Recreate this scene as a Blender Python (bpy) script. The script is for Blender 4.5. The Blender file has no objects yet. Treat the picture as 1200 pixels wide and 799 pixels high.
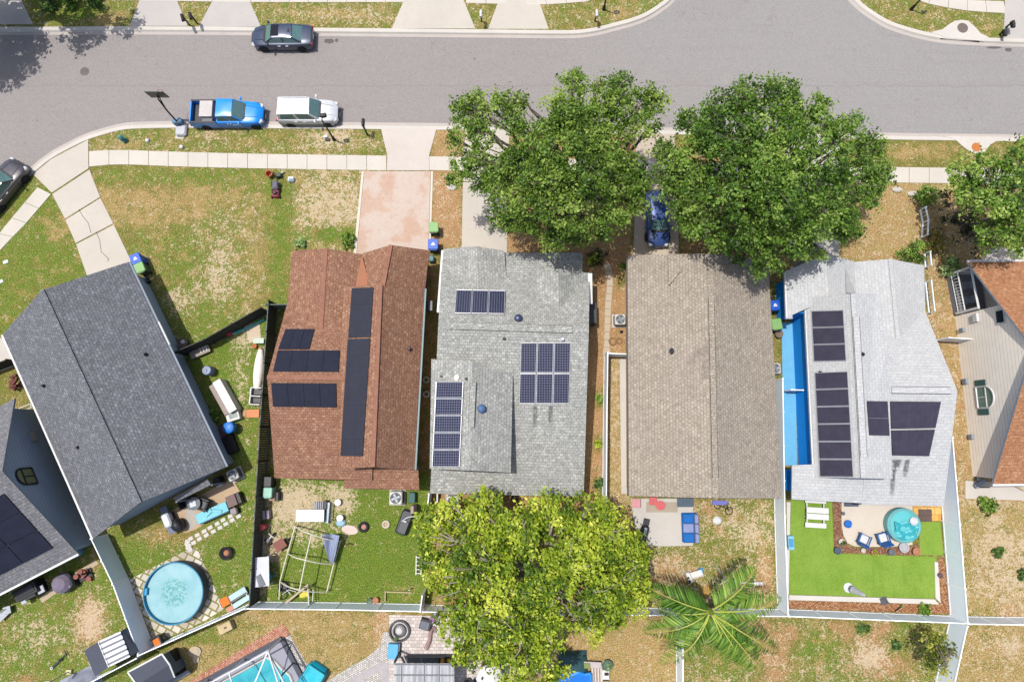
import bpy, math, random
import numpy as np
from mathutils import Vector, Matrix, noise as mnoise
random.seed(7); np.random.seed(7)
R = math.radians
S = bpy.context.scene
COL = S.collection

# ---------------------------------------------------------------- camera geometry of the drone shot
F_PX, TILT, CAM_H = 740.0, R(8), 46.5
def W(X, Y, z=0.0):
    """point at height z that the photograph shows at pixel (X, Y) of its 1200 x 799 frame"""
    u = (X-600)/F_PX; v = (399.5-Y)/F_PX
    dy = v*math.cos(TILT)+math.sin(TILT); dz = v*math.sin(TILT)-math.cos(TILT)
    t = (z-CAM_H)/dz
    return Vector((u*t, dy*t, z))
def G(X, Y, z=0.0, h=0.0):
    p = W(X, Y, h); return Vector((p.x, p.y, z))
def poly(pts, z=0.0): return [W(x, y, z) for x, y in pts]

cam = bpy.data.cameras.new('camera'); co = bpy.data.objects.new('camera', cam); COL.objects.link(co)
co.location = (0, 0, CAM_H); co.rotation_euler = (TILT, 0, 0)
cam.sensor_fit = 'HORIZONTAL'; cam.angle = 2*math.atan(600/F_PX); cam.clip_end = 3000; cam.clip_start = 0.5
S.camera = co

# ---------------------------------------------------------------- light
ELEV = R(74); SUN_DIR = Vector((0.92, -0.39)).normalized()     # where shadows fall on the ground
wd = bpy.data.worlds.new('World'); S.world = wd; wd.use_nodes = True
nt = wd.node_tree; bg = nt.nodes['Background']
sky = nt.nodes.new('ShaderNodeTexSky'); sky.sky_type = 'NISHITA'; sky.sun_disc = False
sky.dust_density = 3; sky.sun_elevation = ELEV; sky.sun_rotation = math.atan2(-SUN_DIR.x, -SUN_DIR.y)
nt.links.new(sky.outputs[0], bg.inputs[0]); bg.inputs[1].default_value = 0.15
sl = bpy.data.lights.new('sun', 'SUN'); sl.energy = 4.3; sl.angle = R(0.6); sl.color = (1, 0.965, 0.91)
so = bpy.data.objects.new('sun', sl); COL.objects.link(so); so.location = (0, 0, 80)
ld = Vector((SUN_DIR.x*math.cos(ELEV), SUN_DIR.y*math.cos(ELEV), -math.sin(ELEV)))
so.rotation_euler = ld.to_track_quat('-Z', 'Y').to_euler()
vs = S.view_settings; vs.view_transform = 'Standard'; vs.look = 'None'; vs.exposure = 0.25; vs.gamma = 1
vs.use_curve_mapping = False
S.cycles.max_bounces = 6; S.cycles.diffuse_bounces = 3; S.cycles.transparent_max_bounces = 6
S.cycles.use_denoising = True

# ---------------------------------------------------------------- materials
K = 1.75
def lin(c):
    c /= 255.0
    return c/12.92 if c <= 0.04045 else ((c+0.055)/1.055)**2.4
def C(r, g, b, k=None):
    k = k or K
    return (min(lin(r)/k, .9), min(lin(g)/k, .9), min(lin(b)/k, .9), 1)
MATS = {}
class NT:
    def __init__(s, name):
        s.m = bpy.data.materials.new(name); s.m.use_nodes = True; s.t = s.m.node_tree
        s.b = s.t.nodes['Principled BSDF']
    def n(s, typ, **kw):
        nd = s.t.nodes.new(typ)
        for k, v in kw.items(): setattr(nd, k, v)
        return nd
    def l(s, a, b): s.t.links.new(a, b)
    def val(s, sock, v):
        if hasattr(v, 'is_output') or isinstance(v, bpy.types.NodeSocket): s.l(v, sock)
        else: sock.default_value = v
    def coord(s, kind='Object'): return s.n('ShaderNodeTexCoord').outputs[kind]
    def noise(s, vec, scale, detail=4, rough=.6):
        nd = s.n('ShaderNodeTexNoise'); nd.inputs['Scale'].default_value = scale
        nd.inputs['Detail'].default_value = detail; nd.inputs['Roughness'].default_value = rough
        s.l(vec, nd.inputs['Vector']); return nd.outputs[0]
    def ramp(s, fac, stops, interp='LINEAR'):
        nd = s.n('ShaderNodeValToRGB'); cr = nd.color_ramp; cr.interpolation = interp
        while len(cr.elements) < len(stops): cr.elements.new(.5)
        for e, (p, c) in zip(cr.elements, stops):
            e.position = p; e.color = c if len(c) == 4 else (*c, 1)
        s.l(fac, nd.inputs[0]); return nd.outputs[0]
    def mix(s, fac, a, b, blend='MIX'):
        nd = s.n('ShaderNodeMix', data_type='RGBA', blend_type=blend)
        s.val(nd.inputs[0], fac); s.val(nd.inputs[6], a); s.val(nd.inputs[7], b)
        return nd.outputs[2]
    def math(s, op, a, b=0.0, clamp=False):
        nd = s.n('ShaderNodeMath', operation=op, use_clamp=clamp)
        s.val(nd.inputs[0], a); s.val(nd.inputs[1], b); return nd.outputs[0]
    def sstep(s, v, lo, hi):
        nd = s.n('ShaderNodeMapRange', interpolation_type='SMOOTHSTEP')
        s.val(nd.inputs[0], v); s.val(nd.inputs[1], lo); s.val(nd.inputs[2], hi); return nd.outputs[0]
    def bump(s, h, strength=.3, dist=.02):
        nd = s.n('ShaderNodeBump'); nd.inputs['Strength'].default_value = strength; nd.inputs['Distance'].default_value = dist
        s.l(h, nd.inputs['Height']); s.l(nd.outputs[0], s.b.inputs['Normal'])
    def out(s, col, rough=.8, metal=0.0, spec=.3):
        s.val(s.b.inputs['Base Color'], col); s.val(s.b.inputs['Roughness'], rough); s.val(s.b.inputs['Metallic'], metal)
        s.b.inputs['Specular IOR Level'].default_value = spec
        return s.m
def mul(c, f): return (c[0]*f, c[1]*f, c[2]*f, 1)
def plain(name, c, rough=.6, metal=0.0, var=.18, scale=2.5, bump=0.0, spec=.35, coat=0.0, c2=None):
    """painted or moulded surface with uneven wear"""
    if name in MATS: return MATS[name]
    s = NT(name); co = s.coord()
    f = s.noise(co, scale, 5, .65)
    base = s.ramp(f, [(.3, mul(c, 1-var)), (.7, c2 or mul(c, 1+var*.6))])
    g = s.noise(co, scale*9, 3)
    base = s.mix(.35, base, s.ramp(g, [(.35, mul(c, 1-var*1.3)), (.65, mul(c, 1+var))]))
    m = s.out(base, rough, metal, spec)
    if coat: s.b.inputs['Coat Weight'].default_value = coat; s.b.inputs['Coat Roughness'].default_value = .05
    if bump: s.bump(g, bump, .01)
    MATS[name] = m; return m
def shingle(name, c1, c2, c3, mort, row=.2, wid=.5, macro=.15, rough=.9):
    s = NT(name)
    uv = s.n('ShaderNodeUVMap'); uv.uv_map = 'UVMap'; uvo = uv.outputs[0]
    # slightly wavy courses
    br = s.n('ShaderNodeTexBrick'); br.offset = .5; br.squash = 1
    br.inputs['Scale'].default_value = 1; br.inputs['Brick Width'].default_value = wid; br.inputs['Row Height'].default_value = row
    br.inputs['Mortar Size'].default_value = .016; br.inputs['Mortar Smooth'].default_value = .4; br.inputs['Bias'].default_value = 0
    br.inputs['Color1'].default_value = (0, 0, 0, 1); br.inputs['Color2'].default_value = (1, 1, 1, 1); br.inputs['Mortar'].default_value = (.5, .5, .5, 1)
    s.l(uvo, br.inputs['Vector'])
    col = s.ramp(br.outputs['Color'], [(0, c1), (.28, c2), (.72, c2), (1, c3)])
    co = s.coord()
    big = s.noise(co, .35, 3); mid = s.noise(co, 3.2, 4, .7)
    col = s.mix(s.sstep(mid, .5, .72), col, c3)
    col = s.mix(s.sstep(mid, .48, .3), col, c1)
    col = s.mix(s.sstep(big, .35, .7), col, mul(c2, 1-macro), 'MIX') if macro > .3 else s.mix(s.math('MULTIPLY', s.sstep(big, .4, .75), .4), col, mul(c2, 1-macro*2))
    fine = s.noise(co, 26, 2)
    f2 = s.noise(co, 9, 3, .75); col = s.mix(.45, col, s.ramp(f2, [(.36, c1), (.5, c2), (.62, c3)]))
    col = s.mix(.25, col, s.ramp(fine, [(.36, c1), (.64, c3)]))
    col = s.mix(s.math('MULTIPLY', br.outputs['Fac'], .5), col, mort)
    m = s.out(col, rough, 0, .2)
    h = s.math('ADD', s.math('MULTIPLY', br.outputs['Fac'], -1.0), s.math('MULTIPLY', fine, .5))
    s.bump(h, .5, .02)
    MATS[name] = m; return m

def concrete(name, c, stain, scale=1.0):
    s = NT(name); co = s.coord()
    a = s.noise(co, .5*scale, 5, .65); b = s.noise(co, 4*scale, 5, .7); f = s.noise(co, 30*scale, 2)
    col = s.ramp(a, [(.3, mul(c, .86)), (.65, c)])
    col = s.mix(s.math('MULTIPLY', s.sstep(b, .52, .72), .5), col, stain)
    col = s.mix(.3, col, s.ramp(f, [(.3, mul(c, .8)), (.7, mul(c, 1.12))]))
    m = s.out(col, .9, 0, .2); s.bump(f, .2, .005); MATS[name] = m; return m
def pavers(name, c1, c2, c3, mort, size=.35, row=.35, rot=0.0, msize=.03):
    s = NT(name); co = s.coord()
    mp = s.n('ShaderNodeMapping'); mp.inputs['Rotation'].default_value = (0, 0, rot); s.l(co, mp.inputs[0])
    br = s.n('ShaderNodeTexBrick'); br.inputs['Scale'].default_value = 1; br.inputs['Brick Width'].default_value = size; br.inputs['Row Height'].default_value = row
    br.inputs['Mortar Size'].default_value = msize; br.inputs['Mortar Smooth'].default_value = .3
    br.inputs['Color1'].default_value = (0, 0, 0, 1); br.inputs['Color2'].default_value = (1, 1, 1, 1)
    s.l(mp.outputs[0], br.inputs['Vector'])
    col = s.ramp(br.outputs['Color'], [(0, c1), (.5, c2), (1, c3)])
    b = s.noise(co, 2.2, 4, .7); col = s.mix(s.math('MULTIPLY', s.sstep(b, .5, .72), .55), col, c1)
    col = s.mix(br.outputs['Fac'], col, mort)
    m = s.out(col, .9, 0, .2); s.bump(s.math('MULTIPLY', br.outputs['Fac'], -1.0), .5, .02); MATS[name] = m; return m

# ---------------------------------------------------------------- mesh builder
class MB:
    def __init__(s, M=None): s.v = []; s.f = []; s.mi = []; s.uv = {}; s.M = M or Matrix(); s.cur = 0
    def add(s, vs, fs, mi=None):
        b = len(s.v); s.v += [s.M @ Vector(v) for v in vs]
        for f in fs: s.f.append([b+i for i in f]); s.mi.append(s.cur if mi is None else mi)
        return s
    def box(s, c, size, rz=0.0, mi=None, taper=1.0, rot=None):
        x, y, z = size[0]/2, size[1]/2, size[2]/2; vs = []
        m = Matrix.Translation(c) @ (rot if rot is not None else Matrix.Rotation(rz, 4, 'Z'))
        for dz in (-1, 1):
            t = taper if dz > 0 else 1
            for dx, dy in ((-1, -1), (1, -1), (1, 1), (-1, 1)): vs.append(m @ Vector((dx*x*t, dy*y*t, dz*z)))
        return s.add(vs, [(3, 2, 1, 0), (4, 5, 6, 7), (0, 1, 5, 4), (1, 2, 6, 5), (2, 3, 7, 6), (3, 0, 4, 7)], mi)
    def bbox(s, c, size, rz=0.0, b=.03, mi=None):
        """box with chamfered vertical and top edges"""
        x, y, z = size[0]/2, size[1]/2, size[2]/2; b = min(b, x*.45, y*.45, z*.9)
        m = Matrix.Translation(c) @ Matrix.Rotation(rz, 4, 'Z')
        def ring(i, zz):
            X, Y = x-i, y-i
            return [(-X+b, -Y, zz), (X-b, -Y, zz), (X, -Y+b, zz), (X, Y-b, zz), (X-b, Y, zz), (-X+b, Y, zz), (-X, Y-b, zz), (-X, -Y+b, zz)]
        rs = [ring(0, -z), ring(0, z-b), ring(b*.75, z)]
        vs = [m @ Vector(v) for r in rs for v in r]; fs = [list(range(7, -1, -1)), list(range(16, 24))]
        for k in range(2):
            for i in range(8): fs.append((k*8+i, k*8+(i+1) % 8, k*8+8+(i+1) % 8, k*8+8+i))
        return s.add(vs, fs, mi)
    def prism(s, pts, z0, z1, mi=None, mtop=None):
        p = [Vector((q[0], q[1], 0)) for q in pts]
        a = sum(p[i].x*p[(i+1) % len(p)].y-p[(i+1) % len(p)].x*p[i].y for i in range(len(p)))
        if a < 0: p.reverse()
        n = len(p); vs = [(q.x, q.y, z0) for q in p]+[(q.x, q.y, z1) for q in p]
        s.add(vs, [tuple(range(n-1, -1, -1))]+[(i, (i+1) % n, n+(i+1) % n, n+i) for i in range(n)], mi)
        b = len(s.v)-2*n
        s.f.append([b+n+i for i in range(n)]); s.mi.append(mtop if mtop is not None else (s.cur if mi is None else mi)); return s
    def slab(s, top, th, mi=0, mside=1, udir=None, uscale=1.0):
        """solid plate under a 3-D polygon; uv in metres along udir and up the slope"""
        p = [Vector(q) for q in top]
        nrm = Vector((0, 0, 0))
        for i in range(len(p)): nrm += p[i].cross(p[(i+1) % len(p)])
        if nrm.z < 0: p.reverse(); nrm = -nrm
        nrm.normalize()
        if udir is None: udir = nrm.cross(Vector((0, 0, 1)))
        if udir.length < 1e-4: udir = Vector((1, 0, 0))
        u = Vector(udir).normalized(); v = nrm.cross(u)
        n = len(p); b = len(s.v)
        s.add(p+[q-Vector((0, 0, th)) for q in p], [tuple(range(n))], mi)
        s.uv[len(s.f)-1] = [(q.dot(u), q.dot(v)) for q in p]
        s.add([], [])
        s.f.append([b+n+i for i in range(n-1, -1, -1)]); s.mi.append(mside)
        for i in range(n):
            j = (i+1) % n; s.f.append([b+i, b+n+i, b+n+j, b+j]); s.mi.append(mside)
        return s
    def cyl(s, p0, p1, r0, r1=None, n=12, mi=None, caps=True):
        p0, p1 = Vector(p0), Vector(p1); r1 = r0 if r1 is None else r1
        d = (p1-p0); q = d.to_track_quat('Z', 'Y') if d.length > 1e-6 else Matrix().to_quaternion()
        vs = []
        for p, r in ((p0, r0), (p1, r1)):
            for i in range(n):
                a = 2*math.pi*i/n; vs.append(p+q @ Vector((math.cos(a)*r, math.sin(a)*r, 0)))
        fs = [(i, (i+1) % n, n+(i+1) % n, n+i) for i in range(n)]
        if caps: fs += [tuple(range(n-1, -1, -1)), tuple(range(n, 2*n))]
        return s.add(vs, fs, mi)
    def tube(s, pts, r, n=6, mi=None):
        pts = [Vector(p) for p in pts]
        for i in range(len(pts)-1):
            s.cyl(pts[i], pts[i+1], r if not callable(r) else r(i/(len(pts)-1)), r if not callable(r) else r((i+1)/(len(pts)-1)), n, mi)
        return s
    def lathe(s, prof, c=(0, 0, 0), n=20, mi=None, sx=1.0, sy=1.0, caps=True):
        vs = []; c = Vector(c)
        for r, z in prof:
            for i in range(n):
                a = 2*math.pi*i/n; vs.append(c+Vector((math.cos(a)*r*sx, math.sin(a)*r*sy, z)))
        fs = []
        for k in range(len(prof)-1):
            for i in range(n): fs.append((k*n+i, k*n+(i+1) % n, (k+1)*n+(i+1) % n, (k+1)*n+i))
        if caps and prof[0][0] > 1e-4: fs.append(tuple(range(n-1, -1, -1)))
        if caps and prof[-1][0] > 1e-4: fs.append(tuple((len(prof)-1)*n+i for i in range(n)))
        return s.add(vs, fs, mi)
    def torus(s, c, Rr, r, n=24, k=8, mi=None, tilt=None):
        vs = []; fs = []; m = Matrix.Translation(c) @ (tilt or Matrix())
        for i in range(n):
            a = 2*math.pi*i/n
            for j in range(k):
                b = 2*math.pi*j/k; vs.append(m @ Vector(((Rr+r*math.cos(b))*math.cos(a), (Rr+r*math.cos(b))*math.sin(a), r*math.sin(b))))
        for i in range(n):
            for j in range(k): fs.append((i*k+j, ((i+1) % n)*k+j, ((i+1) % n)*k+(j+1) % k, i*k+(j+1) % k))
        return s.add(vs, fs, mi)
    def build(s, name, mats, parent=None, world=False, smooth=False):
        if not isinstance(mats, (list, tuple)): mats = [mats]
        me = bpy.data.meshes.new(name); off = Vector((0, 0, 0))
        if world and parent is not None: off = parent.location
        me.from_pydata([v-off for v in s.v], [], s.f)
        for m in mats: me.materials.append(m)
        me.polygons.foreach_set('material_index', [min(i, len(mats)-1) for i in s.mi])
        if s.uv or any(m.name.endswith('shingle') for m in mats):
            lay = me.uv_layers.new(name='UVMap')
            for pl in me.polygons:
                if pl.index in s.uv: continue
                for li in pl.loop_indices: v = s.v[me.loops[li].vertex_index]; lay.data[li].uv = (v.x*.97+v.y*.11, v.y*.97-v.x*.11)
            for fi, uvs in s.uv.items():
                pl = me.polygons[fi]
                for k, li in enumerate(pl.loop_indices): lay.data[li].uv = uvs[k]
        if smooth:
            me.polygons.foreach_set('use_smooth', [True]*len(me.polygons))
            try: me.set_sharp_from_angle(angle=R(40))
            except Exception: pass
        me.update()
        o = bpy.data.objects.new(name, me); COL.objects.link(o)
        if parent is not None: o.parent = parent
        return o
def thing(name, label, cat, loc=(0, 0, 0), rz=0.0, group=None):
    o = bpy.data.objects.new(name, None); COL.objects.link(o); o.empty_display_size = .3
    o.location = loc; o.rotation_euler = (0, 0, rz); o['label'] = label; o['category'] = cat
    if group: o['group'] = group
    return o
def tag(o, label, cat, group=None, kind=None):
    if label: o['label'] = label
    if cat: o['category'] = cat
    if group: o['group'] = group
    if kind: o['kind'] = kind
    return o
def struct(o): o['kind'] = 'structure'; return o
def dup(root, loc, rz, label):
    r = root.copy(); COL.objects.link(r); r.location = loc; r.rotation_euler = (0, 0, rz); r['label'] = label
    for ch in list(root.children):
        c = ch.copy(); COL.objects.link(c); c.parent = r
        for g in list(ch.children):
            d = g.copy(); COL.objects.link(d); d.parent = c
    return r
def rot2(p0, p1): return math.atan2(p1.y-p0.y, p1.x-p0.x)
# ================================================================ GROUND
ROAD_Z = -0.12
# edge of the asphalt (pixel outline of the carriageway)
TOPK = [(-420, 38), (0, 40), (150, 39.5), (300, 40.5), (450, 42), (600, 43.5), (650, 44), (678, 43.5), (700, 40.5), (720, 35.5), (742, 29.5), (760, 22.5), (777, 12), (790, 1), (806, -22), (815, -60), (818, -140)]
RIGHTK = [(962, -140), (966, -70), (976, -28), (988, -8), (1000, 5), (1012, 15.5), (1037, 31), (1062, 40), (1085, 46), (1110, 50), (1150, 52.5), (1200, 54), (1255, 55), (1330, 56.5), (1450, 58), (1640, 60)]
BOTK = [(1640, 166), (1450, 162.5), (1330, 160), (1255, 158.5), (1200, 157.5), (1100, 156), (1032, 155), (900, 152), (760, 148.5), (640, 146), (525, 144), (400, 142.8), (300, 142), (212, 141.5), (160, 142.5), (140, 144.5), (122, 149), (100, 156), (80, 165.5), (58, 177.5), (40, 191), (18, 211), (0, 229), (-30, 262), (-70, 310), (-140, 400), (-260, 560)]
ROADP = TOPK+RIGHTK+BOTK+[(-900, 560), (-900, 40)]
road_w = [G(x, y) for x, y in ROADP]
def inside(px, py, pl):
    ins = np.zeros(px.shape, bool); n = len(pl)
    for i in range(n):
        x0, y0 = pl[i][0], pl[i][1]; x1, y1 = pl[(i+1) % n][0], pl[(i+1) % n][1]
        if y0 == y1: continue
        c = ((y0 > py) != (y1 > py)) & (px < (x1-x0)*(py-y0)/(y1-y0)+x0); ins ^= c
    return ins
def segdist(px, py, pl):
    d = np.full(px.shape, 1e9)
    for i in range(len(pl)-1):
        ax, ay, bx, by = pl[i][0], pl[i][1], pl[i+1][0], pl[i+1][1]
        dx, dy = bx-ax, by-ay; L = dx*dx+dy*dy+1e-9
        t = np.clip(((px-ax)*dx+(py-ay)*dy)/L, 0, 1)
        d = np.minimum(d, np.hypot(px-ax-t*dx, py-ay-t*dy))
    return d
xs = np.concatenate([[-500, -200, -110, -75], np.arange(-56, 56.01, .25), [75, 110, 200, 500]])
ys = np.concatenate([[-500, -200, -100, -55], np.arange(-32, 46.01, .25), [60, 100, 200, 500]])
GX, GY = np.meshgrid(xs, ys)
def smooth_path(pts, n=5):
    out = []
    for i in range(len(pts)-1):
        p0, p1, p2, p3 = pts[max(i-1, 0)], pts[i], pts[i+1], pts[min(i+2, len(pts)-1)]
        for k in range(n):
            t = k/n
            out.append(.5*((2*p1)+(-p0+p2)*t+(2*p0-5*p1+4*p2-p3)*t*t+(-p0+3*p1-3*p2+p3)*t**3))
    out.append(pts[-1]); return out
TK = smooth_path([G(x, y) for x, y in TOPK]); RK = smooth_path([G(x, y) for x, y in RIGHTK]); BK = smooth_path([G(x, y) for x, y in BOTK])
road_w = TK+RK+BK+[G(-900, 560), G(-900, 40)]
rin = inside(GX, GY, road_w)
dk = np.full(GX.shape, 1e9)
for k in (TK, RK, BK): dk = np.minimum(dk, segdist(GX, GY, k))
GZ = np.where(rin, ROAD_Z-.05, np.where(dk < .42, ROAD_Z-.05, 0.0))
rip = .012*np.sin(GX*1.7+np.sin(GY*1.3)*2)*np.sin(GY*2.1)
GZ = np.where((GZ == 0) & (dk > 1.5), rip, GZ)
# cover of the soil: weights per point, from pixel regions of the photograph's lawns
A = {k: np.zeros(GX.shape) for k in ('lush', 'dry', 'sand', 'dirt')}
base = dict(lush=.3, dry=.35, sand=.2, dirt=0.1)
for k in A: A[k] += base[k]
def region(pts, **kw):
    m = inside(GX, GY, [G(x, y) for x, y in pts])
    for k, v in kw.items(): A[k][m] = v
def blob(x, y, r, ry=None, **kw):
    p = G(x, y); sc = 1/15.6; rx = r*sc; ry = (ry or r)*sc
    w = np.exp(-(((GX-p.x)/rx)**2+((GY-p.y)/ry)**2)**1.3)
    for k, v in kw.items(): A[k] = A[k]*(1-w)+v*w
# verge and front lawns
region([(-500, -300), (1700, -300), (1700, 160), (-500, 42)], lush=.5, dry=.4, sand=.28, dirt=.12)
region([(80, 145), (530, 145), (530, 186), (80, 186)], lush=.5, dry=.42, sand=.3, dirt=.1)
region([(104, 195), (425, 195), (425, 300), (335, 300), (335, 365), (205, 412), (150, 305)], lush=.52, dry=.36, sand=.2, dirt=.08)
region([(-60, 190), (60, 215), (115, 330), (40, 345), (0, 400), (-120, 400)], lush=.66, dry=.3, sand=.14, dirt=.12)
blob(388, 240, 50, 55, sand=.62, dry=.6); blob(270, 270, 40, 26, sand=.42); blob(255, 322, 22, 36, sand=.6); blob(210, 355, 20, 18, sand=.6, dirt=.35)
blob(150, 235, 45, 28, dry=.75, dirt=.35, lush=.1); blob(240, 225, 55, 22, dry=.65, dirt=.25); blob(205, 330, 22, 50, lush=.6, dry=.3)
blob(180, 300, 18, 60, lush=.5, dry=.45); blob(390, 275, 30, 9, lush=.95, dry=.1, sand=.05); blob(235, 378, 38, 20, lush=.75, dry=.25, sand=.25)
blob(330, 215, 20, 30, lush=.45); blob(300, 330, 25, 20, sand=.5, lush=.55); blob(320, 300, 12, 40, lush=.5, dry=.4)
region([(112, 198), (300, 198), (300, 219), (122, 219)], lush=.62, dry=.34, sand=.2); region([(122, 220), (235, 220), (240, 262), (142, 262)], lush=.3, dry=.62, dirt=.3); region([(312, 205), (346, 215), (338, 292), (334, 380), (312, 386)], lush=.66, dry=.32, sand=.12); region([(280, 225), (312, 225), (310, 385), (285, 380)], lush=.42, dry=.5, sand=.32)
blob(130, 170, 20, 6, dirt=.5, dry=.6); blob(385, 162, 26, 10, sand=.75, dirt=.4); blob(245, 158, 8, 8, sand=.6); blob(440, 165, 20, 10, sand=.35, lush=.5)
blob(400, 18, 90, 9, sand=.45, dry=.6); blob(760, 8, 30, 8, lush=.7); blob(730, 15, 16, 10, dirt=.5, dry=.7); blob(90, 12, 50, 14, lush=.72, dry=.2, sand=.1); blob(125, 25, 14, 8, dry=.95, lush=0)
blob(1080, 178, 60, 8, dry=.7, dirt=.3, lush=.3); blob(70, 265, 20, 20, dirt=.3, dry=.6)
region([(505, 199), (541, 199), (541, 292), (505, 292)], lush=.08, dry=.75, sand=.3, dirt=.85)
region([(505, 150), (545, 150), (545, 186), (505, 186)], lush=.15, dry=.7, sand=.3, dirt=.6)
# under the oaks
region([(590, 160), (745, 160), (740, 320), (590, 320)], lush=.12, dry=.45, sand=.25, dirt=.75)
region([(797, 160), (985, 160), (985, 330), (797, 330)], lush=.2, dry=.55, sand=.25, dirt=.6)
region([(683, 312), (738, 300), (738, 725), (655, 725), (655, 575), (683, 575)], lush=.1, dry=.6, sand=.22, dirt=.85)
region([(712, 415), (738, 415), (738, 600), (712, 600)], lush=.15, dry=.85, sand=.42, dirt=.35)
for q in ((703, 466, 5, 14), (702, 520, 5, 12), (701, 570, 6, 18), (726, 330, 7, 8)): blob(*q, lush=.9, dirt=.1, dry=.1)
region([(978, 213), (1085, 213), (1085, 305), (978, 305)], lush=.16, dry=.84, sand=.3, dirt=.42)
region([(1085, 215), (1240, 215), (1240, 590), (1085, 590)], lush=.2, dry=.7, sand=.36, dirt=.5)
blob(1100, 310, 14, 20, lush=.3, dry=.6)
region([(485, 300), (515, 300), (508, 600), (485, 600)], lush=.15, dry=.4, sand=.1, dirt=.6)
blob(497, 420, 8, 160, dirt=.55, dry=.3)
# back gardens
region([(306, 420), (332, 355), (205, 412), (285, 560), (110, 628), (170, 770), (292, 705)], lush=.78, dry=.22, sand=.2, dirt=.1)
blob(287, 392, 16, 18, sand=.7); blob(283, 440, 8, 50, sand=.52); blob(200, 625, 50, 12, dirt=.45, dry=.5, lush=.35); blob(290, 560, 10, 40, lush=.85); blob(240, 420, 20, 25, lush=.9, sand=.1)
region([(300, 555), (510, 555), (510, 708), (292, 706)], lush=.82, dry=.16, sand=.16, dirt=.06)
blob(345, 590, 40, 26, sand=.85, dirt=.3, lush=.5); blob(365, 628, 30, 14, sand=.5); blob(320, 640, 14, 20, sand=.8, dirt=.5, lush=.4); blob(400, 585, 18, 22, sand=.75, dirt=.25); blob(408, 625, 16, 10, sand=.6)
blob(440, 660, 40, 40, lush=1.0, sand=0); blob(476, 685, 20, 8, dry=.5); blob(309, 690, 6, 10, sand=.8, dirt=.6)
region([(506, 575), (655, 575), (655, 720), (506, 720)], lush=.15, dry=.5, sand=.12, dirt=.9)
region([(738, 583), (905, 583), (908, 712), (738, 712)], lush=.62, dry=.42, sand=.4, dirt=.3)
blob(780, 670, 30, 14, dirt=.7, dry=.6, lush=.15); blob(855, 650, 40, 16, lush=.6, sand=.3); blob(830, 600, 20, 16, dirt=.6); blob(880, 625, 20, 16, sand=.6); blob(897, 680, 10, 30, dirt=.8, dry=.7); blob(815, 625, 8, 16, lush=.75, sand=.1)
region([(560, 716), (797, 716), (797, 1000), (560, 1000)], lush=.14, dry=.86, sand=.22, dirt=.36)
region([(797, 722), (1112, 724), (1100, 1000), (797, 1000)], lush=.6, dry=.38, sand=.3, dirt=.28)
for q in ((905, 772, 18, 26), (1010, 738, 40, 16), (880, 730, 20, 8), (1035, 770, 30, 20), (925, 745, 14, 10)): blob(*q, dirt=.85, sand=.35, lush=.15)
for q in ((960, 755, 26, 14), (1050, 757, 16, 12), (1010, 735, 10, 12), (850, 770, 22, 20), (1060, 735, 12, 6)): blob(*q, lush=.85, sand=.15, dirt=.1)
blob(1020, 770, 20, 16, sand=.75)
region([(1112, 585), (1260, 585), (1260, 726), (1120, 726)], lush=.4, dry=.68, sand=.55, dirt=.3)
for q in ((1140, 610, 14, 20), (1150, 712, 18, 12), (1190, 610, 14, 16), (1135, 660, 6, 40)): blob(*q, lush=.7, sand=.2)
blob(1185, 715, 20, 8, dirt=.8)
region([(1122, 730), (1300, 730), (1300, 1000), (1110, 1000)], lush=.3, dry=.72, sand=.3, dirt=.25)
blob(1180, 755, 24, 12, sand=.6, dirt=.4); blob(1150, 740, 30, 8, lush=.5)
region([(-100, 640), (110, 640), (170, 775), (100, 1000), (-200, 1000)], lush=.72, dry=.3, sand=.24, dirt=.1)
blob(106, 728, 17, 26, sand=.75, dirt=.95, lush=0, dry=.5); blob(112, 655, 8, 14, dirt=.7); blob(30, 800, 14, 8, dirt=.9, lush=.1); blob(40, 745, 24, 20, sand=.5); blob(5, 725, 10, 10, dirt=.6); blob(120, 700, 10, 40, lush=.85)
region([(168, 775), (293, 712), (500, 716), (460, 1000), (150, 1000)], lush=.35, dry=.7, sand=.24, dirt=.22)
blob(255, 745, 45, 18, lush=.7, dry=.45, sand=.2); blob(225, 760, 14, 10, lush=.7); blob(320, 715, 12, 6, lush=.6); blob(330, 720, 40, 6, dirt=.5); blob(445, 730, 10, 26, dirt=.8, sand=.5)
def soften(a, n):
    for _ in range(n):
        p = np.pad(a, 1, mode='edge'); a = (p[1:-1, 1:-1]*2+p[:-2, 1:-1]+p[2:, 1:-1]+p[1:-1, :-2]+p[1:-1, 2:])/6
    return a
for k in A: A[k] = soften(np.clip(A[k], 0, 1), 3)

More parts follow.
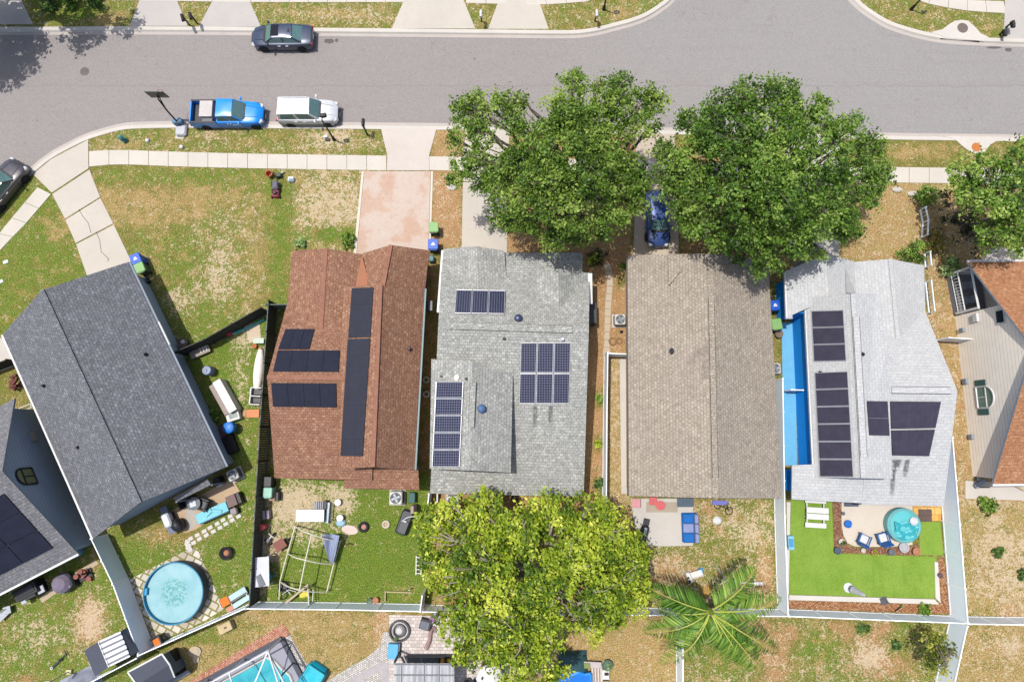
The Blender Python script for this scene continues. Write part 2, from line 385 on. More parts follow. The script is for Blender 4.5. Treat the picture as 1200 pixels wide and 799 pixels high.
def ground_material():
    s = NT('lawn_and_soil'); co = s.coord()
    at = {}
    for k in ('lush', 'dry', 'sand', 'dirt'):
        nd = s.n('ShaderNodeAttribute'); nd.attribute_name = k; at[k] = nd.outputs['Fac']
    n05 = s.noise(co, .45, 4, .6); n2 = s.noise(co, 1.5, 5, .68); n5 = s.noise(co, 4.5, 4, .7); n20 = s.noise(co, 17, 3, .7)
    co2 = s.n('ShaderNodeMapping'); co2.inputs['Location'].default_value = (37, 11, 5); s.l(co, co2.inputs[0]); c2 = co2.outputs[0]
    m2 = s.noise(c2, 2.1, 5, .72); m5 = s.noise(c2, 5.0, 4, .75)
    mp3 = s.n('ShaderNodeMapping'); mp3.inputs['Location'].default_value = (-71, 23, 9); s.l(co, mp3.inputs[0]); k2 = s.noise(mp3.outputs[0], 1.1, 5, .7); k2b = mp3.outputs[0]
    grass = s.ramp(n20, [(.36, C(72, 72, 24)), (.5, C(124, 128, 52)), (.64, C(164, 158, 84))])
    grass = s.mix(s.sstep(n5, .42, .62), grass, s.ramp(n20, [(.37, C(112, 104, 48)), (.63, C(160, 150, 84))]))
    lush = s.ramp(n20, [(.36, C(46, 70, 18)), (.5, C(102, 132, 42)), (.64, C(158, 180, 80))])
    lush = s.mix(s.sstep(n5, .45, .65), lush, s.ramp(n20, [(.37, C(82, 106, 26)), (.63, C(150, 168, 62))]))
    dry = s.ramp(n20, [(.36, C(132, 100, 54)), (.5, C(196, 166, 108)), (.64, C(236, 210, 152))])
    dry = s.mix(s.sstep(n5, .44, .64), dry, s.ramp(n20, [(.37, C(128, 108, 52)), (.63, C(206, 178, 112))]))
    sand = s.ramp(n20, [(.37, C(202, 176, 140)), (.63, C(240, 222, 192))])
    dirt = s.ramp(n20, [(.36, C(150, 104, 66)), (.5, C(196, 148, 104)), (.64, C(222, 182, 140))])
    def mask(a, nz, soft=.11):
        nz = s.math('ADD', s.math('MULTIPLY', s.math('SUBTRACT', nz, .5), 4.0), .5)
        t = s.math('SUBTRACT', 1.04, s.math('MULTIPLY', a, 1.05))
        return s.sstep(nz, s.math('SUBTRACT', t, soft), s.math('ADD', t, soft))
    n9 = s.noise(co, 9, 3, .75)
    mixn = s.math('ADD', s.math('MULTIPLY', n2, .5), s.math('MULTIPLY', n5, .5))
    m8 = s.noise(c2, 7.5, 3, .75)
    mixm = s.math('ADD', s.math('MULTIPLY', m2, .4), s.math('MULTIPLY', m8, .6))
    col = s.mix(mask(at['lush'], mixn), grass, lush)
    dn = s.math('ADD', s.math('MULTIPLY', k2, .45), s.math('MULTIPLY', n9, .55))
    col = s.mix(s.math('MULTIPLY', mask(at['dry'], dn), .88), col, dry)
    col = s.mix(s.math('MULTIPLY', mask(at['dirt'], s.math('ADD', s.math('MULTIPLY', n2, .45), s.math('MULTIPLY', n9, .55))), .85), col, dirt)
    col = s.mix(s.math('MULTIPLY', mask(at['sand'], mixm, .05), .9), col, sand)
    fl = s.noise(c2, 11, 2, .8); col = s.mix(s.math('MULTIPLY', s.sstep(fl, .575, .64), s.math('MULTIPLY', s.math('ADD', at['sand'], at['dry']), .6)), col, C(232, 214, 172))
    dk = s.noise(k2b, 10, 2, .8); col = s.mix(s.math('MULTIPLY', s.sstep(dk, .575, .65), .5), col, C(74, 70, 34))
    # broad unevenness of the turf
    col = s.mix(s.math('MULTIPLY', s.sstep(n05, .55, .75), .35), col, mul(C(150, 128, 66), .8))
    m = s.out(col, .95, 0, .1)
    hb = s.math('ADD', s.math('MULTIPLY', n20, .6), s.math('MULTIPLY', n5, .7)); s.bump(hb, .9, .09)
    return m
NYG, NXG = GX.shape
me = bpy.data.meshes.new('ground')
vv = np.stack([GX.ravel(), GY.ravel(), GZ.ravel()], 1)
idx = np.arange(NYG*NXG).reshape(NYG, NXG)
ff = np.stack([idx[:-1, :-1].ravel(), idx[:-1, 1:].ravel(), idx[1:, 1:].ravel(), idx[1:, :-1].ravel()], 1)
me.vertices.add(len(vv)); me.vertices.foreach_set('co', vv.ravel())
me.loops.add(ff.size); me.loops.foreach_set('vertex_index', ff.ravel().astype(np.int32))
me.polygons.add(len(ff)); me.polygons.foreach_set('loop_start', (np.arange(len(ff))*4).astype(np.int32))
me.update(calc_edges=True)
for k in A:
    a = me.attributes.new(k, 'FLOAT', 'POINT'); a.data.foreach_set('value', A[k].ravel().astype(np.float32))
me.materials.append(ground_material()); me.polygons.foreach_set('use_smooth', [True]*len(ff))
go = bpy.data.objects.new('ground', me); COL.objects.link(go); struct(go)

# ---------------------------------------------------------------- road
def asphalt():
    s = NT('asphalt'); co = s.coord()
    a = s.noise(co, .09, 4, .6); b = s.noise(co, .9, 5, .7); f = s.noise(co, 22, 3, .75)
    c1, c2 = C(155, 149, 146), C(158, 158, 156)
    mp = s.n('ShaderNodeSeparateXYZ'); s.l(co, mp.inputs[0])
    right = s.sstep(s.math('ADD', mp.outputs[0], s.math('MULTIPLY', a, 10)), 2, 20)
    col = s.mix(right, c1, c2)
    col = s.mix(s.math('MULTIPLY', s.sstep(b, .5, .75), .3), col, C(178, 168, 162))
    col = s.mix(s.math('MULTIPLY', s.sstep(a, .5, .7), .3), col, C(148, 140, 140))
    # long streaks of traffic along the street
    m2 = s.n('ShaderNodeMapping'); m2.inputs['Scale'].default_value = (.06, 1.3, 1); s.l(co, m2.inputs[0])
    st = s.noise(m2.outputs[0], 1.6, 4, .6)
    col = s.mix(s.math('MULTIPLY', s.sstep(st, .52, .68), .22), col, C(140, 131, 130))
    # oil drips and small spots
    sp = s.noise(co, 1.9, 2, .5); col = s.mix(s.math('MULTIPLY', s.sstep(sp, .735, .77), .45), col, C(110, 102, 100))
    # hairline cracks along the middle seam
    wv = s.noise(co, .7, 3, .6)
    yy = s.math('ADD', mp.outputs[1], s.math('MULTIPLY', wv, .5))
    seam = s.math('ABSOLUTE', s.math('SUBTRACT', yy, 27.15))
    col = s.mix(s.math('MULTIPLY', s.sstep(seam, .09, .01), .4), col, C(120, 112, 110))
    vo = s.n('ShaderNodeTexVoronoi', feature='DISTANCE_TO_EDGE'); vo.inputs['Scale'].default_value = .16
    wob = s.n('ShaderNodeVectorMath', operation='ADD'); wn = s.n('ShaderNodeTexNoise'); wn.inputs['Scale'].default_value = .8; wn.inputs['Detail'].default_value = 5; s.l(co, wn.inputs['Vector'])
    wm = s.n('ShaderNodeVectorMath', operation='SCALE'); wm.inputs['Scale'].default_value = 2.2; s.l(wn.outputs['Color'], wm.inputs[0]); s.l(co, wob.inputs[0]); s.l(wm.outputs[0], wob.inputs[1]); s.l(wob.outputs[0], vo.inputs['Vector'])
    col = s.mix(s.math('MULTIPLY', s.sstep(vo.outputs['Distance'], .010, .002), s.math('MULTIPLY', s.sstep(b, .44, .6), .45)), col, C(112, 104, 102))
    col = s.mix(.42, col, s.ramp(f, [(.36, C(120, 112, 110)), (.64, C(204, 196, 192))]))
    m = s.out(col, .92, 0, .2); s.bump(f, .25, .006); return m
mb = MB()
def offset_path(pts, d):
    """shift a polyline sideways by d (left of travel positive)"""
    out = []
    for i, p in enumerate(pts):
        a = pts[max(i-1, 0)]; b = pts[min(i+1, len(pts)-1)]
        t = Vector((b.x-a.x, b.y-a.y, 0)).normalized(); out.append(Vector((p.x-t.y*d, p.y+t.x*d, p.z)))
    return out
def smooth_path(pts, n=5):
    out = []
    for i in range(len(pts)-1):
        p0, p1, p2, p3 = pts[max(i-1, 0)], pts[i], pts[i+1], pts[min(i+2, len(pts)-1)]
        for k in range(n):
            t = k/n
            out.append(.5*((2*p1)+(-p0+p2)*t+(2*p0-5*p1+4*p2-p3)*t*t+(-p0+3*p1-3*p2+p3)*t**3))
    out.append(pts[-1]); return out
TK = smooth_path([G(x, y) for x, y in TOPK]); RK = smooth_path([G(x, y) for x, y in RIGHTK]); BK = smooth_path([G(x, y) for x, y in BOTK])
far = [G(-900, 560), G(-900, 40)]
rp = offset_path(TK, .1)+offset_path(RK, .1)+offset_path(BK, .1)+far
import mathutils.geometry as mg
me = bpy.data.meshes.new('road'); tri = mg.tessellate_polygon([[Vector((p.x, p.y, 0)) for p in rp]])
me.from_pydata([(p.x, p.y, ROAD_Z) for p in rp], [], [t for t in tri]); me.materials.append(asphalt())
ro = bpy.data.objects.new('road', me); COL.objects.link(ro); struct(ro)
CONC = concrete('pale_concrete', C(218, 210, 200), C(188, 176, 162))
KERB = concrete('kerb_concrete', C(226, 219, 209), C(190, 178, 166))
GUTT = concrete('gutter_concrete', C(206, 196, 188), C(170, 160, 150))
def kerb(path, name):
    # travel keeps the road on the right hand, the lawn on the left
    prof = [(-.02, ROAD_Z-.1), (-.02, ROAD_Z+.006), (.22, ROAD_Z+.02), (.30, .015), (.34, .03), (.60, .032), (.64, -.1)]
    rows = [[Vector((q.x, q.y, z)) for q in offset_path(path, d)] for d, z in prof]
    mb = MB(); n = len(path)
    for r in rows: mb.add(r, [])
    for k in range(len(rows)-1):
        for i in range(n-1):
            mb.f.append([k*n+i, k*n+i+1, (k+1)*n+i+1, (k+1)*n+i]); mb.mi.append(0 if k >= 2 else 1)
    o = mb.build(name, [KERB, GUTT]); struct(o)
    bm_fix = o.data; bm_fix.flip_normals(); return o
kerb(TK, 'kerb'); kerb(RK, 'kerb'); kerb(BK, 'kerb')

# ---------------------------------------------------------------- pavements and drives
def walk(name, top, bot, m, z=.032, panel=1.55, gap=.035):
    """a strip of cast panels between two pixel edge lines"""
    a = smooth_path([G(x, y) for x, y in top], 8); b = smooth_path([G(x, y) for x, y in bot], 8)
    def resample(p):
        L = [0]
        for i in range(len(p)-1): L.append(L[-1]+(p[i+1]-p[i]).length)
        def f(t):
            d = t*L[-1]
            for i in range(len(p)-1):
                if d <= L[i+1]+1e-6: return p[i].lerp(p[i+1], (d-L[i])/max(L[i+1]-L[i], 1e-6))
            return p[-1]
        return f, L[-1]
    fa, la = resample(a); fb, lb = resample(b); n = max(1, round(max(la, lb)/panel)); g = gap/la/2
    mb = MB()
    for i in range(n):
        t0, t1 = i/n+g, (i+1)/n-g; dz = random.uniform(-.004, .004)
        mb.prism([fa(t0), fa(t1), fb(t1), fb(t0)], -.06, z+dz)
    o = mb.build(name, m); struct(o); return o
def slabp(name, pts, m, z=.034, z0=-.08):
    mb = MB(); mb.prism([G(x, y) for x, y in pts], z0, z); o = mb.build(name, m); struct(o); return o
WALKC = concrete('walk_concrete', C(226, 218, 206), C(196, 182, 164))
walk('sidewalk', [(104.5, 177.5), (140, 176), (200, 178), (300, 180.5), (453, 182.8)], [(104.5, 195.5), (140, 192.8), (200, 195), (300, 197.5), (453, 200)], WALKC)
walk('sidewalk', [(503, 183.5), (640, 186), (760, 189), (900, 193), (1040, 196), (1300, 199)], [(503, 199.5), (640, 203), (760, 206), (900, 210), (1040, 214), (1300, 217)], WALKC)
walk('sidewalk', [(44.5, 219.5), (18, 251), (0, 273), (-60, 350)], [(60, 227.5), (26, 267), (0, 293.5), (-40, 350)], WALKC)
walk('sidewalk', [(-200, -19), (24, -17), (164, -15), (300, -15), (474, -15)], [(-200, -4), (24, -1), (164, 1), (300, 3), (474, 3)], WALKC)
walk('sidewalk', [(546, -14), (631, -13), (665, -16), (700, -30), (730, -60)], [(546, 4), (631, 6), (675, 3), (701, -2), (742, -36)], WALKC)
walk('sidewalk', [(1055, -30), (1080, -12), (1117, -1), (1176, 2)], [(1050, -18), (1072, 0), (1125, 12), (1179, 16)], WALKC)
DRIVE = concrete('drive_concrete', C(218, 209, 196), C(188, 172, 154), .8)
DRIVE2 = concrete('drive_concrete_grey', C(206, 200, 194), C(178, 166, 154), .8)
slabp('driveway', [(-60, -40), (20, -40), (25, 0), (39, 29), (-30, 29)], DRIVE2, .03)
slabp('driveway', [(166, -40), (204, -40), (207, 0), (220, 31), (152, 31), (164, 0)], DRIVE2, .03)
slabp('driveway', [(254, -40), (286, -40), (292, 0), (306, 32), (233, 32), (250, 0)], DRIVE2, .03)
slabp('driveway', [(478, -40), (541, -40), (543, 0), (557, 34), (459, 34), (474, 0)], DRIVE, .03)
slabp('driveway', [(588, -40), (628, -40), (631, 0), (643, 34.5), (572, 34.5), (585, 0)], DRIVE, .03)
slabp('driveway', [(1179, -40), (1300, -40), (1300, 47), (1176, 46)], DRIVE2, .03)
CRK = plain('crack_fill', C(96, 82, 70), .95)
# drive of the dark-roofed house: cast bays with open joints and a wandering crack
mb = MB()
for bay in ([(103.5, 164), (104, 197.5), (61, 226), (39, 204.5), (60, 187)], [(61.5, 227.8), (105, 199.2), (117.5, 231), (76.5, 256.5)], [(77, 258), (118, 232.5), (133, 262), (89, 285)], [(89.5, 286.5), (133.6, 263.5), (153, 304), (155, 318), (103, 325)]):
    mb.prism([G(x, y) for x, y in bay], -.06, .034+random.uniform(-.003, .003))
struct(mb.build('driveway', DRIVE))
mb = MB()
for line in ([(93, 246), (97, 253), (104, 262), (107, 273)], [(113, 272), (117, 281), (119, 295), (128, 304), (126, 307)]):
    mb.tube([G(x, y, .034) for x, y in line], .018, 4)
struct(mb.build('driveway_crack', CRK))
# drive of the brown-roofed house
slabp('driveway', [(446.5, 151), (511.5, 151), (503, 182), (503, 200), (453.5, 200), (454, 182)], concrete('apron_concrete', C(224, 214, 204), C(196, 180, 168)), .036)
def stained():
    s = NT('rust_stained_drive'); co = s.coord(); a = s.noise(co, .55, 5, .65); b = s.noise(co, 3.5, 5, .7); f = s.noise(co, 24, 2)
    col = s.ramp(a, [(.35, C(214, 194, 178)), (.65, C(208, 172, 148))])
    col = s.mix(s.math('MULTIPLY', s.sstep(b, .5, .68), .6), col, C(190, 144, 114))
    col = s.mix(s.math('MULTIPLY', s.sstep(a, .56, .5), .35), col, C(224, 216, 208))
    col = s.mix(.25, col, s.ramp(f, [(.3, C(180, 150, 130)), (.7, C(236, 222, 210))]))
    return s.out(col, .9, 0, .2)
ST = stained()
slabp('driveway', [(427, 201), (504.5, 201), (502, 300), (418, 300)], ST, .036)
mb = MB()
for e in ([(424, 201), (426.5, 201), (417.5, 300), (414, 300)], [(505, 201), (507.5, 201), (504.5, 296), (502.5, 296)]):
    mb.prism([G(x, y) for x, y in e], -.05, .03)
struct(mb.build('driveway_edging', concrete('edging', C(236, 228, 214), C(210, 196, 178))))
slabp('driveway', [(546, 151), (598, 152), (594, 184), (594, 296), (541, 296), (543, 184)], DRIVE, .026)
slabp('driveway', [(744, 154), (790, 155), (792, 190), (796, 305), (742, 305), (746, 190)], concrete('tan_drive', C(212, 196, 176), C(180, 160, 138)), .026)
slabp('driveway', [(918, 158), (985, 160), (982, 193), (984, 300), (925, 300), (922, 193)], DRIVE2, .026)
slabp('driveway', [(1160, 290), (1290, 290), (1290, 312), (1148, 309)], CONC, .03)
slabp('driveway', [(-30, 396), (5, 396), (18, 428), (4, 434), (-30, 440)], CONC, .03)
# narrow walk between the grey and the tan houses
walk('garden_path', [(707, 309), (711, 330), (709, 360), (708, 400), (706, 416)], [(716, 309), (718, 330), (716, 360), (714, 400), (716, 416)], concrete('path_concrete', C(206, 192, 170), C(184, 160, 130)), .02, .6, .04)
slabp('house_footing', [(726, 420), (736, 420), (737, 578), (728, 578)], CONC, .05)
# ================================================================ HOUSES
TRIM = plain('white_trim', C(238, 238, 236), .5); GREYTRIM = plain('grey_trim', C(150, 160, 170), .5)
SLATE = shingle('charcoal_shingle', C(82, 83, 89), C(114, 116, 123), C(166, 169, 175), C(58, 59, 64), .19, .27)
BROWN = shingle('brown_shingle', C(116, 76, 62), C(154, 108, 88), C(212, 170, 136), C(90, 62, 52), .19, .27)
GREYSH = shingle('speckled_grey_shingle', C(118, 119, 115), C(168, 169, 164), C(228, 228, 221), C(106, 106, 102), .2, .27)
TAN = shingle('tan_shingle', C(132, 122, 109), C(176, 164, 149), C(214, 203, 187), C(98, 88, 78), .2, .27)
PALE = shingle('pale_shingle', C(186, 187, 188), C(208, 209, 209), C(228, 228, 227), C(168, 170, 172), .22, .4)
RUST = shingle('rust_shingle', C(140, 86, 60), C(186, 126, 90), C(226, 180, 136), C(112, 74, 56), .24, .32)
GRAN = shingle('grey_shingle', C(92, 92, 98), C(130, 130, 134), C(174, 174, 176), C(70, 70, 76), .22, .3)
WALL_BLUE = plain('blue_render', C(0, 138, 222, 1.2), .8, var=.05)
WALL_SLATE = plain('slate_blue_siding', C(112, 128, 150), .7, var=.08)
WALL_CREAM = plain('cream_render', C(214, 206, 192), .85, var=.07); WALL_TEAL = plain('teal_render', C(108, 138, 142), .8, var=.1)
BLACK = plain('black_plastic', C(38, 38, 42), .5); DKMETAL = plain('dark_metal', C(60, 62, 68), .4, .3)
def siding(name, c):
    s = NT(name); co = s.coord(); sp = s.n('ShaderNodeSeparateXYZ'); s.l(co, sp.inputs[0])
    f = s.math('FRACT', s.math('MULTIPLY', sp.outputs[2], 1/.3)); nz = s.noise(co, 1.2, 4); fn = s.noise(co, 14, 3)
    col = s.ramp(nz, [(.3, mul(c, .88)), (.7, c)]); col = s.mix(.25, col, s.ramp(fn, [(.3, mul(c, .8)), (.7, mul(c, 1.1))]))
    col = s.mix(s.math('MULTIPLY', s.sstep(f, .2, .0), .7), col, mul(c, .45))
    m = s.out(col, .75, 0, .25); s.bump(s.math('MULTIPLY', f, -1), .5, .03); MATS[name] = m; return m
SID_CREAM = siding('beige_lap_siding', C(222, 212, 198, .92)); SID_SLATE = siding('slate_lap_siding', C(150, 160, 172, 1.1))

def shrink(pts, d):
    """inset of a convex footprint"""
    c = sum((Vector((p.x, p.y, 0)) for p in pts), Vector())/len(pts); out = []
    n = len(pts); P = [Vector((p.x, p.y)) for p in pts]
    for i in range(n):
        a, b, e = P[i-1], P[i], P[(i+1) % n]
        t1 = (b-a).normalized(); t2 = (e-b).normalized(); n1 = Vector((-t1.y, t1.x)); n2 = Vector((-t2.y, t2.x))
        if n1.dot(Vector((c.x, c.y))-a) < 0: n1 = -n1
        if n2.dot(Vector((c.x, c.y))-b) < 0: n2 = -n2
        k = n1+n2; k = k/max(k.length_squared, 1e-6)*2*d if k.length > 1e-6 else n1*d
        out.append(Vector((b.x+k.x, b.y+k.y, 0)))
    return out
def gable_pts(e, ridge):
    """e: four eave corners c0 c1 (end 0), c2 c3 (end 1); ridge r0 r1"""
    return [(e[0], e[3], ridge[1], ridge[0]), (e[1], ridge[0], ridge[1], e[2])]
def gable_roof(mb, e, ridge, th=.16, mi=0, ms=1):
    c0, c1, c2, c3 = e; r0, r1 = ridge
    mb.slab([c0, c3, r1, r0], th, mi, ms, c3-c0); mb.slab([c1, r0, r1, c2], th, mi, ms, c2-c1)
def gable_walls(mb, e, ridge, inset=.4, drop=.2, mi=0):
    c0, c1, c2, c3 = e; q = shrink(list(e), inset); r0, r1 = ridge; zt = min(p.z for p in e)
    m0 = r0+(r1-r0).normalized()*inset; m1 = r1+(r0-r1).normalized()*inset
    def eave(qi, ci): return Vector((qi.x, qi.y, ci.z-drop+inset*.35))
    t = [eave(q[i], e[i]) for i in range(4)]
    b = [Vector((p.x, p.y, -.05)) for p in q]
    rr = [m0-Vector((0, 0, drop)), m1-Vector((0, 0, drop))]
    mb.add(b+t+rr, [(3, 2, 1, 0), (0, 1, 5, 8, 4), (1, 2, 6, 5), (2, 3, 7, 9, 6), (3, 0, 4, 7), (4, 8, 9, 7), (5, 6, 9, 8)], mi)
def strip_on(mb, a, b, w, h, mi=0):
    """a raised bar along a roof line from a to b"""
    d = (b-a); L = d.length; q = d.to_track_quat('X', 'Z').to_matrix().to_4x4()
    mb.box((a+b)/2+Vector((0, 0, h/2)), (L, w, h), rot=q, mi=mi)
def plate(mb, pts, lift, th, mi=0, ms=1, udir=None):
    n = (Vector(pts[1])-Vector(pts[0])).cross(Vector(pts[2])-Vector(pts[0])).normalized()
    if n.z < 0: n = -n
    mb.slab([Vector(p)+n*lift for p in pts], th, mi, ms, udir)
def onplane(x, y, P):
    """point where the line of sight through pixel x, y meets the plane of three points"""
    o = Vector((0, 0, CAM_H)); d = W(x, y, 0)-o; n = (P[1]-P[0]).cross(P[2]-P[0]); t = n.dot(P[0]-o)/n.dot(d); return o+d*t
# --- solar modules
def pv_mat():
    s = NT('solar_cells'); uv = s.n('ShaderNodeUVMap'); uv.uv_map = 'UVMap'
    br = s.n('ShaderNodeTexBrick'); br.offset = 0; br.inputs['Scale'].default_value = 1; br.inputs['Brick Width'].default_value = .17; br.inputs['Row Height'].default_value = .17
    br.inputs['Mortar Size'].default_value = .017; br.inputs['Mortar Smooth'].default_value = .1
    br.inputs['Color1'].default_value = C(28, 30, 54); br.inputs['Color2'].default_value = C(38, 40, 64); br.inputs['Mortar'].default_value = C(112, 116, 138)
    s.l(uv.outputs[0], br.inputs['Vector'])
    m = s.out(br.outputs['Color'], .25, 0, .4); return m
PV = pv_mat(); PVF = plain('aluminium_frame', C(196, 198, 204), .4, .4)
def thermal(name, c):
    s = NT(name); uv = s.n('ShaderNodeUVMap'); uv.uv_map = 'UVMap'; sp = s.n('ShaderNodeSeparateXYZ'); s.l(uv.outputs[0], sp.inputs[0])
    f = s.math('FRACT', s.math('MULTIPLY', sp.outputs[0], 1/.31)); nz = s.noise(s.coord(), 1.5, 4)
    col = s.ramp(nz, [(.35, mul(c, .85)), (.65, mul(c, 1.12))]); col = s.mix(s.math('MULTIPLY', s.sstep(f, .1, 0), .5), col, mul(c, .5))
    m = s.out(col, .6, 0, .18); s.bump(f, .3, .01); return m
TH_BLACK = thermal('black_solar_mat', C(38, 42, 60)); TH_PURP = thermal('grey_purple_solar_mat', C(70, 67, 84))
def lerp(a, b, t): return a+(b-a)*t
def panel_array(root, quad, P, nx, ny, cell, frame, gap=.03, lift=.09):
    """solar panels filling a pixel quad (tl, tr, br, bl) on the roof plane P"""
    q = [onplane(x, y, P) for x, y in quad] if not isinstance(quad[0], Vector) else quad
    for i in range(nx):
        for j in range(ny):
            def pt(u, v): return lerp(lerp(q[0], q[1], u), lerp(q[3], q[2], u), v)
            L = (q[1]-q[0]).length; H = (q[3]-q[0]).length; gu, gv = gap/L/2, gap/H/2
            u0, u1, v0, v1 = i/nx+gu, (i+1)/nx-gu, j/ny+gv, (j+1)/ny-gv
            cs = [pt(u0, v0), pt(u1, v0), pt(u1, v1), pt(u0, v1)]
            mb = MB(); plate(mb, cs, lift, .05, 0, 1, cs[1]-cs[0])
            p = mb.build('solar_panel', [cell, frame], root, True)
            if frame is PVF:
                fr = MB(); n = (cs[1]-cs[0]).cross(cs[3]-cs[0]).normalized(); n = n if n.z > 0 else -n
                for a, b in ((0, 1), (1, 2), (2, 3), (3, 0)):
                    strip_on(fr, cs[a]+n*(lift-.012), cs[b]+n*(lift-.012), .04, .03)
                f = fr.build('panel_frame', PVF, None); f.parent = p; off = root.location
                for v in f.data.vertices: v.co -= off
def vent_pipe(root, x, y, P, h=.3, r=.06, m=None):
    p = onplane(x, y, P); mb = MB(); mb.lathe([(r*1.9, 0), (r*1.9, .02), (r, .06), (r, h)], p, 10); return mb.build('vent_pipe', m or BLACK, root, True, True)
def roof_vent(root, x, y, P, r=.32, m=None):
    p = onplane(x, y, P); mb = MB(); mb.lathe([(r*1.1, 0), (r*1.1, .06), (r*.8, .1), (r*.8, .14), (r, .17), (r*.92, .26), (r*.5, .31), (0.001, .32)], p, 18); return mb.build('roof_ventilator', m, root, True, True)
def ridge_vent(root, a, b, m, w=.34):
    mb = MB(); strip_on(mb, a, b, w, .035); d = (b-a).normalized(); s = d.cross(Vector((0, 0, 1)))
    for k in (-1, 1): strip_on(mb, a+s*k*(w/2+.012), b+s*k*(w/2+.012), .03, .03, 1)
    return mb.build('ridge_vent', [m, BLACK], root, True)
def gutter(root, a, b, m, w=.14):
    mb = MB(); d = (b-a).normalized(); s = d.cross(Vector((0, 0, 1)))
    strip_on(mb, a+Vector((0, 0, -.14)), b+Vector((0, 0, -.14)), w, .1)
    return mb.build('gutter', m, root, True)
def house(name_label, c): return thing('house', name_label, 'house', Vector((c[0], c[1], 0)))
def wallblock(root, pts, z0, z1, m, name='wall', inset=0.0):
    q = shrink([Vector((p.x, p.y, 0)) for p in pts], inset) if inset else pts
    mb = MB(); mb.prism(q, z0, z1); return mb.build(name, m, root, True)

# ---------------------------------------------------------------- A: charcoal gabled house, turned to the street corner
ze = 2.65
h = house('charcoal-roofed gabled house set askew on the street corner at left', G(140, 470))
eA = [W(3, 392, ze), W(150, 307, ze), W(264.5, 547, ze), W(109, 631, ze)]
rA = [W(49, 340, 5.0), W(163.5, 589, 5.0)]
mb = MB(); gable_roof(mb, eA, rA); mb.build('roof', [SLATE, GREYTRIM], h, True)
mb = MB(); gable_walls(mb, eA, rA, .42); mb.build('wall', SID_SLATE, h, True)
mb = MB(); strip_on(mb, rA[0], rA[1], .3, .03); mb.build('ridge_cap', SLATE, h, True)
gutter(h, eA[1]+Vector((.07, .03, 0)), eA[2]+Vector((.07, .03, 0)), plain('slate_gutter', C(120, 134, 152), .5))
gutter(h, eA[0]+Vector((-.07, -.03, 0)), eA[3]+Vector((-.07, -.03, 0)), TRIM)
PL = [eA[0], eA[3], rA[0]]; PRr = [eA[1], eA[2], rA[0]]
vent_pipe(h, 171, 415.5, PRr, .35, .08); vent_pipe(h, 52, 452, PL, .3, .07); vent_pipe(h, 91.5, 524, PL, .25, .06)
mb = MB(); mb.tube([W(186, 377, 2.7), W(199, 404, 2.68)], .06, 6); mb.build('downspout', TRIM, h, True)
# lean-to roof over the back patio
q = [W(203, 583, 2.5), W(243, 561, 2.5), W(247, 568, 2.3), W(206, 588, 2.25)]
mb = MB(); mb.slab(q, .1, 0, 1, q[1]-q[0]); mb.build('patio_roof', [GRAN, GREYTRIM], h, True)
for p in (q[2], q[3]): mb = MB(); mb.cyl((p.x, p.y, 0), (p.x, p.y, 2.2), .06); mb.build('patio_post', GREYTRIM, h, True)
def arched_window(root, c, out, side, w, hh, frame, glass, shutters=None):
    """half-round topped window standing 3 mm off a wall at c; out = wall normal, side = horizontal along wall"""
    M = Matrix((( side.x, 0, out.x, c.x), (side.y, 0, out.y, c.y), (0, 1, 0, c.z), (0, 0, 0, 1)))
    f = MB(M); g = MB(M); pts = [(-w/2, 0), (w/2, 0), (w/2, hh)]+[(math.cos(a)*w/2, hh+math.sin(a)*w/2) for a in [math.pi*k/12 for k in range(1, 12)]]+[(-w/2, hh)]
    n = len(pts); g.add([(x, y, .01) for x, y in pts], [tuple(range(n))])
    for i in range(n):
        a = Vector((*pts[i], .03)); b = Vector((*pts[(i+1) % n], .03)); f.cyl(a, b, .06, n=6)
    f.box((0, hh, .03), (w, .08, .05)); f.box((0, hh/2, .03), (.06, hh, .05))
    wn = f.build('window', frame, root, True); gl = g.build('pane', glass, None); gl.parent = wn
    for v in gl.data.vertices: v.co -= root.location
    if shutters:
        s = MB(M)
        for k in (-1, 1): s.box((k*(w/2+.28), hh/2+.05, .03), (.4, hh+.15, .05))
        s.build('shutters', shutters, root, True)
GLASS = plain('dark_window_glass', C(44, 56, 66), .08, spec=.6); GLASS2 = plain('green_tinted_glass', C(110, 150, 140), .06, spec=.6)

# ---------------------------------------------------------------- A2: neighbour at the left edge
h2 = house('grey-shingled house at the left edge with dark panels and an arched gable window', G(20, 560))
a, b = W(17, 467, 2.65), W(91, 648, 2.65); ap = W(2.5, 552, 6.1)
ax = (b-a).normalized(); back = Vector((-abs(ax.y), -ax.x if ax.x < 0 else -abs(ax.x), 0)); back = Vector((ax.y, -ax.x, 0))
if back.x > 0: back = -back
L2 = 16.0; lo = b+back*L2; uo = a+back*L2; apb = ap+back*L2
mb = MB(); gable_roof(mb, [a, b, lo, uo], [ap, apb]); mb.build('roof', [GRAN, GREYTRIM], h2, True)
mb = MB(); gable_walls(mb, [a, b, lo, uo], [ap, apb], .5, .25); mb.build('wall', SID_SLATE, h2, True)
gutter(h2, b+back*.02-ax*-.08, lo-ax*-.08, TRIM)
P2 = [b, lo, ap]
pa, pb = onplane(5, 577, P2), onplane(63, 641, P2)
panel_array(h2, [pa+back*4.2, pa, pb, pb+back*4.2], P2, 2, 3, TH_BLACK, BLACK, .05)
panel_array(h2, [pa+back*8.6+(pb-pa)*.45, pa+back*4.5+(pb-pa)*.45, pb+back*4.5, pb+back*8.6], P2, 2, 2, TH_BLACK, BLACK, .05)
mid = (a+b)/2; wc = mid-Vector((0, 0, 0))+back*.5
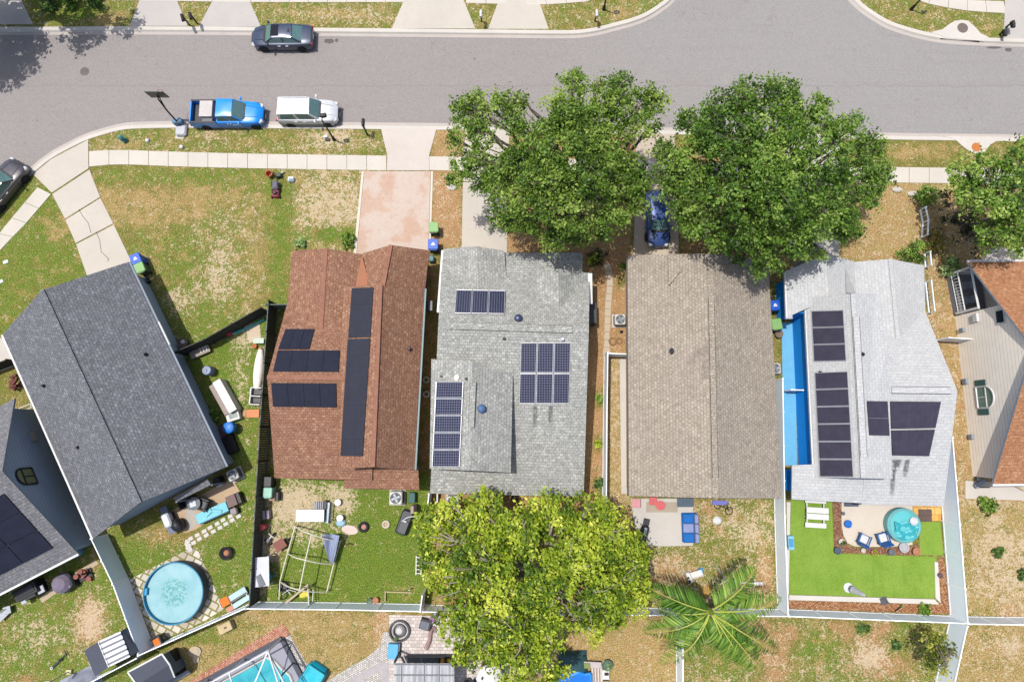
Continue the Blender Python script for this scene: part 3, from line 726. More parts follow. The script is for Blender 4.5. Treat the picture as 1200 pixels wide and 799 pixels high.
arched_window(h2, Vector((mid.x, mid.y, 3.0))+back*.47-ax*.2, -back, ax, 1.15, .95, BLACK, plain('blind_behind_glass', C(150, 150, 110), .3))
mb = MB(); qq = mid+back*.44-ax*3.1; mb.box((qq.x, qq.y, 1.7), (.7, .06, .5), rot2(Vector((0, 0)), ax)); mb.build('wall_box', PVF, h2, True)

# ---------------------------------------------------------------- B: brown-roofed house
h = house('brown-shingled house with black solar mats and a rust-stained driveway', G(410, 430))
BF = [BROWN, plain('brown_fascia', C(118, 82, 66), .7)]
FL, PK, RL = W(337, 354, 2.65), W(313, 442, 4.95), W(322, 560, 2.65)
RR_ = W(404, 562, 2.65); RGT = W(458, 440, 4.95)
roof = MB()
FRr = W(425, 354, 2.65)
roof.slab([FL, FRr, W(440, 443, 4.95), PK], .16, 0, 1, FRr-FL)                 # front slope of the main gable
roof.slab([RL, W(436, 563, 2.65), W(440, 443, 4.95), PK], .16, 0, 1, FRr-FL)    # rear slope
wa, wb, wr0, wr1 = W(342.5, 294, 2.65), W(337, 356, 2.65), W(382, 291, 3.45), W(376, 388, 3.52)
roof.slab([wa, wb, W(339, 366, 2.8), wr1, wr0], .16, 0, 1, wb-wa)
roof.slab([wr0, wr1, W(420, 372, 2.95), W(424, 298, 2.65)], .16, 0, 1, wb-wa)
g0, g1 = W(458, 287, 4.35), W(447, 345, 4.45)
roof.slab([g0, g1, W(417, 345, 3.1), W(425, 297, 2.9)], .16, 0, 1, g1-g0)
roof.slab([g0, g1, W(496, 356, 2.66), W(503.5, 293.5, 2.65)], .16, 0, 1, g1-g0)
u0, u1 = W(446, 334, 5.45), W(437, 547, 5.45)
uL0, uL1, uR0, uR1 = W(402, 336, 4.97), W(397.5, 549, 4.97), W(497.5, 338, 3.3), W(485.5, 550.5, 3.3)
roof.slab([u0, u1, uL1, uL0], .2, 0, 1, u1-u0); roof.slab([u0, u1, uR1, uR0], .2, 0, 1, u1-u0)
rr = [W(404, 546, 2.82), W(490, 546, 2.82), W(491.5, 574, 2.3), W(402.5, 572, 2.3)]
roof.slab(rr, .14, 0, 1, rr[1]-rr[0])
rf = roof.build('roof', BF, h, True)
mb = MB(); cr = [W(424, 299, 3.22), W(434, 336, 3.62), W(416.5, 336, 3.55)]; mb.slab(cr, .05, 0, 0); mb.build('cricket', plain('copper_flashing', C(170, 104, 66), .5, var=.08), h, True)
RCAP = plain('pale_brown_ridge_cap', C(164, 116, 94), .9, var=.3)
mb = MB()
for p, q in ((wr0, wr1), (g0, g1), (u0, u1), (PK, W(400, 443, 4.95))): strip_on(mb, p, q, .26, .025)
mb.build('ridge_cap', RCAP, h, True)
wl = MB()
wl.prism(shrink([W(342.5, 294, 2.65), W(424, 298, 2.65), W(438, 560, 2.65), W(322, 560, 2.65), W(334, 442, 2.65)], .4), -.05, 2.62)
wl.prism(shrink([W(425, 297, 2.65), W(503, 294, 2.65), W(497, 356, 2.65), W(419, 350, 2.65)], .35), -.05, 2.6)
wl.prism([Vector((W(400, 345, 2.65).x, W(400, 345, 2.65).y, 0)), W(491, 345, 2.65), W(480, 546, 2.65), W(397, 546, 2.65)], -.05, 2.63)
wl.prism(shrink([W(404, 540, 2.3), W(490, 540, 2.3), W(490, 573, 2.3), W(403, 572, 2.3)], .4), -.05, 2.15)
lft = [W(334, 360, 2.6)+Vector((.5, 0, 0)), W(326, 555, 2.6)+Vector((.5, 0, 0)), PK+Vector((.5, 0, -.35))]
wl.add([lft[0], lft[1], lft[2], lft[0]+Vector((.2, 0, 0)), lft[1]+Vector((.2, 0, 0)), lft[2]+Vector((.2, 0, 0))], [(0, 1, 2), (3, 5, 4), (0, 2, 5, 3), (1, 4, 5, 2)])
for x0, x1, apx, y, z in ((350, 418, 382, 294, 3.45), (432, 497, 458, 292, 4.3)):
    p0, p1, p2 = W(x0, y+6, 2.6), W(x1, y+6, 2.6), W(apx, y+6, z-.2)
    o_ = Vector((0, -.25, 0)); wl.add([p0, p1, p2, p0+o_, p1+o_, p2+o_], [(0, 1, 2), (3, 5, 4), (0, 2, 5, 3), (1, 4, 5, 2)])
gable_walls(wl, [uL0, uR0, uR1, uL1], (u0, u1), .3, .24)
wl.build('wall', WALL_TEAL, h, True)
gutter(h, uR0+Vector((.06, 0, 0)), uR1+Vector((.06, 0, 0)), plain('teal_gutter', C(120, 146, 150), .5))
mb = MB(); t = W(499, 358, 2.5); mb.box((t.x+.2, t.y, 2.2), (.5, .7, .5)); mb.build('wall_box', DKMETAL, h, True)
Pf, Pr, Pu = [FL, FRr, PK], [RL, W(436, 563, 2.65), PK], [u0, u1, uL0]
panel_array(h, [(335, 386), (369, 386), (362.5, 410), (326, 410)], Pf, 3, 1, TH_BLACK, BLACK, .02)
panel_array(h, [(326, 411), (398.5, 411), (397, 436.5), (320, 436)], Pf, 4, 1, TH_BLACK, BLACK, .02)
panel_array(h, [(318, 448), (394, 448.5), (394.5, 477), (320.5, 476)], Pr, 4, 1, TH_BLACK, BLACK, .02)
panel_array(h, [(413, 338), (438, 337), (434.5, 395), (408.5, 396)], Pu, 1, 3, TH_BLACK, BLACK, .006)
panel_array(h, [(408, 397.5), (434.4, 396.5), (425.5, 534.5), (399.5, 534)], Pu, 1, 7, TH_BLACK, BLACK, .006)
Pur = [u0, u1, uR0]; vent_pipe(h, 480, 409, Pur, .2, .07)
# ---------------------------------------------------------------- C: grey speckled roof with cell panels
h = house('grey-speckled roof house with gridded solar cell panels and a porch in tree shade', G(595, 430)); HC = h
GF = [GREYSH, plain('pale_grey_fascia', C(206, 208, 206), .6)]
cE = [W(519, 293, 2.65), W(690, 318, 2.65), W(684, 582, 2.5), W(504, 578, 2.5)]
cr0, cr1 = W(513.5, 383, 4.9), W(690, 387, 4.9)
roof = MB()
pF = [W(518, 312, 2.9), W(628, 316, 2.9), cr1, cr0]
roof.slab([W(517, 318, 2.9), W(691, 330, 2.9), cr1, cr0], .16, 0, 1, cr1-cr0)
roof.slab([cr0, cr1, cE[2], cE[3]], .16, 0, 1, cr1-cr0)
# left front gable, right front gable, porch shed between
a0, a1 = W(559, 288.5, 3.45), W(561, 342, 3.5)
roof.slab([a0, a1, W(516, 336, 2.85), W(519.5, 292, 2.65)], .16, 0, 1, a1-a0); roof.slab([a0, a1, W(594, 337, 3.0), W(591, 294, 2.8)], .16, 0, 1, a1-a0)
b0, b1 = W(655, 315, 3.85), W(656, 372, 4.2)
roof.slab([b0, b1, W(628, 360, 3.6), W(628, 317, 3.3)], .16, 0, 1, b1-b0); roof.slab([b0, b1, W(690.5, 357, 2.75), W(690.5, 320, 2.7)], .16, 0, 1, b1-b0)
porch = [W(590, 296, 2.45), W(682.5, 296, 2.45), W(682.5, 334, 2.95), W(590, 330, 2.95)]
roof.slab(porch, .1, 0, 1, porch[1]-porch[0])
cu0, cu1 = W(553.5, 424, 5.6), W(549.5, 551, 5.6)
cL0, cL1, cR0, cR1 = W(505.5, 420.5, 4.55), W(503.5, 549, 4.55), W(601, 440, 4.4), W(598.5, 553.5, 4.4)
roof.slab([cu0, cu1, cL1, cL0], .2, 0, 1, cu1-cu0); roof.slab([cu0, cu1, cR1, cR0], .2, 0, 1, cu1-cu0)
roof.build('roof', GF, h, True)
wl = MB()
wl.prism(shrink([W(517, 318, 2.5), W(690, 322, 2.5), W(684, 580, 2.4), W(505, 576, 2.4)], .42), -.05, 2.4)
wl.prism(shrink([W(520, 293, 2.5), W(591, 295, 2.5), W(596, 346, 2.5), W(516, 346, 2.5)], .35), -.05, 2.5)
wl.prism(shrink([W(629, 317, 2.5), W(690, 320, 2.5), W(690, 360, 2.5), W(629, 360, 2.5)], .35), -.05, 2.5)
gable_walls(wl, [cL0, cR0, cR1, cL1], (cu0, cu1), .3, .24)
for e in (-1, 1):   # gable ends of the main ridge
    if e < 0: t = [W(517, 320, 2.8)+Vector((.5, 0, 0)), W(505, 576, 2.5)+Vector((.5, 0, 0)), cr0+Vector((.5, 0, -.3))]
    else: t = [W(689, 332, 2.8)-Vector((.5, 0, 0)), W(684, 580, 2.5)-Vector((.5, 0, 0)), cr1-Vector((.5, 0, .3))]
    o_ = Vector((-.2*e, 0, 0)); wl.add(t+[p+o_ for p in t]+[t[0]-Vector((0, 0, .6)), t[1]-Vector((0, 0, .4))], [(0, 1, 2), (3, 5, 4), (0, 6, 7, 1)])
for c in ((556, 292, 590, 2.5, a0), (632, 320, 688, 2.5, b0)):
    p0, p1, p2 = W(c[0] if c[0] > 600 else 523, c[1]+4, 2.5), W(c[2], c[1]+5, 2.5), c[4]+Vector((0, -.35, -.2)); o_ = Vector((0, -.2, 0))
    wl.add([p0, p1, p2, p0+o_, p1+o_, p2+o_], [(0, 1, 2), (3, 5, 4)])
wl.build('wall', WALL_CREAM, h, True)
mb = MB()
for x in (596, 612, 624): p = W(x, 297.5, 2.3); mb.box((p.x, p.y-.1, 1.15), (.12, .12, 2.3))
mb.build('porch_post', TRIM, h, True)
gutter(h, W(518.5, 293, 2.75), W(513, 366, 2.75), TRIM, .16); gutter(h, W(691.5, 320, 2.8), W(692, 356, 2.8), TRIM, .3)
mb = MB(); p = W(693, 367, 1.2); mb.box((p.x+.1, p.y, .7), (.5, 1.5, 1.4)); mb.build('meter_cupboard', plain('dark_cupboard', C(66, 70, 72), .6), h, True)
ridge_vent(h, W(527, 381.5, 4.93), W(671, 386, 4.93), GREYSH, .46); ridge_vent(h, W(554.5, 448, 5.62), W(552, 500, 5.62), GREYSH, .36)
Pf, Pr, PuL, PuR = [cr0, cr1, W(517, 318, 2.9)], [cr0, cr1, cE[2]], [cu0, cu1, cL1], [cu0, cu1, cR1]
panel_array(h, [(534.5, 340), (592.5, 341), (591.5, 369), (532.5, 368)], Pf, 3, 1, PV, PVF, .08)
panel_array(h, [(610, 401), (669, 401), (667, 473), (608, 473)], Pr, 3, 2, PV, PVF, .08)
panel_array(h, [(512, 447), (544.5, 447), (540, 547), (507, 547)], PuL, 1, 5, PV, PVF, .08, .16)
BLUEV = plain('blue_ventilator_paint', C(74, 104, 150), .55, .1); NAVYV = plain('navy_ventilator_paint', C(62, 72, 106), .35, .2)
roof_vent(h, 607.5, 373, Pf, .26, NAVYV); roof_vent(h, 564.5, 479, PuR, .27, BLUEV)
vent_pipe(h, 591, 397, Pr, .2, .06); vent_pipe(h, 659, 398, Pr, .35, .09, PVF); vent_pipe(h, 518, 441, PuL, .15, .06); vent_pipe(h, 536, 442.5, PuL, .15, .12, TRIM); vent_pipe(h, 547, 444, PuL, .15, .06)
h_streak = None

# ---------------------------------------------------------------- D: tan roof
h = house('tan-shingled long gabled house between two straight fences, no solar panels', G(820, 440))
dE = [W(735.5, 299, 2.65), W(900, 305, 2.65), W(917, 584, 2.65), W(737, 581, 2.65)]
dr0, dr1 = W(832, 297, 4.75), W(838.5, 583.5, 4.75)
roof = MB(); gable_roof(roof, dE, (dr0, dr1))
c0, c1 = W(783, 300, 3.95), W(784, 334, 4.0)
roof.slab([c0, c1, W(809, 305, 4.22), W(806, 297, 4.1)], .1, 0, 1, c1-c0)
roof.build('roof', [TAN, plain('tan_fascia', C(150, 136, 124), .7)], h, True)
mb = MB(); gable_walls(mb, dE, (dr0, dr1), .3); mb.build('wall', WALL_CREAM, h, True)
mb = MB(); strip_on(mb, dr0, dr1, .36, .03); mb.build('ridge_cap', TAN, h, True)
ridge_vent(h, lerp(dr0, dr1, .19)+Vector((0, 0, .03)), lerp(dr0, dr1, .92)+Vector((0, 0, .03)), TAN, .36)
PdL = [dE[0], dr0, dr1]; vent_pipe(h, 786, 411, PdL, .3, .07); vent_pipe(h, 787.5, 411.5, PdL, .1, .12)
mb = MB()
for pts in ([(829, 401), (830.5, 417), (806, 428), (804, 421)], [(830, 420), (830.8, 440), (822, 446), (823, 424)]):
    plate(mb, [onplane(x, y, PdL) for x, y in pts], .022, .02, 0, 0, dr1-dr0)
mb.build('patched_shingles', shingle('newer_shingle', C(124, 114, 106), C(160, 148, 136), C(188, 176, 162), C(104, 94, 86), .3, .34), h, True)
gutter(h, dE[0]+Vector((-.05, 0, .02)), dE[3]+Vector((-.05, 0, .02)), plain('brown_gutter', C(86, 72, 66), .5), .1)

# ---------------------------------------------------------------- E: pale roof, blue walls
h = HE = house('pale grey-roofed house with bright blue walls and purplish solar mats', G(1010, 450))
EF = [PALE, plain('bright_fascia', C(226, 230, 234), .5)]
eR0, eR1, ePK = W(1084, 364, 2.65), W(1106, 593, 2.65), W(1122, 458, 4.95)
ridL = W(1020, 456, 4.95)
roof = MB()
roof.slab([W(985, 364, 2.65), eR0, ePK, ridL], .16, 0, 1, ePK-ridL)
rearL = W(928, 585, 2.55)
roof.slab([ridL, ePK, eR1, W(1010, 591, 2.55)], .16, 0, 1, ePK-ridL)
roof.slab([W(928.5, 545, 2.95), W(1046, 540, 3.4), W(1060, 592, 2.57), rearL], .14, 0, 1, ePK-ridL)
f0, f1 = W(1043, 303.5, 3.5), W(1052, 397, 3.52)
roof.slab([f0, f1, W(1084.5, 366, 2.66), W(1083, 311, 2.65)], .16, 0, 1, f1-f0); roof.slab([f0, f1, W(1000, 380, 2.85), W(996, 307.5, 2.8)], .16, 0, 1, f1-f0)
k0, k1 = W(968, 297.5, 3.75), W(971, 350, 3.8)
roof.slab([k0, k1, W(928.5, 369, 2.8), W(929, 373.5, 2.65), W(921, 373.5, 2.63), W(919, 318.5, 2.63)], .16, 0, 1, k1-k0); roof.slab([k0, k1, W(1003, 345, 2.95), W(1001, 306.5, 2.9)], .16, 0, 1, k1-k0)
eu0, eu1 = W(999, 344, 5.5), W(1011, 560, 5.5)
eL0, eL1, eQ0, eQ1 = W(942.5, 349, 2.9), W(953, 559, 2.9), W(1038, 410, 4.97), W(1046, 561, 4.9)
roof.slab([eu0, eu1, eL1, eL0], .2, 0, 1, eu1-eu0); roof.slab([eu0, eu1, eQ1, W(1040, 400, 4.95), W(1026, 344, 4.9)], .2, 0, 1, eu1-eu0)
roof.build('roof', EF, h, True)
wl = MB()
wl.prism(shrink([W(920, 319, 2.6), W(1000, 308, 2.6), W(1002, 373, 2.6), W(922, 373, 2.6)], .38), -.05, 2.55)
wl.prism(shrink([W(998, 310, 2.6), W(1083, 312, 2.6), W(1084, 370, 2.6), W(1000, 380, 2.6)], .38), -.05, 2.5)
wl.prism([Vector((q.x, q.y, 0)) for q in shrink([W(943, 351, 2.8), W(1084, 364, 2.65), W(1106, 592, 2.65), W(952, 575, 2.8)], .38)], -.05, 2.55)
wl.prism(shrink([W(929, 546, 2.6), W(1010, 546, 2.6), W(1010, 584, 2.6), W(929, 584, 2.6)], .38), -.05, 2.4)
gable_walls(wl, [eL0, W(1030, 349, 4.9), eQ1, eL1], (eu0, eu1), .36, .24)
t = [eR0-Vector((.5, 0, 0)), eR1-Vector((.5, 0, 0)), ePK-Vector((.5, 0, .3))]; o_ = Vector((-.2, 0, 0))
wl.add(t+[p+o_ for p in t]+[t[0]-Vector((0, 0, .4)), t[1]-Vector((0, 0, .4))], [(0, 1, 2), (3, 5, 4), (0, 6, 7, 1)])
for x0, x1, apx, y in ((926, 996, k0, 300), (1003, 1078, f0, 308)):
    p0, p1, p2 = W(x0, y+8, 2.5), W(x1, y+8, 2.5), apx+Vector((0, -.4, -.2)); o_ = Vector((0, -.2, 0))
    wl.add([p0, p1, p2, p0+o_, p1+o_, p2+o_], [(0, 1, 2), (3, 5, 4)])
wl.build('wall', WALL_BLUE, h, True)
mb = MB(); cr = [W(990.5, 312, 3.2), W(1003, 343.5, 3.4), W(992, 343.5, 3.4)]; mb.slab(cr, .05, 0, 0); mb.build('cricket', plain('grey_flashing', C(176, 178, 178), .5), h, True)
mb = MB(); strip_on(mb, f0, f1, .26, .03); strip_on(mb, eu0, eu1, .26, .03); mb.build('ridge_cap', PALE, h, True)
d = eu1-eu0; ridge_vent(h, eu0+d*.13+Vector((.12, 0, .02)), eu0+d*.89+Vector((.12, 0, .02)), PALE, .4)
ridge_vent(h, W(1045, 457, 4.98), W(1114, 457.5, 4.98), PALE, .4)
mb = MB(); strip_on(mb, W(943, 352, 2.88), W(953, 559, 2.88), .1, .06); strip_on(mb, W(919.5, 320, 2.64), W(921.5, 372, 2.64), .1, .06)
mb.build('gutter', TRIM, h, True)
PeL, PeQ, PeR = [eu0, eu1, eL1], [eu0, eu1, eQ1], [ridL, ePK, eR1]
panel_array(h, [(951, 364.5), (989, 363.5), (992.5, 423), (954, 424)], PeL, 1, 3, TH_PURP, PVF, .06)
panel_array(h, [(955, 436.5), (994, 435), (1001, 559), (961, 558.5)], PeL, 1, 6, TH_PURP, PVF, .06)
panel_array(h, [(1015, 469.5), (1039, 470), (1041.5, 510.5), (1017.5, 510)], PeQ, 1, 2, TH_PURP, BLACK, .02)
panel_array(h, [(1042, 469.5), (1102, 470), (1095.5, 501), (1043.5, 502)], PeR, 1, 1, TH_PURP, BLACK, .02)
panel_array(h, [(1043.5, 503.5), (1095, 502.5), (1088, 534), (1045, 533)], PeR, 1, 1, TH_PURP, BLACK, .02)
vent_pipe(h, 1011, 415, PeQ, .15, .07); vent_pipe(h, 961, 436, PeL, .15, .06)

# ---------------------------------------------------------------- F: rust-orange roof and beige gable at the right edge
h = house('orange-brown tiled house at the right edge with a beige lap-sided gable and green shutters', G(1180, 440))
ze = 2.9
e0, e1, ap = W(1134, 307, ze), W(1163.5, 567, ze), W(1211, 408, 6.9)
d = (e1-e0).normalized(); bk = Vector((-d.y, d.x, 0)); bk = bk if bk.x > 0 else -bk
LF = 14.0
roof = MB(); gable_roof(roof, [e0, e1, e1+bk*LF, e0+bk*LF], (ap, ap+bk*LF)); roof.build('roof', [RUST, plain('slate_fascia', C(150, 166, 184), .6)], h, True)
wl = MB(); m0, m1, mp_ = e0+bk*.75+d*3.4, e1+bk*.75-d*.3, ap+bk*.75
def gz(p):   # roof underside above a point of the gable wall
    t0, t1 = (p-e0).dot(d), (ap-e0).dot(d); L = (e1-e0).dot(d)
    return ze-.3+(6.9-ze)*(t0/t1 if t0 < t1 else (L-t0)/(L-t1))
F0 = lambda p, z: Vector((p.x, p.y, z))
apw = F0(e0+bk*.75+d*(ap-e0).dot(d), 6.55)
w0 = [F0(m0, -.05), F0(m1, -.05), F0(m1, gz(m1)), apw, F0(m0, gz(m0))]
wl.add(w0+[p+bk*12 for p in w0], [(0, 1, 2, 3, 4), (9, 8, 7, 6, 5), (0, 5, 6, 1), (1, 6, 7, 2), (0, 4, 9, 5)])
wl.prism([m0+bk*2.2-d*3.2, m0+bk*2.2, m0+bk*12, m0+bk*12-d*3.2], -.05, 2.7)
wl.build('wall', SID_CREAM, h, True)
wc = e0+bk*.745+d*(( W(1124, 467, 0)-e0).dot(d))
GREENSH = plain('green_shutter', C(72, 112, 108), .6)
arched_window(h, F0(wc, 1.35), -bk, d, 1.5, .85, TRIM, GLASS2, GREENSH)
wq = e0+bk*.745+d*4.2; f = MB(); f.box((wq.x-bk.x*.03, wq.y-bk.y*.03, 4.35), (1.0, .07, .75), rot2(Vector((0, 0)), d)); wn = f.build('window', TRIM, h, True)
f = MB(); f.box((wq.x-bk.x*.06, wq.y-bk.y*.06, 4.35), (.8, .05, .6), rot2(Vector((0, 0)), d)); g = f.build('pane', GLASS, None); g.parent = wn
for v in g.data.vertices: v.co -= h.location
for k, z, s_ in ((1.15, .7, .3), (8.9, .4, .35), (4.9, .45, .4)):
    q_ = m0-bk*.08+d*(k if k < 8.5 else 8.9); f = MB(); f.bbox((q_.x, q_.y, z), (.22, s_, .4), rot2(Vector((0, 0)), bk), .03); f.build('meter_box', GREYTRIM, h, True)
q_ = m0-bk*.1+d*.5; f = MB(); f.bbox((q_.x, q_.y, 2.2), (.18, .6, .4), rot2(Vector((0, 0)), bk), .03); f.build('wall_sign_box', TRIM, h, True)
# recessed side porch with a white balustrade
pc = MB(); po = m0-d*3.1; s0, s1 = po-bk*.35, m0-bk*.1
pc.prism([s0, s1-d*.05, s1+bk*2.2-d*.05, s0+bk*2.3], -.05, .35); pc.build('porch_floor', plain('dark_porch_floor', C(140, 140, 146), .8), h, True)
rl = MB()
def rail(a, b):
    L = (b-a).length; rl.tube([F0(a, 1.25), F0(b, 1.25)], .055, 4); rl.tube([F0(a, .55), F0(b, .55)], .04, 4)
    for k in range(int(L/.22)+1): p = a.lerp(b, k/max(1, int(L/.22))); rl.box((p.x, p.y, .9), (.05, .05, .7))
rail(s0, s1-d*.1); rail(s0, s0+bk*2.0); rl.build('balustrade', TRIM, h, True)
for p in (s0, s1-d*.15, s0+bk*2.1): f = MB(); f.box((p.x, p.y, 1.45), (.16, .16, 2.3)); f.build('porch_post', TRIM, h, True)
f = MB(); f.tube([F0(s0, 2.6), F0(s1-d*.1, 2.6)], .09, 4); f.tube([F0(s0, 2.6), F0(s0+bk*2.2, 2.6)], .09, 4); f.build('porch_beam', TRIM, h, True)
f = MB()
for k in (.9, 2.0):
    p = s0+d*k+bk*.9; f.bbox((p.x, p.y, .62), (.55, .55, .1), .3); f.bbox((p.x+.25, p.y, .95), (.08, .55, .6), .3)
f.build('porch_seat', GREYTRIM, h, True)
gutter(h, e0+Vector((0, .07, .05)), e0+bk*LF+Vector((0, .07, .05)), TRIM); gutter(h, e1+Vector((0, -.07, .05)), e1+bk*LF+Vector((0, -.07, .05)), TRIM)
slabp('patio', [(1131, 563), (1260, 570), (1260, 588), (1131, 584)], CONC, .03)

def stain_mat(name, c, amount):
    s = NT(name); uv = s.n('ShaderNodeUVMap'); uv.uv_map = 'UVMap'; sp = s.n('ShaderNodeSeparateXYZ'); s.l(uv.outputs[0], sp.inputs[0])
    nz = s.noise(s.coord(), 3.5, 4, .7); u = s.math('ABSOLUTE', s.math('SUBTRACT', s.math('ADD', sp.outputs[0], s.math('MULTIPLY', s.math('SUBTRACT', nz, .5), .5)), .5))
    a = s.math('MULTIPLY', s.sstep(u, .48, .1), s.math('MULTIPLY', s.sstep(sp.outputs[1], 0, .12), s.sstep(sp.outputs[1], 1, .5)))
    a = s.math('MULTIPLY', s.math('MULTIPLY', a, s.sstep(nz, .34, .56)), amount)
    s.out(c, .95, 0, .1); tr = s.n('ShaderNodeBsdfTransparent'); mx = s.n('ShaderNodeMixShader'); s.l(a, mx.inputs[0]); s.l(tr.outputs[0], mx.inputs[1]); s.l(s.b.outputs[0], mx.inputs[2]); s.l(mx.outputs[0], s.t.nodes['Material Output'].inputs[0]); return s.m
SOOT = stain_mat('grey_algae_stain', C(112, 114, 118), .8)
def roof_stain(root, quad, P, m):
    q = [onplane(x, y, P) for x, y in quad]; n = (q[1]-q[0]).cross(q[3]-q[0]).normalized(); n = n if n.z > 0 else -n
    b = MB(); b.add([p+n*.012 for p in q], [(0, 1, 2, 3)]); b.uv[0] = [(0, 0), (1, 0), (1, 1), (0, 1)]; return b.build('roof_stain', m, root, True)
for qd in ([(1044, 536), (1052, 536), (1049, 586), (1041, 586)], [(1060, 537), (1068, 537), (1064, 562), (1055, 562)], [(1030, 563), (1036, 563), (1038, 588), (1031, 588)], [(1018, 563), (1025, 563), (1026, 585), (1018, 585)], [(1049, 537), (1060, 537), (1052, 556), (1046, 556)]):
    roof_stain(HE, qd, PeR if qd[0][0] > 1040 else [rearL, W(1060, 592, 2.57), W(928.5, 545, 2.95)], SOOT)
for qd in ([(624, 474), (631, 474), (631, 505), (623, 505)], [(642, 474), (649, 474), (649, 503), (641, 503)]): roof_stain(HC, qd, [cr0, cr1, cE[2]], stain_mat('drip_stain', C(120, 122, 120), .7))
# ================================================================ FENCES
VINYL = plain('grey_white_vinyl', C(206, 216, 224, .9), .45, var=.06); VINCAP = plain('white_vinyl_rail', C(238, 240, 242, 1.1), .45, var=.04)
def wood(name, c):
    s = NT(name); co = s.coord(); a = s.noise(co, 1.3, 4); g = s.n('ShaderNodeMapping'); g.inputs['Scale'].default_value = (9, 9, .8); s.l(co, g.inputs[0]); f = s.noise(g.outputs[0], 2, 4, .7)
    col = s.ramp(a, [(.35, mul(c, .75)), (.65, mul(c, 1.15))]); col = s.mix(.5, col, s.ramp(f, [(.35, mul(c, .6)), (.65, mul(c, 1.3))]))
    m = s.out(col, .9, 0, .2); s.bump(f, .4, .01); MATS[name] = m; return m
WOODD = wood('dark_weathered_wood', C(92, 86, 80)); WOODG = wood('grey_green_wood', C(120, 132, 128))
def fence(label, path, H=1.83, panel=VINYL, rail=VINCAP, post=VINCAP, step=2.4, slats=False, group=None, w=.1, gapz=.05):
    P = [G(x, y) for x, y in path]; root = thing('fence', label, 'fence', P[0].copy(), 0, group)
    for i in range(len(P)-1):
        a, b = P[i], P[i+1]; L = (b-a).length; n = max(1, round(L/step)); rz = rot2(a, b)
        for k in range(n):
            p, q = a.lerp(b, k/n), a.lerp(b, (k+1)/n); c = (p+q)/2; l = L/n
            mb = MB()
            if slats:
                ns = max(2, int(l/.16))
                for j in range(ns):
                    r = p.lerp(q, (j+.5)/ns); mb.box((r.x, r.y, gapz+(H-gapz)/2+random.uniform(-.015, .015)), (l/ns-.012, .03, H-gapz), rz)
            else:
                mb.box((c.x, c.y, gapz+(H-gapz)/2-.03), (l-w, .035, H-gapz-.1), rz)
                for j in range(1, int(l/.3)): r = p.lerp(q, j*.3/l); mb.box((r.x, r.y, H/2), (.02, .043, H-.25), rz, 0)
            mb.build('panel', panel, root, True)
            rb = MB(); rb.box((c.x, c.y, H-.05), (l-w*.8, .06, .1), rz); rb.build('rail', rail, root, True); rb = MB(); rb.box((c.x, c.y, .14), (l-w*.8, .07, .12), rz); rb.build('rail', rail, root, True)
        for k in range(n+(1 if i == len(P)-2 else 0)):
            p = a.lerp(b, k/n); mb = MB(); mb.box((p.x, p.y, H/2), (w, w, H+.06), rz); mb.box((p.x, p.y, H+.05), (w*1.1, w*1.1, .04), rz, taper=.7); mb.build('post', post, root, True)
    return root
fence('tall grey vinyl fence right of the pale-roofed house, running down past its lawn', [(1096, 512), (1104, 610), (1112.5, 720)])
fence('grey vinyl fence between the tan roof and the blue-walled house', [(905, 446), (907, 600), (910.5, 711)])
fence('long grey vinyl fence behind the bright green turf, shrub and fence cross posts included', [(797, 712), (912, 713), (1112, 721)])
fence('short grey vinyl fence running off the right edge from the fence crossing', [(1114, 721.5), (1175, 722.5), (1290, 723)])
fence('grey vinyl fence running to the lower edge beside the small round tree', [(1112, 724), (1096, 795), (1086, 840)])
fence('narrow pale fence below the palm running straight down to the lower edge', [(792, 714), (792.5, 860)])
fence('pale vinyl fence between the sandy side strip and the tan-roofed house', [(708, 416), (707, 480), (706, 600), (703, 706)], w=.08)
fence('low white gate panel across the side strip beside the tan roof', [(709, 417), (736, 418)], step=1.7, H=1.6)
fence('pale fence hidden under the yellow-green tree, meeting the palm', [(500, 708), (640, 711), (793, 712)])
fence('blue-grey vinyl fence along the bottom of the weedy back garden', [(300, 704.5), (400, 705.5), (497, 707.5)])
fence('short grey fence stub at the corner of the weedy garden under the tree edge', [(497, 705), (499, 690)], step=1.2)
fence('grey fence closing the narrow gap between brown and grey houses', [(506, 576), (504, 594)], step=1.4, H=1.6)
fence('grey vinyl fence sloping from the charcoal house past the round pool', [(126.5, 626), (151, 677), (180, 755)], step=2.2)
fence('pale vinyl fence running diagonally below the round pool', [(180, 757), (300, 704)], step=2.2)
fence('pale vinyl fence continuing lower left beside the metal shed', [(178, 760), (60, 822)], step=2.2)
fence('dark wooden fence along the left side of the weedy back garden', [(325.5, 358), (316, 500), (304.5, 702)], 1.85, WOODD, WOODG, WOODD, 2.4, True)
fence('black wooden fence slanting from the charcoal house to the brown house', [(219, 416), (252, 402), (316, 366)], 1.8, plain('black_stained_wood', C(60, 58, 60), .8, var=.3), plain('dark_rail', C(84, 80, 78), .8, var=.3), plain('dark_rail', C(84, 80, 78)), 2.2, True)
fence('short dark fence joining the brown house to the slanting black fence', [(322, 362), (346, 362)], 1.7, WOODG, WOODG, WOODG, 1.5, True)
fence('dark gate between the two houses at the left edge', [(-6, 436), (26, 424)], 1.5, plain('black_stained_wood', C(60, 58, 60)), BLACK, BLACK, 1.5, True)
fence('small white side gate between the grey fence and the blue wall', [(917, 458), (930, 458.5)], 1.5, VINCAP, VINCAP, VINCAP, 1.2)
fence('white open-rail fence beside the clipped round bush', [(1077, 247), (1080, 262), (1079, 279)], 0.85, VINYL, VINYL, VINYL, 2.4, gapz=.7, w=.06)
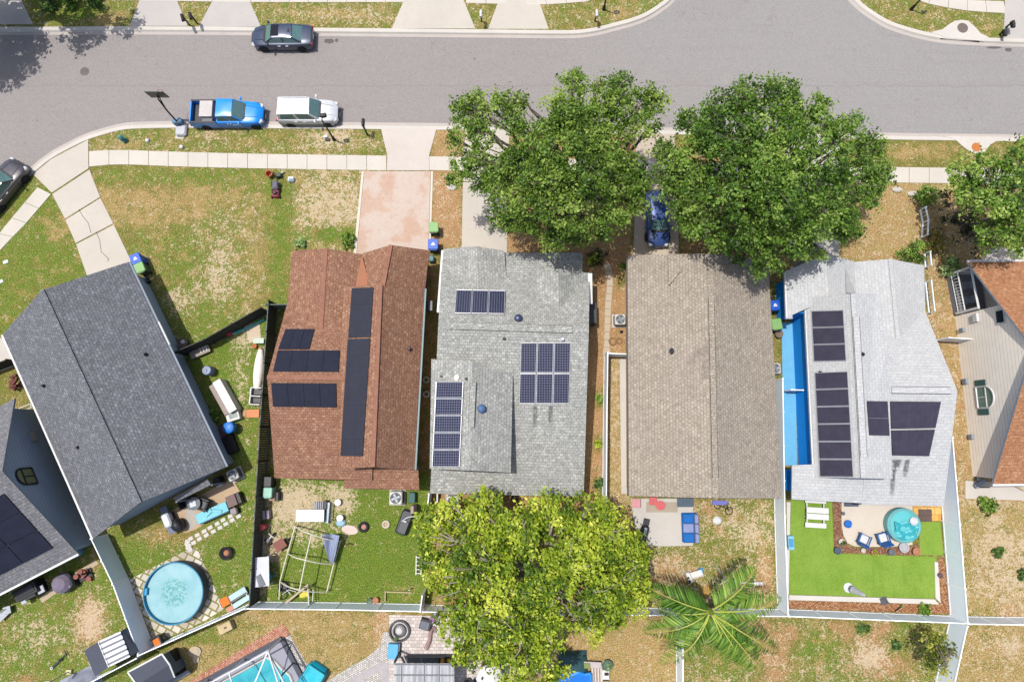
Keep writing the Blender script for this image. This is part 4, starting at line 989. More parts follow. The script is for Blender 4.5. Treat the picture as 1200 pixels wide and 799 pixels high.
fence('white rail fence beside the pale roof edge', [(1082, 298), (1083, 314)], 0.85, VINYL, VINYL, VINYL, 2.4, gapz=.7, w=.06)
fence('longer white rail fence close to the pale roof eave', [(1083, 331), (1087, 367)], 0.85, VINYL, VINYL, VINYL, 2.4, gapz=.7, w=.06)
fence('white gate joining the pale-roofed house to the beige gable', [(1096, 399), (1128, 401)], 1.5, VINYL, VINCAP, VINCAP, 1.4)
# ================================================================ TREES AND SHRUBS
def leaf_mat(name, dark, mid_, light, trans=.38):
    s = NT(name)
    a = s.n('ShaderNodeAttribute'); a.attribute_name = 'tint'
    col = s.ramp(a.outputs['Fac'], [(0, dark), (.45, mid_), (1, light)])
    s.out(col, .5, 0, .35)
    tr = s.n('ShaderNodeBsdfTranslucent'); s.l(col, tr.inputs['Color']); mx = s.n('ShaderNodeMixShader'); mx.inputs[0].default_value = trans
    s.l(s.b.outputs[0], mx.inputs[1]); s.l(tr.outputs[0], mx.inputs[2]); s.l(mx.outputs[0], s.t.nodes['Material Output'].inputs[0])
    MATS[name] = s.m; return s.m
OAK = leaf_mat('oak_leaf', C(68, 98, 30, 1.5), C(120, 158, 50, 1.5), C(184, 206, 102, 1.5))
OAK2 = leaf_mat('deep_green_oak_leaf', C(62, 94, 28, 1.55), C(110, 152, 46, 1.55), C(174, 202, 96, 1.55))
LIME = leaf_mat('yellow_green_leaf', C(84, 116, 26, 1.4), C(160, 184, 44, 1.4), C(228, 236, 92, 1.4), .35)
BRIGHT = leaf_mat('bright_green_leaf', C(66, 98, 32, 1.5), C(124, 166, 54, 1.5), C(190, 212, 106, 1.5))
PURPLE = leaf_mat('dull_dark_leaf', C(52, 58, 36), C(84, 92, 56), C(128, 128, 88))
MINT = leaf_mat('pale_green_leaf', C(104, 138, 70, 1.3), C(156, 190, 110, 1.3), C(206, 224, 160, 1.3))
WEED = leaf_mat('weed_leaf', C(56, 88, 36), C(88, 128, 56), C(140, 172, 88))
BARK = plain('grey_bark', C(126, 116, 104), .95, var=.3, scale=6, bump=.6); BARK2 = plain('pale_bark', C(176, 166, 152), .95, var=.25, scale=6, bump=.5)
def leaf_mesh(name, pos, nrm, size, tint, mat, parent, aspect=.62, cup=0.0):
    """one mesh of many small pointed leaves"""
    n = len(pos); rng = np.random
    nrm = nrm/np.linalg.norm(nrm, axis=1, keepdims=True)
    r = rng.normal(size=(n, 3)); u = np.cross(nrm, r); u /= np.linalg.norm(u, axis=1, keepdims=True)+1e-9; v = np.cross(nrm, u)
    L = (size*(.5+1.0*rng.random(n)**1.4))[:, None]; Wd = L*aspect
    q = np.stack([pos-u*L*.5, pos+v*Wd*.5+nrm*L*.08, pos+u*L*.5, pos-v*Wd*.5+nrm*L*.08], 1).reshape(-1, 3)
    off = np.array(parent.location if parent is not None else (0, 0, 0)); q = q-off
    me = bpy.data.meshes.new(name); me.vertices.add(4*n); me.vertices.foreach_set('co', q.ravel())
    me.loops.add(4*n); me.loops.foreach_set('vertex_index', np.arange(4*n, dtype=np.int32)); me.polygons.add(n)
    me.polygons.foreach_set('loop_start', (np.arange(n)*4).astype(np.int32)); me.update(calc_edges=True)
    a = me.attributes.new('tint', 'FLOAT', 'FACE'); a.data.foreach_set('value', np.clip(tint, 0, 1).astype(np.float32))
    me.materials.append(mat); o = bpy.data.objects.new(name, me); COL.objects.link(o)
    if parent is not None: o.parent = parent
    return o
def crown_points(lobes, dens, clump=.42, per=30, flat=.62, rng=None):
    rng = rng or np.random; P = []; N = []; T = []
    for c, r in lobes:
        rz = r*flat; nc = max(5, int(dens*r*r*math.pi/per))
        lt = rng.normal(0, .06)
        for _ in range(nc):
            d = rng.normal(size=3); d /= np.linalg.norm(d)
            if d[2] < -.35: d[2] = -d[2]*.6
            rr = (rng.random()**.42)*1.04
            cc = np.array(c)+d*np.array([r, r, rz])*rr
            nz = mnoise.noise(Vector(cc*.42)); nz2 = mnoise.noise(Vector(cc*1.1+np.array([9., 2., 4.])))
            if nz2 < -.3 and r > 1.0: continue
            k = int(per*(.5+rng.random())); cs = clump*(.5+.6*rng.random())
            g = rng.normal(size=(k, 3))*cs*np.array([.55, .55, .4])
            P.append(cc+g); nn = rng.normal(size=(k, 3))*.75+d*.7+np.array([0, 0, .75]); N.append(nn)
            ct = .44+.26*rng.normal()+.5*nz+lt
            T.append(np.clip(ct+.16*rng.normal(size=k), 0, 1))
    return np.concatenate(P), np.concatenate(N), np.concatenate(T)
def limb_curve(mb, a, b, r0, r1, wob=.35, n=6):
    pts = []
    for i in range(n+1):
        t = i/n; p = a.lerp(b, t); w = math.sin(math.pi*t)*wob
        pts.append(p+Vector((random.uniform(-w, w), random.uniform(-w, w), math.sin(math.pi*t)*wob*.8)))
    mb.tube(pts, lambda t: r0+(r1-r0)*t, 7); return pts
def tree(label, lobes_px, leaf, dens, size, group=None, bark=None, fork=2.4, tr=.32, base=None, name='tree', flat=.62, clump=.42, aspect=.62, zs=1.0):
    lobes_px = [(x, y, z*zs, r) for x, y, z, r in lobes_px]; fork *= zs
    bark = bark or BARK
    lobes = [(tuple(W(x, y, z)), r*(CAM_H-z)/F_PX) for x, y, z, r in lobes_px]
    cx = sum(l[0][0]*l[1]**2 for l in lobes)/sum(l[1]**2 for l in lobes); cy = sum(l[0][1]*l[1]**2 for l in lobes)/sum(l[1]**2 for l in lobes)
    b = Vector((cx, cy, 0)) if base is None else base
    root = thing(name, label, 'tree', b, 0, group)
    mb = MB(); fk = b+Vector((random.uniform(-.3, .3), random.uniform(-.3, .3), fork)); mb.cyl(b+Vector((0, 0, -.1)), b+Vector((0, 0, .3)), tr*1.7, tr*1.15, 10); mb.tube([b+Vector((0, 0, .3)), b.lerp(fk, .6), fk], lambda t: tr*(1.15-.25*t), 10)
    mb.build('trunk', bark, root, True, True)
    br = MB()
    for c, r in lobes:
        e = Vector(c)+Vector((random.uniform(-.3, .3)*r, random.uniform(-.3, .3)*r, r*.5)); pts = limb_curve(br, fk, e, tr*.55, .05, .5)
        for k in range(4):
            s = pts[random.randint(3, 5)]; t = Vector(c)+Vector((random.uniform(-r, r)*.7, random.uniform(-r, r)*.7, random.uniform(r*.2, r*.62))); limb_curve(br, s, t, .05, .015, .2, 4)
    br.build('branches', bark, root, True, True)
    P, N, T = crown_points(lobes, dens, clump, 30, flat)
    leaf_mesh('crown', P, N, np.full(len(P), size), T, leaf, root, aspect)
    return root
tree('sprawling green oak with ragged lobes over the verge in front of the grey roof', [
    (557, 150, 6, 30), (551, 190, 5.5, 30), (590, 128, 6.5, 24), (578, 205, 5.5, 24), (545, 125, 6.5, 14), (672, 102, 7, 20), (660, 130, 7, 30), (690, 150, 7.5, 34), (650, 175, 8, 38), (725, 105, 6.5, 20), (715, 130, 7, 28), (755, 122, 6, 24),
    (745, 150, 6.3, 22), (690, 195, 8, 36), (640, 210, 7.5, 34), (605, 235, 6.2, 30), (660, 240, 7, 36), (720, 215, 6.5, 32), (745, 225, 5.8, 20), (712, 255, 5.8, 26), (650, 272, 5.5, 22), (590, 255, 5.3, 18), (625, 165, 7, 24), (603, 148, 6.4, 14), (600, 190, 6.4, 20), (585, 222, 5.6, 16), (680, 275, 5, 16), (735, 200, 6, 24), (628, 190, 7, 26), (668, 140, 7.6, 28), (615, 265, 5.2, 20), (752, 215, 5.5, 16), (748, 240, 5.2, 14), (705, 170, 7.4, 28), (560, 120, 6.2, 16), (676, 88, 6.4, 9), (700, 100, 6, 9), (727, 92, 5.6, 9), (775, 118, 5.4, 10), (538, 128, 5.6, 8), (532, 165, 5, 10), (530, 210, 4.8, 9), (612, 118, 5.8, 9), (560, 222, 4.8, 9), (640, 285, 5, 9), (700, 278, 4.8, 9), (768, 150, 5, 8)],
    OAK, 360, .19, 'street oaks', base=G(672, 250), zs=1.32)
tree('broad rounded oak beside it, overhanging the tan and pale roofs', [
    (880, 118, 7, 28), (915, 112, 7, 24), (850, 130, 7, 28), (820, 150, 6.3, 26), (950, 140, 7, 34), (985, 160, 6.3, 28), (1010, 165, 5.5, 20), (1022, 195, 5.2, 22), (1005, 215, 5.8, 32), (960, 190, 8, 40), (910, 165, 8.4, 42), (860, 175, 8.2, 40),
    (810, 190, 6.6, 36), (790, 195, 5.6, 24), (815, 225, 6.2, 32), (865, 225, 8, 42), (920, 225, 8.3, 44), (975, 240, 6.8, 36), (985, 265, 5.3, 24), (930, 268, 6.6, 36), (880, 270, 6.6, 34), (835, 262, 6, 28), (895, 298, 5.2, 20), (935, 293, 5, 18), (850, 285, 5.4, 18), (888, 318, 4.8, 10), (785, 222, 5.4, 18), (778, 180, 5.4, 16), (800, 250, 5.4, 16), (812, 265, 5.2, 14), (840, 160, 7.4, 34), (905, 195, 8.6, 40), (955, 255, 6.8, 32), (905, 98, 6, 9), (868, 102, 6, 9), (962, 118, 5.4, 9), (1000, 140, 5, 9), (1032, 172, 4.6, 9), (1038, 205, 4.4, 9), (1022, 236, 4.4, 10), (1000, 272, 4.4, 9), (772, 205, 4.6, 9), (800, 140, 5, 10), (828, 128, 5.4, 9), (868, 305, 4.6, 9), (960, 300, 4.4, 9), (912, 312, 4.4, 8)],
    OAK2, 330, .19, 'street oaks', base=G(868, 262), zs=1.32)
tree('big yellow-green tree filling the lower middle behind the grey-roofed house', [
    (512, 615, 4.5, 26), (535, 600, 4.5, 22), (570, 612, 5.2, 32), (560, 650, 5.8, 36), (610, 625, 6, 34), (645, 605, 5.2, 28), (690, 608, 5, 30), (720, 635, 5, 32), (680, 650, 6.2, 38), (730, 680, 4.8, 30), (752, 705, 4, 18), (700, 700, 5.6, 36), (640, 690, 6.6, 44), (590, 690, 6.4, 40),
    (530, 680, 5, 30), (508, 650, 4.3, 22), (545, 725, 5, 32), (595, 740, 5.6, 36), (640, 740, 5.2, 28), (560, 760, 4.2, 24), (620, 780, 4.6, 30), (690, 728, 4.2, 22), (720, 722, 3.8, 14), (648, 785, 4, 16), (600, 800, 4.2, 22), (575, 590, 4.4, 16), (745, 650, 4.2, 16), (542, 772, 3.6, 12)],
    LIME, 250, .24, None, BARK2, base=G(632, 668), aspect=.55)
tree('leafy bright green tree at the right edge above the orange-brown roof', [
    (1150, 200, 5.6, 28), (1185, 195, 6, 28), (1125, 205, 5, 18), (1175, 235, 6.6, 36), (1140, 235, 5.4, 24), (1195, 265, 5.8, 28), (1165, 270, 5.4, 26), (1150, 285, 4.6, 14), (1200, 215, 6.4, 30), (1205, 175, 5, 20), (1225, 240, 6, 36), (1195, 292, 4.6, 14), (1130, 220, 5, 18)],
    BRIGHT, 230, .2, None, base=G(1135, 268), zs=1.15)
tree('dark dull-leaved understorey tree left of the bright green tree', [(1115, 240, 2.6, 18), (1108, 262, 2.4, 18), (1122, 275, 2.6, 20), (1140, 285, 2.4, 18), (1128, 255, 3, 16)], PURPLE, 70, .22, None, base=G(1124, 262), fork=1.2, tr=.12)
tree('small round green-yellow tree at the lower right beside the fence', [(1095, 762, 2.6, 15), (1085, 750, 2.3, 10), (1108, 757, 2.4, 11), (1098, 778, 2.3, 12), (1086, 770, 2.1, 10)], leaf_mat('mottled_leaf', C(70, 92, 30, 1.4), C(146, 158, 52, 1.4), C(214, 206, 92, 1.4)), 150, .2, None, base=G(1082, 752), fork=1.2, tr=.12)
# a tree beyond the upper left corner that throws its shade over the street
tree('oak whose shade falls over the upper left of the street', [(-150, -70, 8, 50), (-100, -70, 7, 40), (-130, -30, 7.5, 44), (-75, -40, 6.3, 36), (-50, -85, 6, 40), (-100, 5, 6.3, 40), (-45, -110, 6, 40), (-5, -70, 5, 34), (30, -75, 4.6, 26), (40, -34, 5, 26), (78, -32, 5, 22), (2, -36, 6, 30), (20, -45, 5.6, 30), (-60, -15, 5.2, 34), (-85, 30, 5.2, 26)], OAK, 110, .3, None, base=G(-20, 10))
def shrub(label, x, y, r, h, leaf, dens=160, size=.16, name='shrub', cat='shrub', n=5, flat=.8, group=None):
    p = G(x, y); root = thing(name, label, cat, p, 0, group)
    lobes = [((p.x, p.y, h*.55), r*.75)]
    for k in range(n): a = 2*math.pi*k/n+random.random(); lobes.append(((p.x+math.cos(a)*r*.5, p.y+math.sin(a)*r*.5, h*random.uniform(.35, .6)), r*.5))
    P, N, T = crown_points(lobes, dens, r*.22, 16, flat*h/(2*r) if h > r else .6)
    P[:, 2] = np.maximum(P[:, 2], .03)
    leaf_mesh('foliage', P, N, np.full(len(P), size), T, leaf, root)
    mb = MB()
    for k in range(5): a = 2*math.pi*k/5; mb.cyl(p, p+Vector((math.cos(a)*r*.5, math.sin(a)*r*.5, h*.6)), .03, .012, 5)
    mb.build('stems', BARK, root, True); return root
shrub('clipped round dark green bush by the pavement at right', 1079, 233, 1.0, 1.5, BRIGHT, 260, .15)
shrub('round pale green bush beside the white porch rail', 1108, 316, .9, 1.3, MINT, 260, .16)
shrub('loose green hedge plant in front of the pale roof', 1066, 297, 1.2, 1.1, BRIGHT, 120, .18)
shrub('yellowish straggly bush beside the white rail fence', 1092, 288, 1.2, .9, leaf_mat('straw_leaf', C(110, 106, 44), C(176, 160, 70), C(214, 196, 110)), 90, .18)
shrub('small green bush behind the beige gabled house', 1154, 592, .75, .6, BRIGHT, 180, .2)
shrub('dark tuft of leaves on the dry lawn at far right', 1168, 646, .4, .35, WEED, 180, .18)
shrub('green clump on the dry lawn at the right edge', 1197, 672, .45, .4, WEED, 140, .2)
shrub('small leafy plant at the foot of the right garden fence', 1080, 713, .45, .5, BRIGHT, 200, .16)
shrub('low ragged hedge along the front of the brown roof, left part', 352, 287, .5, .5, MINT, 120, .15)
shrub('bright lime weed clump by the brown roof and drive', 408, 283, .7, .5, BRIGHT, 160, .17)
shrub('green creeper patch beside the charcoal house wall', 252, 487, .6, .5, BRIGHT, 160, .16)
shrub('yellow-tipped bush at the corner of the dark fence and brown house', 315, 561, .4, .5, leaf_mat('olive_leaf', C(90, 96, 30), C(150, 150, 60), C(196, 190, 100)), 160, .15)
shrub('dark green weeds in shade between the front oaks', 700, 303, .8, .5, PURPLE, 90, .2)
shrub('yellowing shrub at the grey porch corner', 695, 306, .5, .7, LIME, 70, .18)
shrub('pale seedlings at the end of the long wall strip', 730, 313, .35, .4, BRIGHT, 120, .14)
shrub('leafy green strip bush between grey roof and thin fence', 702, 467, .35, .4, BRIGHT, 160, .16)
shrub('yellow-green weed beside the thin fence', 700, 520, .3, .3, LIME, 150, .15)
shrub('dark weed clump beside the thin fence near the big tree', 702, 566, .4, .5, WEED, 150, .16)
shrub('weedy plants at the yellow brim of the tan house yard', 872, 700, .6, .5, BRIGHT, 70, .2)
shrub('low plant among the stones on the open lawn below the turf', 1050, 755, .35, .3, WEED, 120, .16)
shrub('round weed on the back lawn lower right', 1010, 735, .5, .25, WEED, 90, .18)
shrub('green hedge hanging over the top lawn in tree shade', 60, 8, .8, .6, WEED, 110, .2)
shrub('second hedge clump beside it in the same shade', 85, 4, .8, .6, BRIGHT, 110, .2)
shrub('third hedge clump at the end of the shaded hedge', 113, 2, .8, .6, WEED, 110, .2)
# --- palm
PALM = leaf_mat('palm_leaflet', C(48, 86, 28, 1.5), C(98, 146, 46, 1.5), C(184, 208, 96, 1.5), .3); RACH = plain('palm_midrib', C(190, 198, 84), .5, var=.1)
def palm(label, base, top, tips):
    root = thing('palm_tree', label, 'palm', base); mb = MB()
    pts = [base.lerp(top, t)+Vector((0, 0, 0)) for t in (0, .3, .6, .85, 1)]; mb.tube(pts, lambda t: .2-.05*t, 10)
    for i in range(24): t = i/24; p = base.lerp(top, t); mb.torus(p, .2-.05*t, .02, 10, 4)
    mb.build('trunk', plain('palm_bark', C(150, 132, 108), .95, var=.3), root, True, True)
    hb = MB(); hb.lathe([(.16, -.5), (.2, 0), (.12, .4), (0.02, .7)], top, 10); hb.build('crownshaft', plain('palm_green_shaft', C(130, 152, 58), .6), root, True, True)
    for (tx, ty, tz, arch, tw) in tips:
        tip = W(tx, ty, tz); rb = MB(); n = 16; cur = []
        for i in range(n+1):
            t = i/n; p = top.lerp(tip, t); p.z = top.z+(tip.z-top.z)*t*t+arch*math.sin(math.pi*min(1, t*.9))*.7; cur.append(p)
        rb.tube(cur, lambda t: .045*(1-.8*t)+.006, 5); fr = rb.build('frond', RACH, root, True, True)
        Q = []; m = 52
        P, N, T = [], [], []; vs = []; tint = []
        for k in range(m):
            t = .1+.9*k/m; f = t*n; i = min(n-1, int(f)); p = cur[i].lerp(cur[i+1], f-i); d = (cur[i+1]-cur[i]).normalized(); s = d.cross(Vector((0, 0, 1))).normalized()
            Ln = 1.15*math.sin(math.pi*min(1, .18+t*.82))**.6*random.uniform(.8, 1.1)
            for sd in (-1, 1):
                if random.random() < .14: continue
                e = p+(s*sd*.85+d*.55).normalized()*Ln+Vector((0, 0, -Ln*(.25+.75*random.random()))); w = d*.055
                mid_ = p.lerp(e, .45)+Vector((0, 0, .06)); vs.append((p-w*.6, mid_-w, e, mid_+w)); tint.append(random.gauss(.5+tw, .2))
        me = bpy.data.meshes.new('leaflets'); vv = [v-base for q in vs for v in q]; me.from_pydata(vv, [], [(4*i, 4*i+1, 4*i+2, 4*i+3) for i in range(len(vs))])
        a = me.attributes.new('tint', 'FLOAT', 'FACE'); a.data.foreach_set('value', np.clip(np.array(tint), 0, 1).astype(np.float32)); me.materials.append(PALM)
        o = bpy.data.objects.new('leaflets', me); COL.objects.link(o); o.parent = fr
pt = W(832, 716, 6.2)
palm('tall palm with long arching fronds over the fence crossing', G(797, 691), pt, [(914, 700, 4.6, 1.2, .15), (884, 664, 5.6, 1.0, .1), (910, 762, 4.4, 1.2, -.15), (893, 788, 4.2, 1.1, .05), (757, 686, 4.8, 1.2, -.15), (752, 738, 3.9, 1.3, 0), (770, 775, 3.4, 1.6, .05), (800, 748, 4.6, 1.0, .05), (790, 700, 5.6, .9, -.2), (845, 760, 5, .9, .0), (800, 712, 5.2, .9, -.15), (858, 735, 5.3, .8, .1), (770, 712, 4.7, 1.0, -.2), (782, 757, 4.2, 1.2, -.05), (866, 776, 4.3, 1.1, .0)])
# ================================================================ VEHICLES
def paint(name, c, metal=.25):
    s = NT(name); co = s.coord(); f = s.noise(co, 3, 4); g = s.noise(co, 60, 2)
    col = s.ramp(f, [(.3, mul(c, .88)), (.7, mul(c, 1.06))]); col = s.mix(.2, col, s.ramp(g, [(.4, mul(c, .7)), (.6, mul(c, 1.25))]))
    m = s.out(col, .34, metal, .5); s.b.inputs['Coat Weight'].default_value = .6; s.b.inputs['Coat Roughness'].default_value = .08; MATS[name] = m; return m
CARGLASS = plain('car_glass', C(104, 140, 140), .08, spec=.7, var=.25); TYRE = plain('tyre_rubber', C(42, 42, 44), .85); RIM = plain('alloy_rim', C(222, 224, 228, 1.2), .4, .1)  # car glass colour has a pale teal reflection painted in
LAMP = plain('headlamp_lens', C(226, 228, 226), .12, spec=.6); RED = plain('tail_lamp_lens', C(196, 30, 34), .15, spec=.6); SEAM = plain('panel_gap', C(26, 26, 30), .7)
def car(label, cat, loc, heading, L, Wd, body, cab, col, bed=None, extra=None, name='parked_car', front_only=False):
    """body: stations (x, half width, belt z, underside z); cab: (x rear base, x rear roof, x front roof, x screen base, belt z, roof z, base half width, roof half width)"""
    root = thing(name, label, cat, loc, heading); g = Vector
    mb = MB(); rows = []
    for x, hw, zt, zb in body:
        h = zt-zb
        pr = [(.84*hw, zb), (.97*hw, zb+.1*h), (hw, zb+.42*h), (.985*hw, zb+.72*h), (.93*hw, zb+.92*h), (.80*hw, zt), (.45*hw, zt+.025), (0, zt+.035)]
        full = [(y, z) for y, z in pr]+[(-y, z) for y, z in reversed(pr[:-1])]; rows.append([(x, y, z) for y, z in full])
    m = len(rows[0]); vs = [v for r in rows for v in r]; fs = []
    for i in range(len(rows)-1):
        for k in range(m-1): fs.append((i*m+k, (i+1)*m+k, (i+1)*m+k+1, i*m+k+1))
        fs.append((i*m+m-1, (i+1)*m+m-1, (i+1)*m, i*m))
    fs.append(tuple(range(m))); fs.append(tuple((len(rows)-1)*m+k for k in reversed(range(m)))); mb.add(vs, fs)
    mb.build('body', col, root, False, True)
    xr, xrr, xfr, xf, zb, zr, wb, wr = cab
    B = [g((xr, wb*.96, zb-.04)), g((xr, -wb*.96, zb-.04)), g((xf, -wb*.92, zb-.04)), g((xf, wb*.92, zb-.04))]; T = [g((xrr, wr, zr)), g((xrr, -wr, zr)), g((xfr, -wr*.97, zr)), g((xfr, wr*.97, zr))]
    def pane(nm, q): b = MB(); b.add(q, [(0, 1, 2, 3)]); return b.build(nm, CARGLASS, root)
    def ins(q, t=.06):
        c = sum(q, g())/4; return [p.lerp(c, t) for p in q]
    sh = MB(); sh.add(B+T, [(0, 1, 5, 4), (1, 2, 6, 5), (2, 3, 7, 6), (3, 0, 4, 7)])
    sh.build('pillars', col, root)
    def lifted(q, t, d):
        q = ins(q, t); n = (q[1]-q[0]).cross(q[2]-q[0]).normalized(); c = sum(q, g())/4-g(((xr+xf)/2, 0, zb)); n = n if n.dot(c) > 0 else -n
        return [p+n*d for p in q]
    pane('windscreen', lifted([B[2], B[3], T[3], T[2]], .07, .006)); pane('rear_window', lifted([B[1], B[0], T[0], T[1]], .13, .006))
    for a, b in ((0, 3), (1, 2)):
        lo0, lo1, hi0, hi1 = B[a], B[b], T[a], T[b]
        for t0, t1 in ((.06, .48), (.52, .94)):
            q = [lo0.lerp(lo1, t0), lo0.lerp(lo1, t1), hi0.lerp(hi1, t1), hi0.lerp(hi1, t0)]; pane('side_window', lifted(q, .08, .006))
    rf = MB(); nx = 7
    rows = []
    for i in range(nx):
        t = i/(nx-1); x = xrr+(xfr-xrr)*t; dz = .05*math.sin(math.pi*t)
        rows.append([(x, y*wr*(1-.03*t), zr+.01+dz*(1-y*y)+(.02 if abs(y) < 1 else -.01)) for y in (-1, -.8, -.4, 0, .4, .8, 1)])
    rf.add([v for r in rows for v in r], [(i*7+k, (i+1)*7+k, (i+1)*7+k+1, i*7+k+1) for i in range(nx-1) for k in range(6)]); ro_ = rf.build('roof', col, root, False, True); ro_.data.flip_normals()
    # wheels
    ax = (body[0][0]+L*.19, body[-1][0]-L*.185); rw = .34
    for x in (ax[1:] if front_only else ax):
        for s in (-1, 1):
            hw = Wd/2; t = MB(); t.lathe([(rw*.62, -.11), (rw*.95, -.11), (rw, -.05), (rw, .07), (rw*.95, .11), (rw*.64, .11)], (0, 0, 0), 20)
            mt = Matrix.Translation((x, s*(hw-.1), rw)) @ Matrix.Rotation(-s*math.pi/2, 4, 'X'); t.v = [mt @ v for v in t.v]; w = t.build('wheel', TYRE, root, False, True)
            r = MB(); r.lathe([(rw*.64, .06), (rw*.6, .1), (rw*.15, .075), (.001, .085)], (0, 0, 0), 20)
            for k in range(5): a = 2*math.pi*k/5; r.box((math.cos(a)*rw*.35, math.sin(a)*rw*.35, .09), (rw*.5, .06, .03), a)
            r.v = [mt @ v for v in r.v]; q = r.build('rim', RIM, w, False, True)
            ab = MB()
            for k in range(9):
                a0, a1 = math.pi*k/9, math.pi*(k+1)/9; R1 = rw*1.16
                ab.add([(x+math.cos(a0)*R1, s*(hw+.004), rw+math.sin(a0)*R1), (x+math.cos(a1)*R1, s*(hw+.004), rw+math.sin(a1)*R1), (x+math.cos(a1)*rw*.9, s*(hw-.03), rw+math.sin(a1)*rw*.9), (x+math.cos(a0)*rw*.9, s*(hw-.03), rw+math.sin(a0)*rw*.9)], [(0, 1, 2, 3)])
            ab.build('wheel_arch', SEAM, root)
    xe, xs = body[-1][0], body[0][0]; hf = body[-2][1]; zf = body[-2][2]; zr_ = body[1][2]; hr = body[1][1]
    for s in (-1, 1):
        b = MB(); b.bbox((body[-2][0]+.02, s*hf*.80, zf-.1), (.34, .30, .16), -s*.5, .06); b.build('headlight', LAMP, root, False, True)
        b = MB(); b.bbox(((body[1][0]-.05) if not front_only else -2.74, s*hr*.86, zr_-.14), (.12, .2, .18), s*.25, .05); b.build('tail_light', RED, root, False, True)
        b = MB(); b.bbox((xf-.25, s*(wb+.17), zb+.12), (.14, .24, .16), 0, .05); b.cyl((xf-.25, s*wb*.9, zb+.05), (xf-.25, s*(wb+.1), zb+.1), .025); b.build('mirror', col, root, False, True)
        b = MB()
        for xd in (xr+(xf-xr)*.5, xr+(xf-xr)*.02, xf-.12): b.box((xd, s*Wd/2*.985, .66), (.018, .012, .52))
        b.build('door_seam', SEAM, root)
        b = MB(); b.box((xr+(xf-xr)*.43, s*Wd/2*1.0, zb-.16), (.2, .03, .04)); b.box((xr+(xf-xr)*.93-.9, s*Wd/2*1.0, zb-.16), (.2, .03, .04)); b.build('door_handle', RIM, root)
    b = MB(); b.box((xf+.05, 0, zb+.004), (.14, wb*1.55, .05)); b.build('wiper_cowl', BLACK, root)
    b = MB(); b.box((xe+.005, 0, .52), (.06, hf*.9, .2)); b.build('grille', BLACK, root)
    b = MB(); b.box((xe+.03, 0, .34), (.05, .4, .11)); b.build('number_plate', TRIM, root); b = MB(); b.box(((xs-.01) if not front_only else -2.79, 0, .62), (.05, .4, .13)); b.build('number_plate', TRIM, root)
    hb = MB(); zz = zb+.035
    for s in (-1, 1): hb.tube([(xf+.12, s*wb*.55, body[-4][2]+.04), (body[-3][0], s*hf*.5, body[-3][2]+.035), (body[-2][0]-.05, s*hf*.42, body[-2][2]+.03)], .012, 4)
    hb.build('bonnet_crease', SEAM, root)
    if extra: extra(root)
    return root
SED = [(-2.42, .70, .78, .34), (-2.34, .82, .93, .25), (-1.95, .90, 1.0, .2), (-1.2, .925, .98, .2), (0, .93, .95, .2), (1.0, .925, .93, .2), (1.75, .88, .84, .2), (2.2, .78, .72, .22), (2.4, .58, .58, .3)]
NAVY = paint('navy_grey_paint', C(66, 78, 104))
def sunroof(r):
    b = MB(); b.bbox((.32, 0, 1.475), (.62, .95, .05), 0, .1); b.build('sunroof', plain('dark_glass_roof', C(24, 28, 40), .05), r)
    b = MB(); b.bbox((-.75, 0, 1.47), (.16, .3, .07), 0, .05); b.build('aerial_fin', BLACK, r)
car('dark blue-grey saloon car with sunroof parked at the far kerb', 'car', G(331, 43.5, ROAD_Z, .5), math.pi, 4.85, 1.86, SED, (-1.75, -.95, .55, 1.25, .98, 1.42, .80, .60), NAVY, extra=sunroof)
# blue pickup
PUB = [(-.72, .93, 1.1, .32), (-.60, .95, 1.12, .3), (-.2, .95, 1.12, .3), (.6, .95, 1.12, .3), (1.15, .95, 1.1, .3), (1.6, .94, 1.08, .3), (2.15, .90, 1.02, .3), (2.55, .80, .92, .32), (2.72, .62, .74, .4)]
BLUEP = paint('bright_blue_paint', C(0, 140, 236, 1.35), .0)
def bed(r):
    b = MB(); b.box((-1.72, 0, .66), (2.0, 1.72, .06)); b.build('bed_floor', DKMETAL, r)
    for s in (-1, 1):
        b = MB(); b.bbox((-1.72, s*.89, .76), (2.02, .12, .76), 0, .04); b.build('bed_side', BLUEP, r)
        b = MB(); b.box((-1.72, s*.89, 1.155), (2.0, .13, .03)); b.build('bed_rail', DKMETAL, r)
    b = MB(); b.bbox((-2.72, 0, .8), (.1, 1.76, .66), 0, .03); b.build('tailgate', BLUEP, r)
    b = MB(); b.box((-2.86, 0, .5), (.18, 1.7, .18)); b.build('rear_bumper', DKMETAL, r)
    for s in (-1, 1):
        x = -1.75; t = MB(); rw = .37; t.lathe([(rw*.6, -.11), (rw*.95, -.11), (rw, 0), (rw*.95, .11), (rw*.62, .11)], (0, 0, 0), 20); mt = Matrix.Translation((x, s*.86, rw)) @ Matrix.Rotation(-s*math.pi/2, 4, 'X'); t.v = [mt @ v for v in t.v]; w = t.build('wheel', TYRE, r, False, True)
        q = MB(); q.lathe([(rw*.62, .06), (rw*.6, .1), (.001, .09)], (0, 0, 0), 20); q.v = [mt @ v for v in q.v]; q.build('rim', RIM, w)
    # pale lettering on the doors
    for s in (-1, 1):
        b = MB()
        for k, (w_, h_) in enumerate(((.1, .16), (.1, .12), (.1, .16), (.12, .13))): b.box((.55+k*.15, s*.957, .82), (w_, .012, h_))
        b.build('door_lettering', TRIM, r)
tk = car('bright blue crew-cab pickup truck with a pale box in its open bed', 'truck', G(268, 134.5, ROAD_Z, .5), 0, 3.5, 1.9, PUB, (-.62, -.5, .72, 1.35, 1.12, 1.72, .84, .72), BLUEP, extra=bed, name='pickup_truck', front_only=True)
tag_p = tk.location
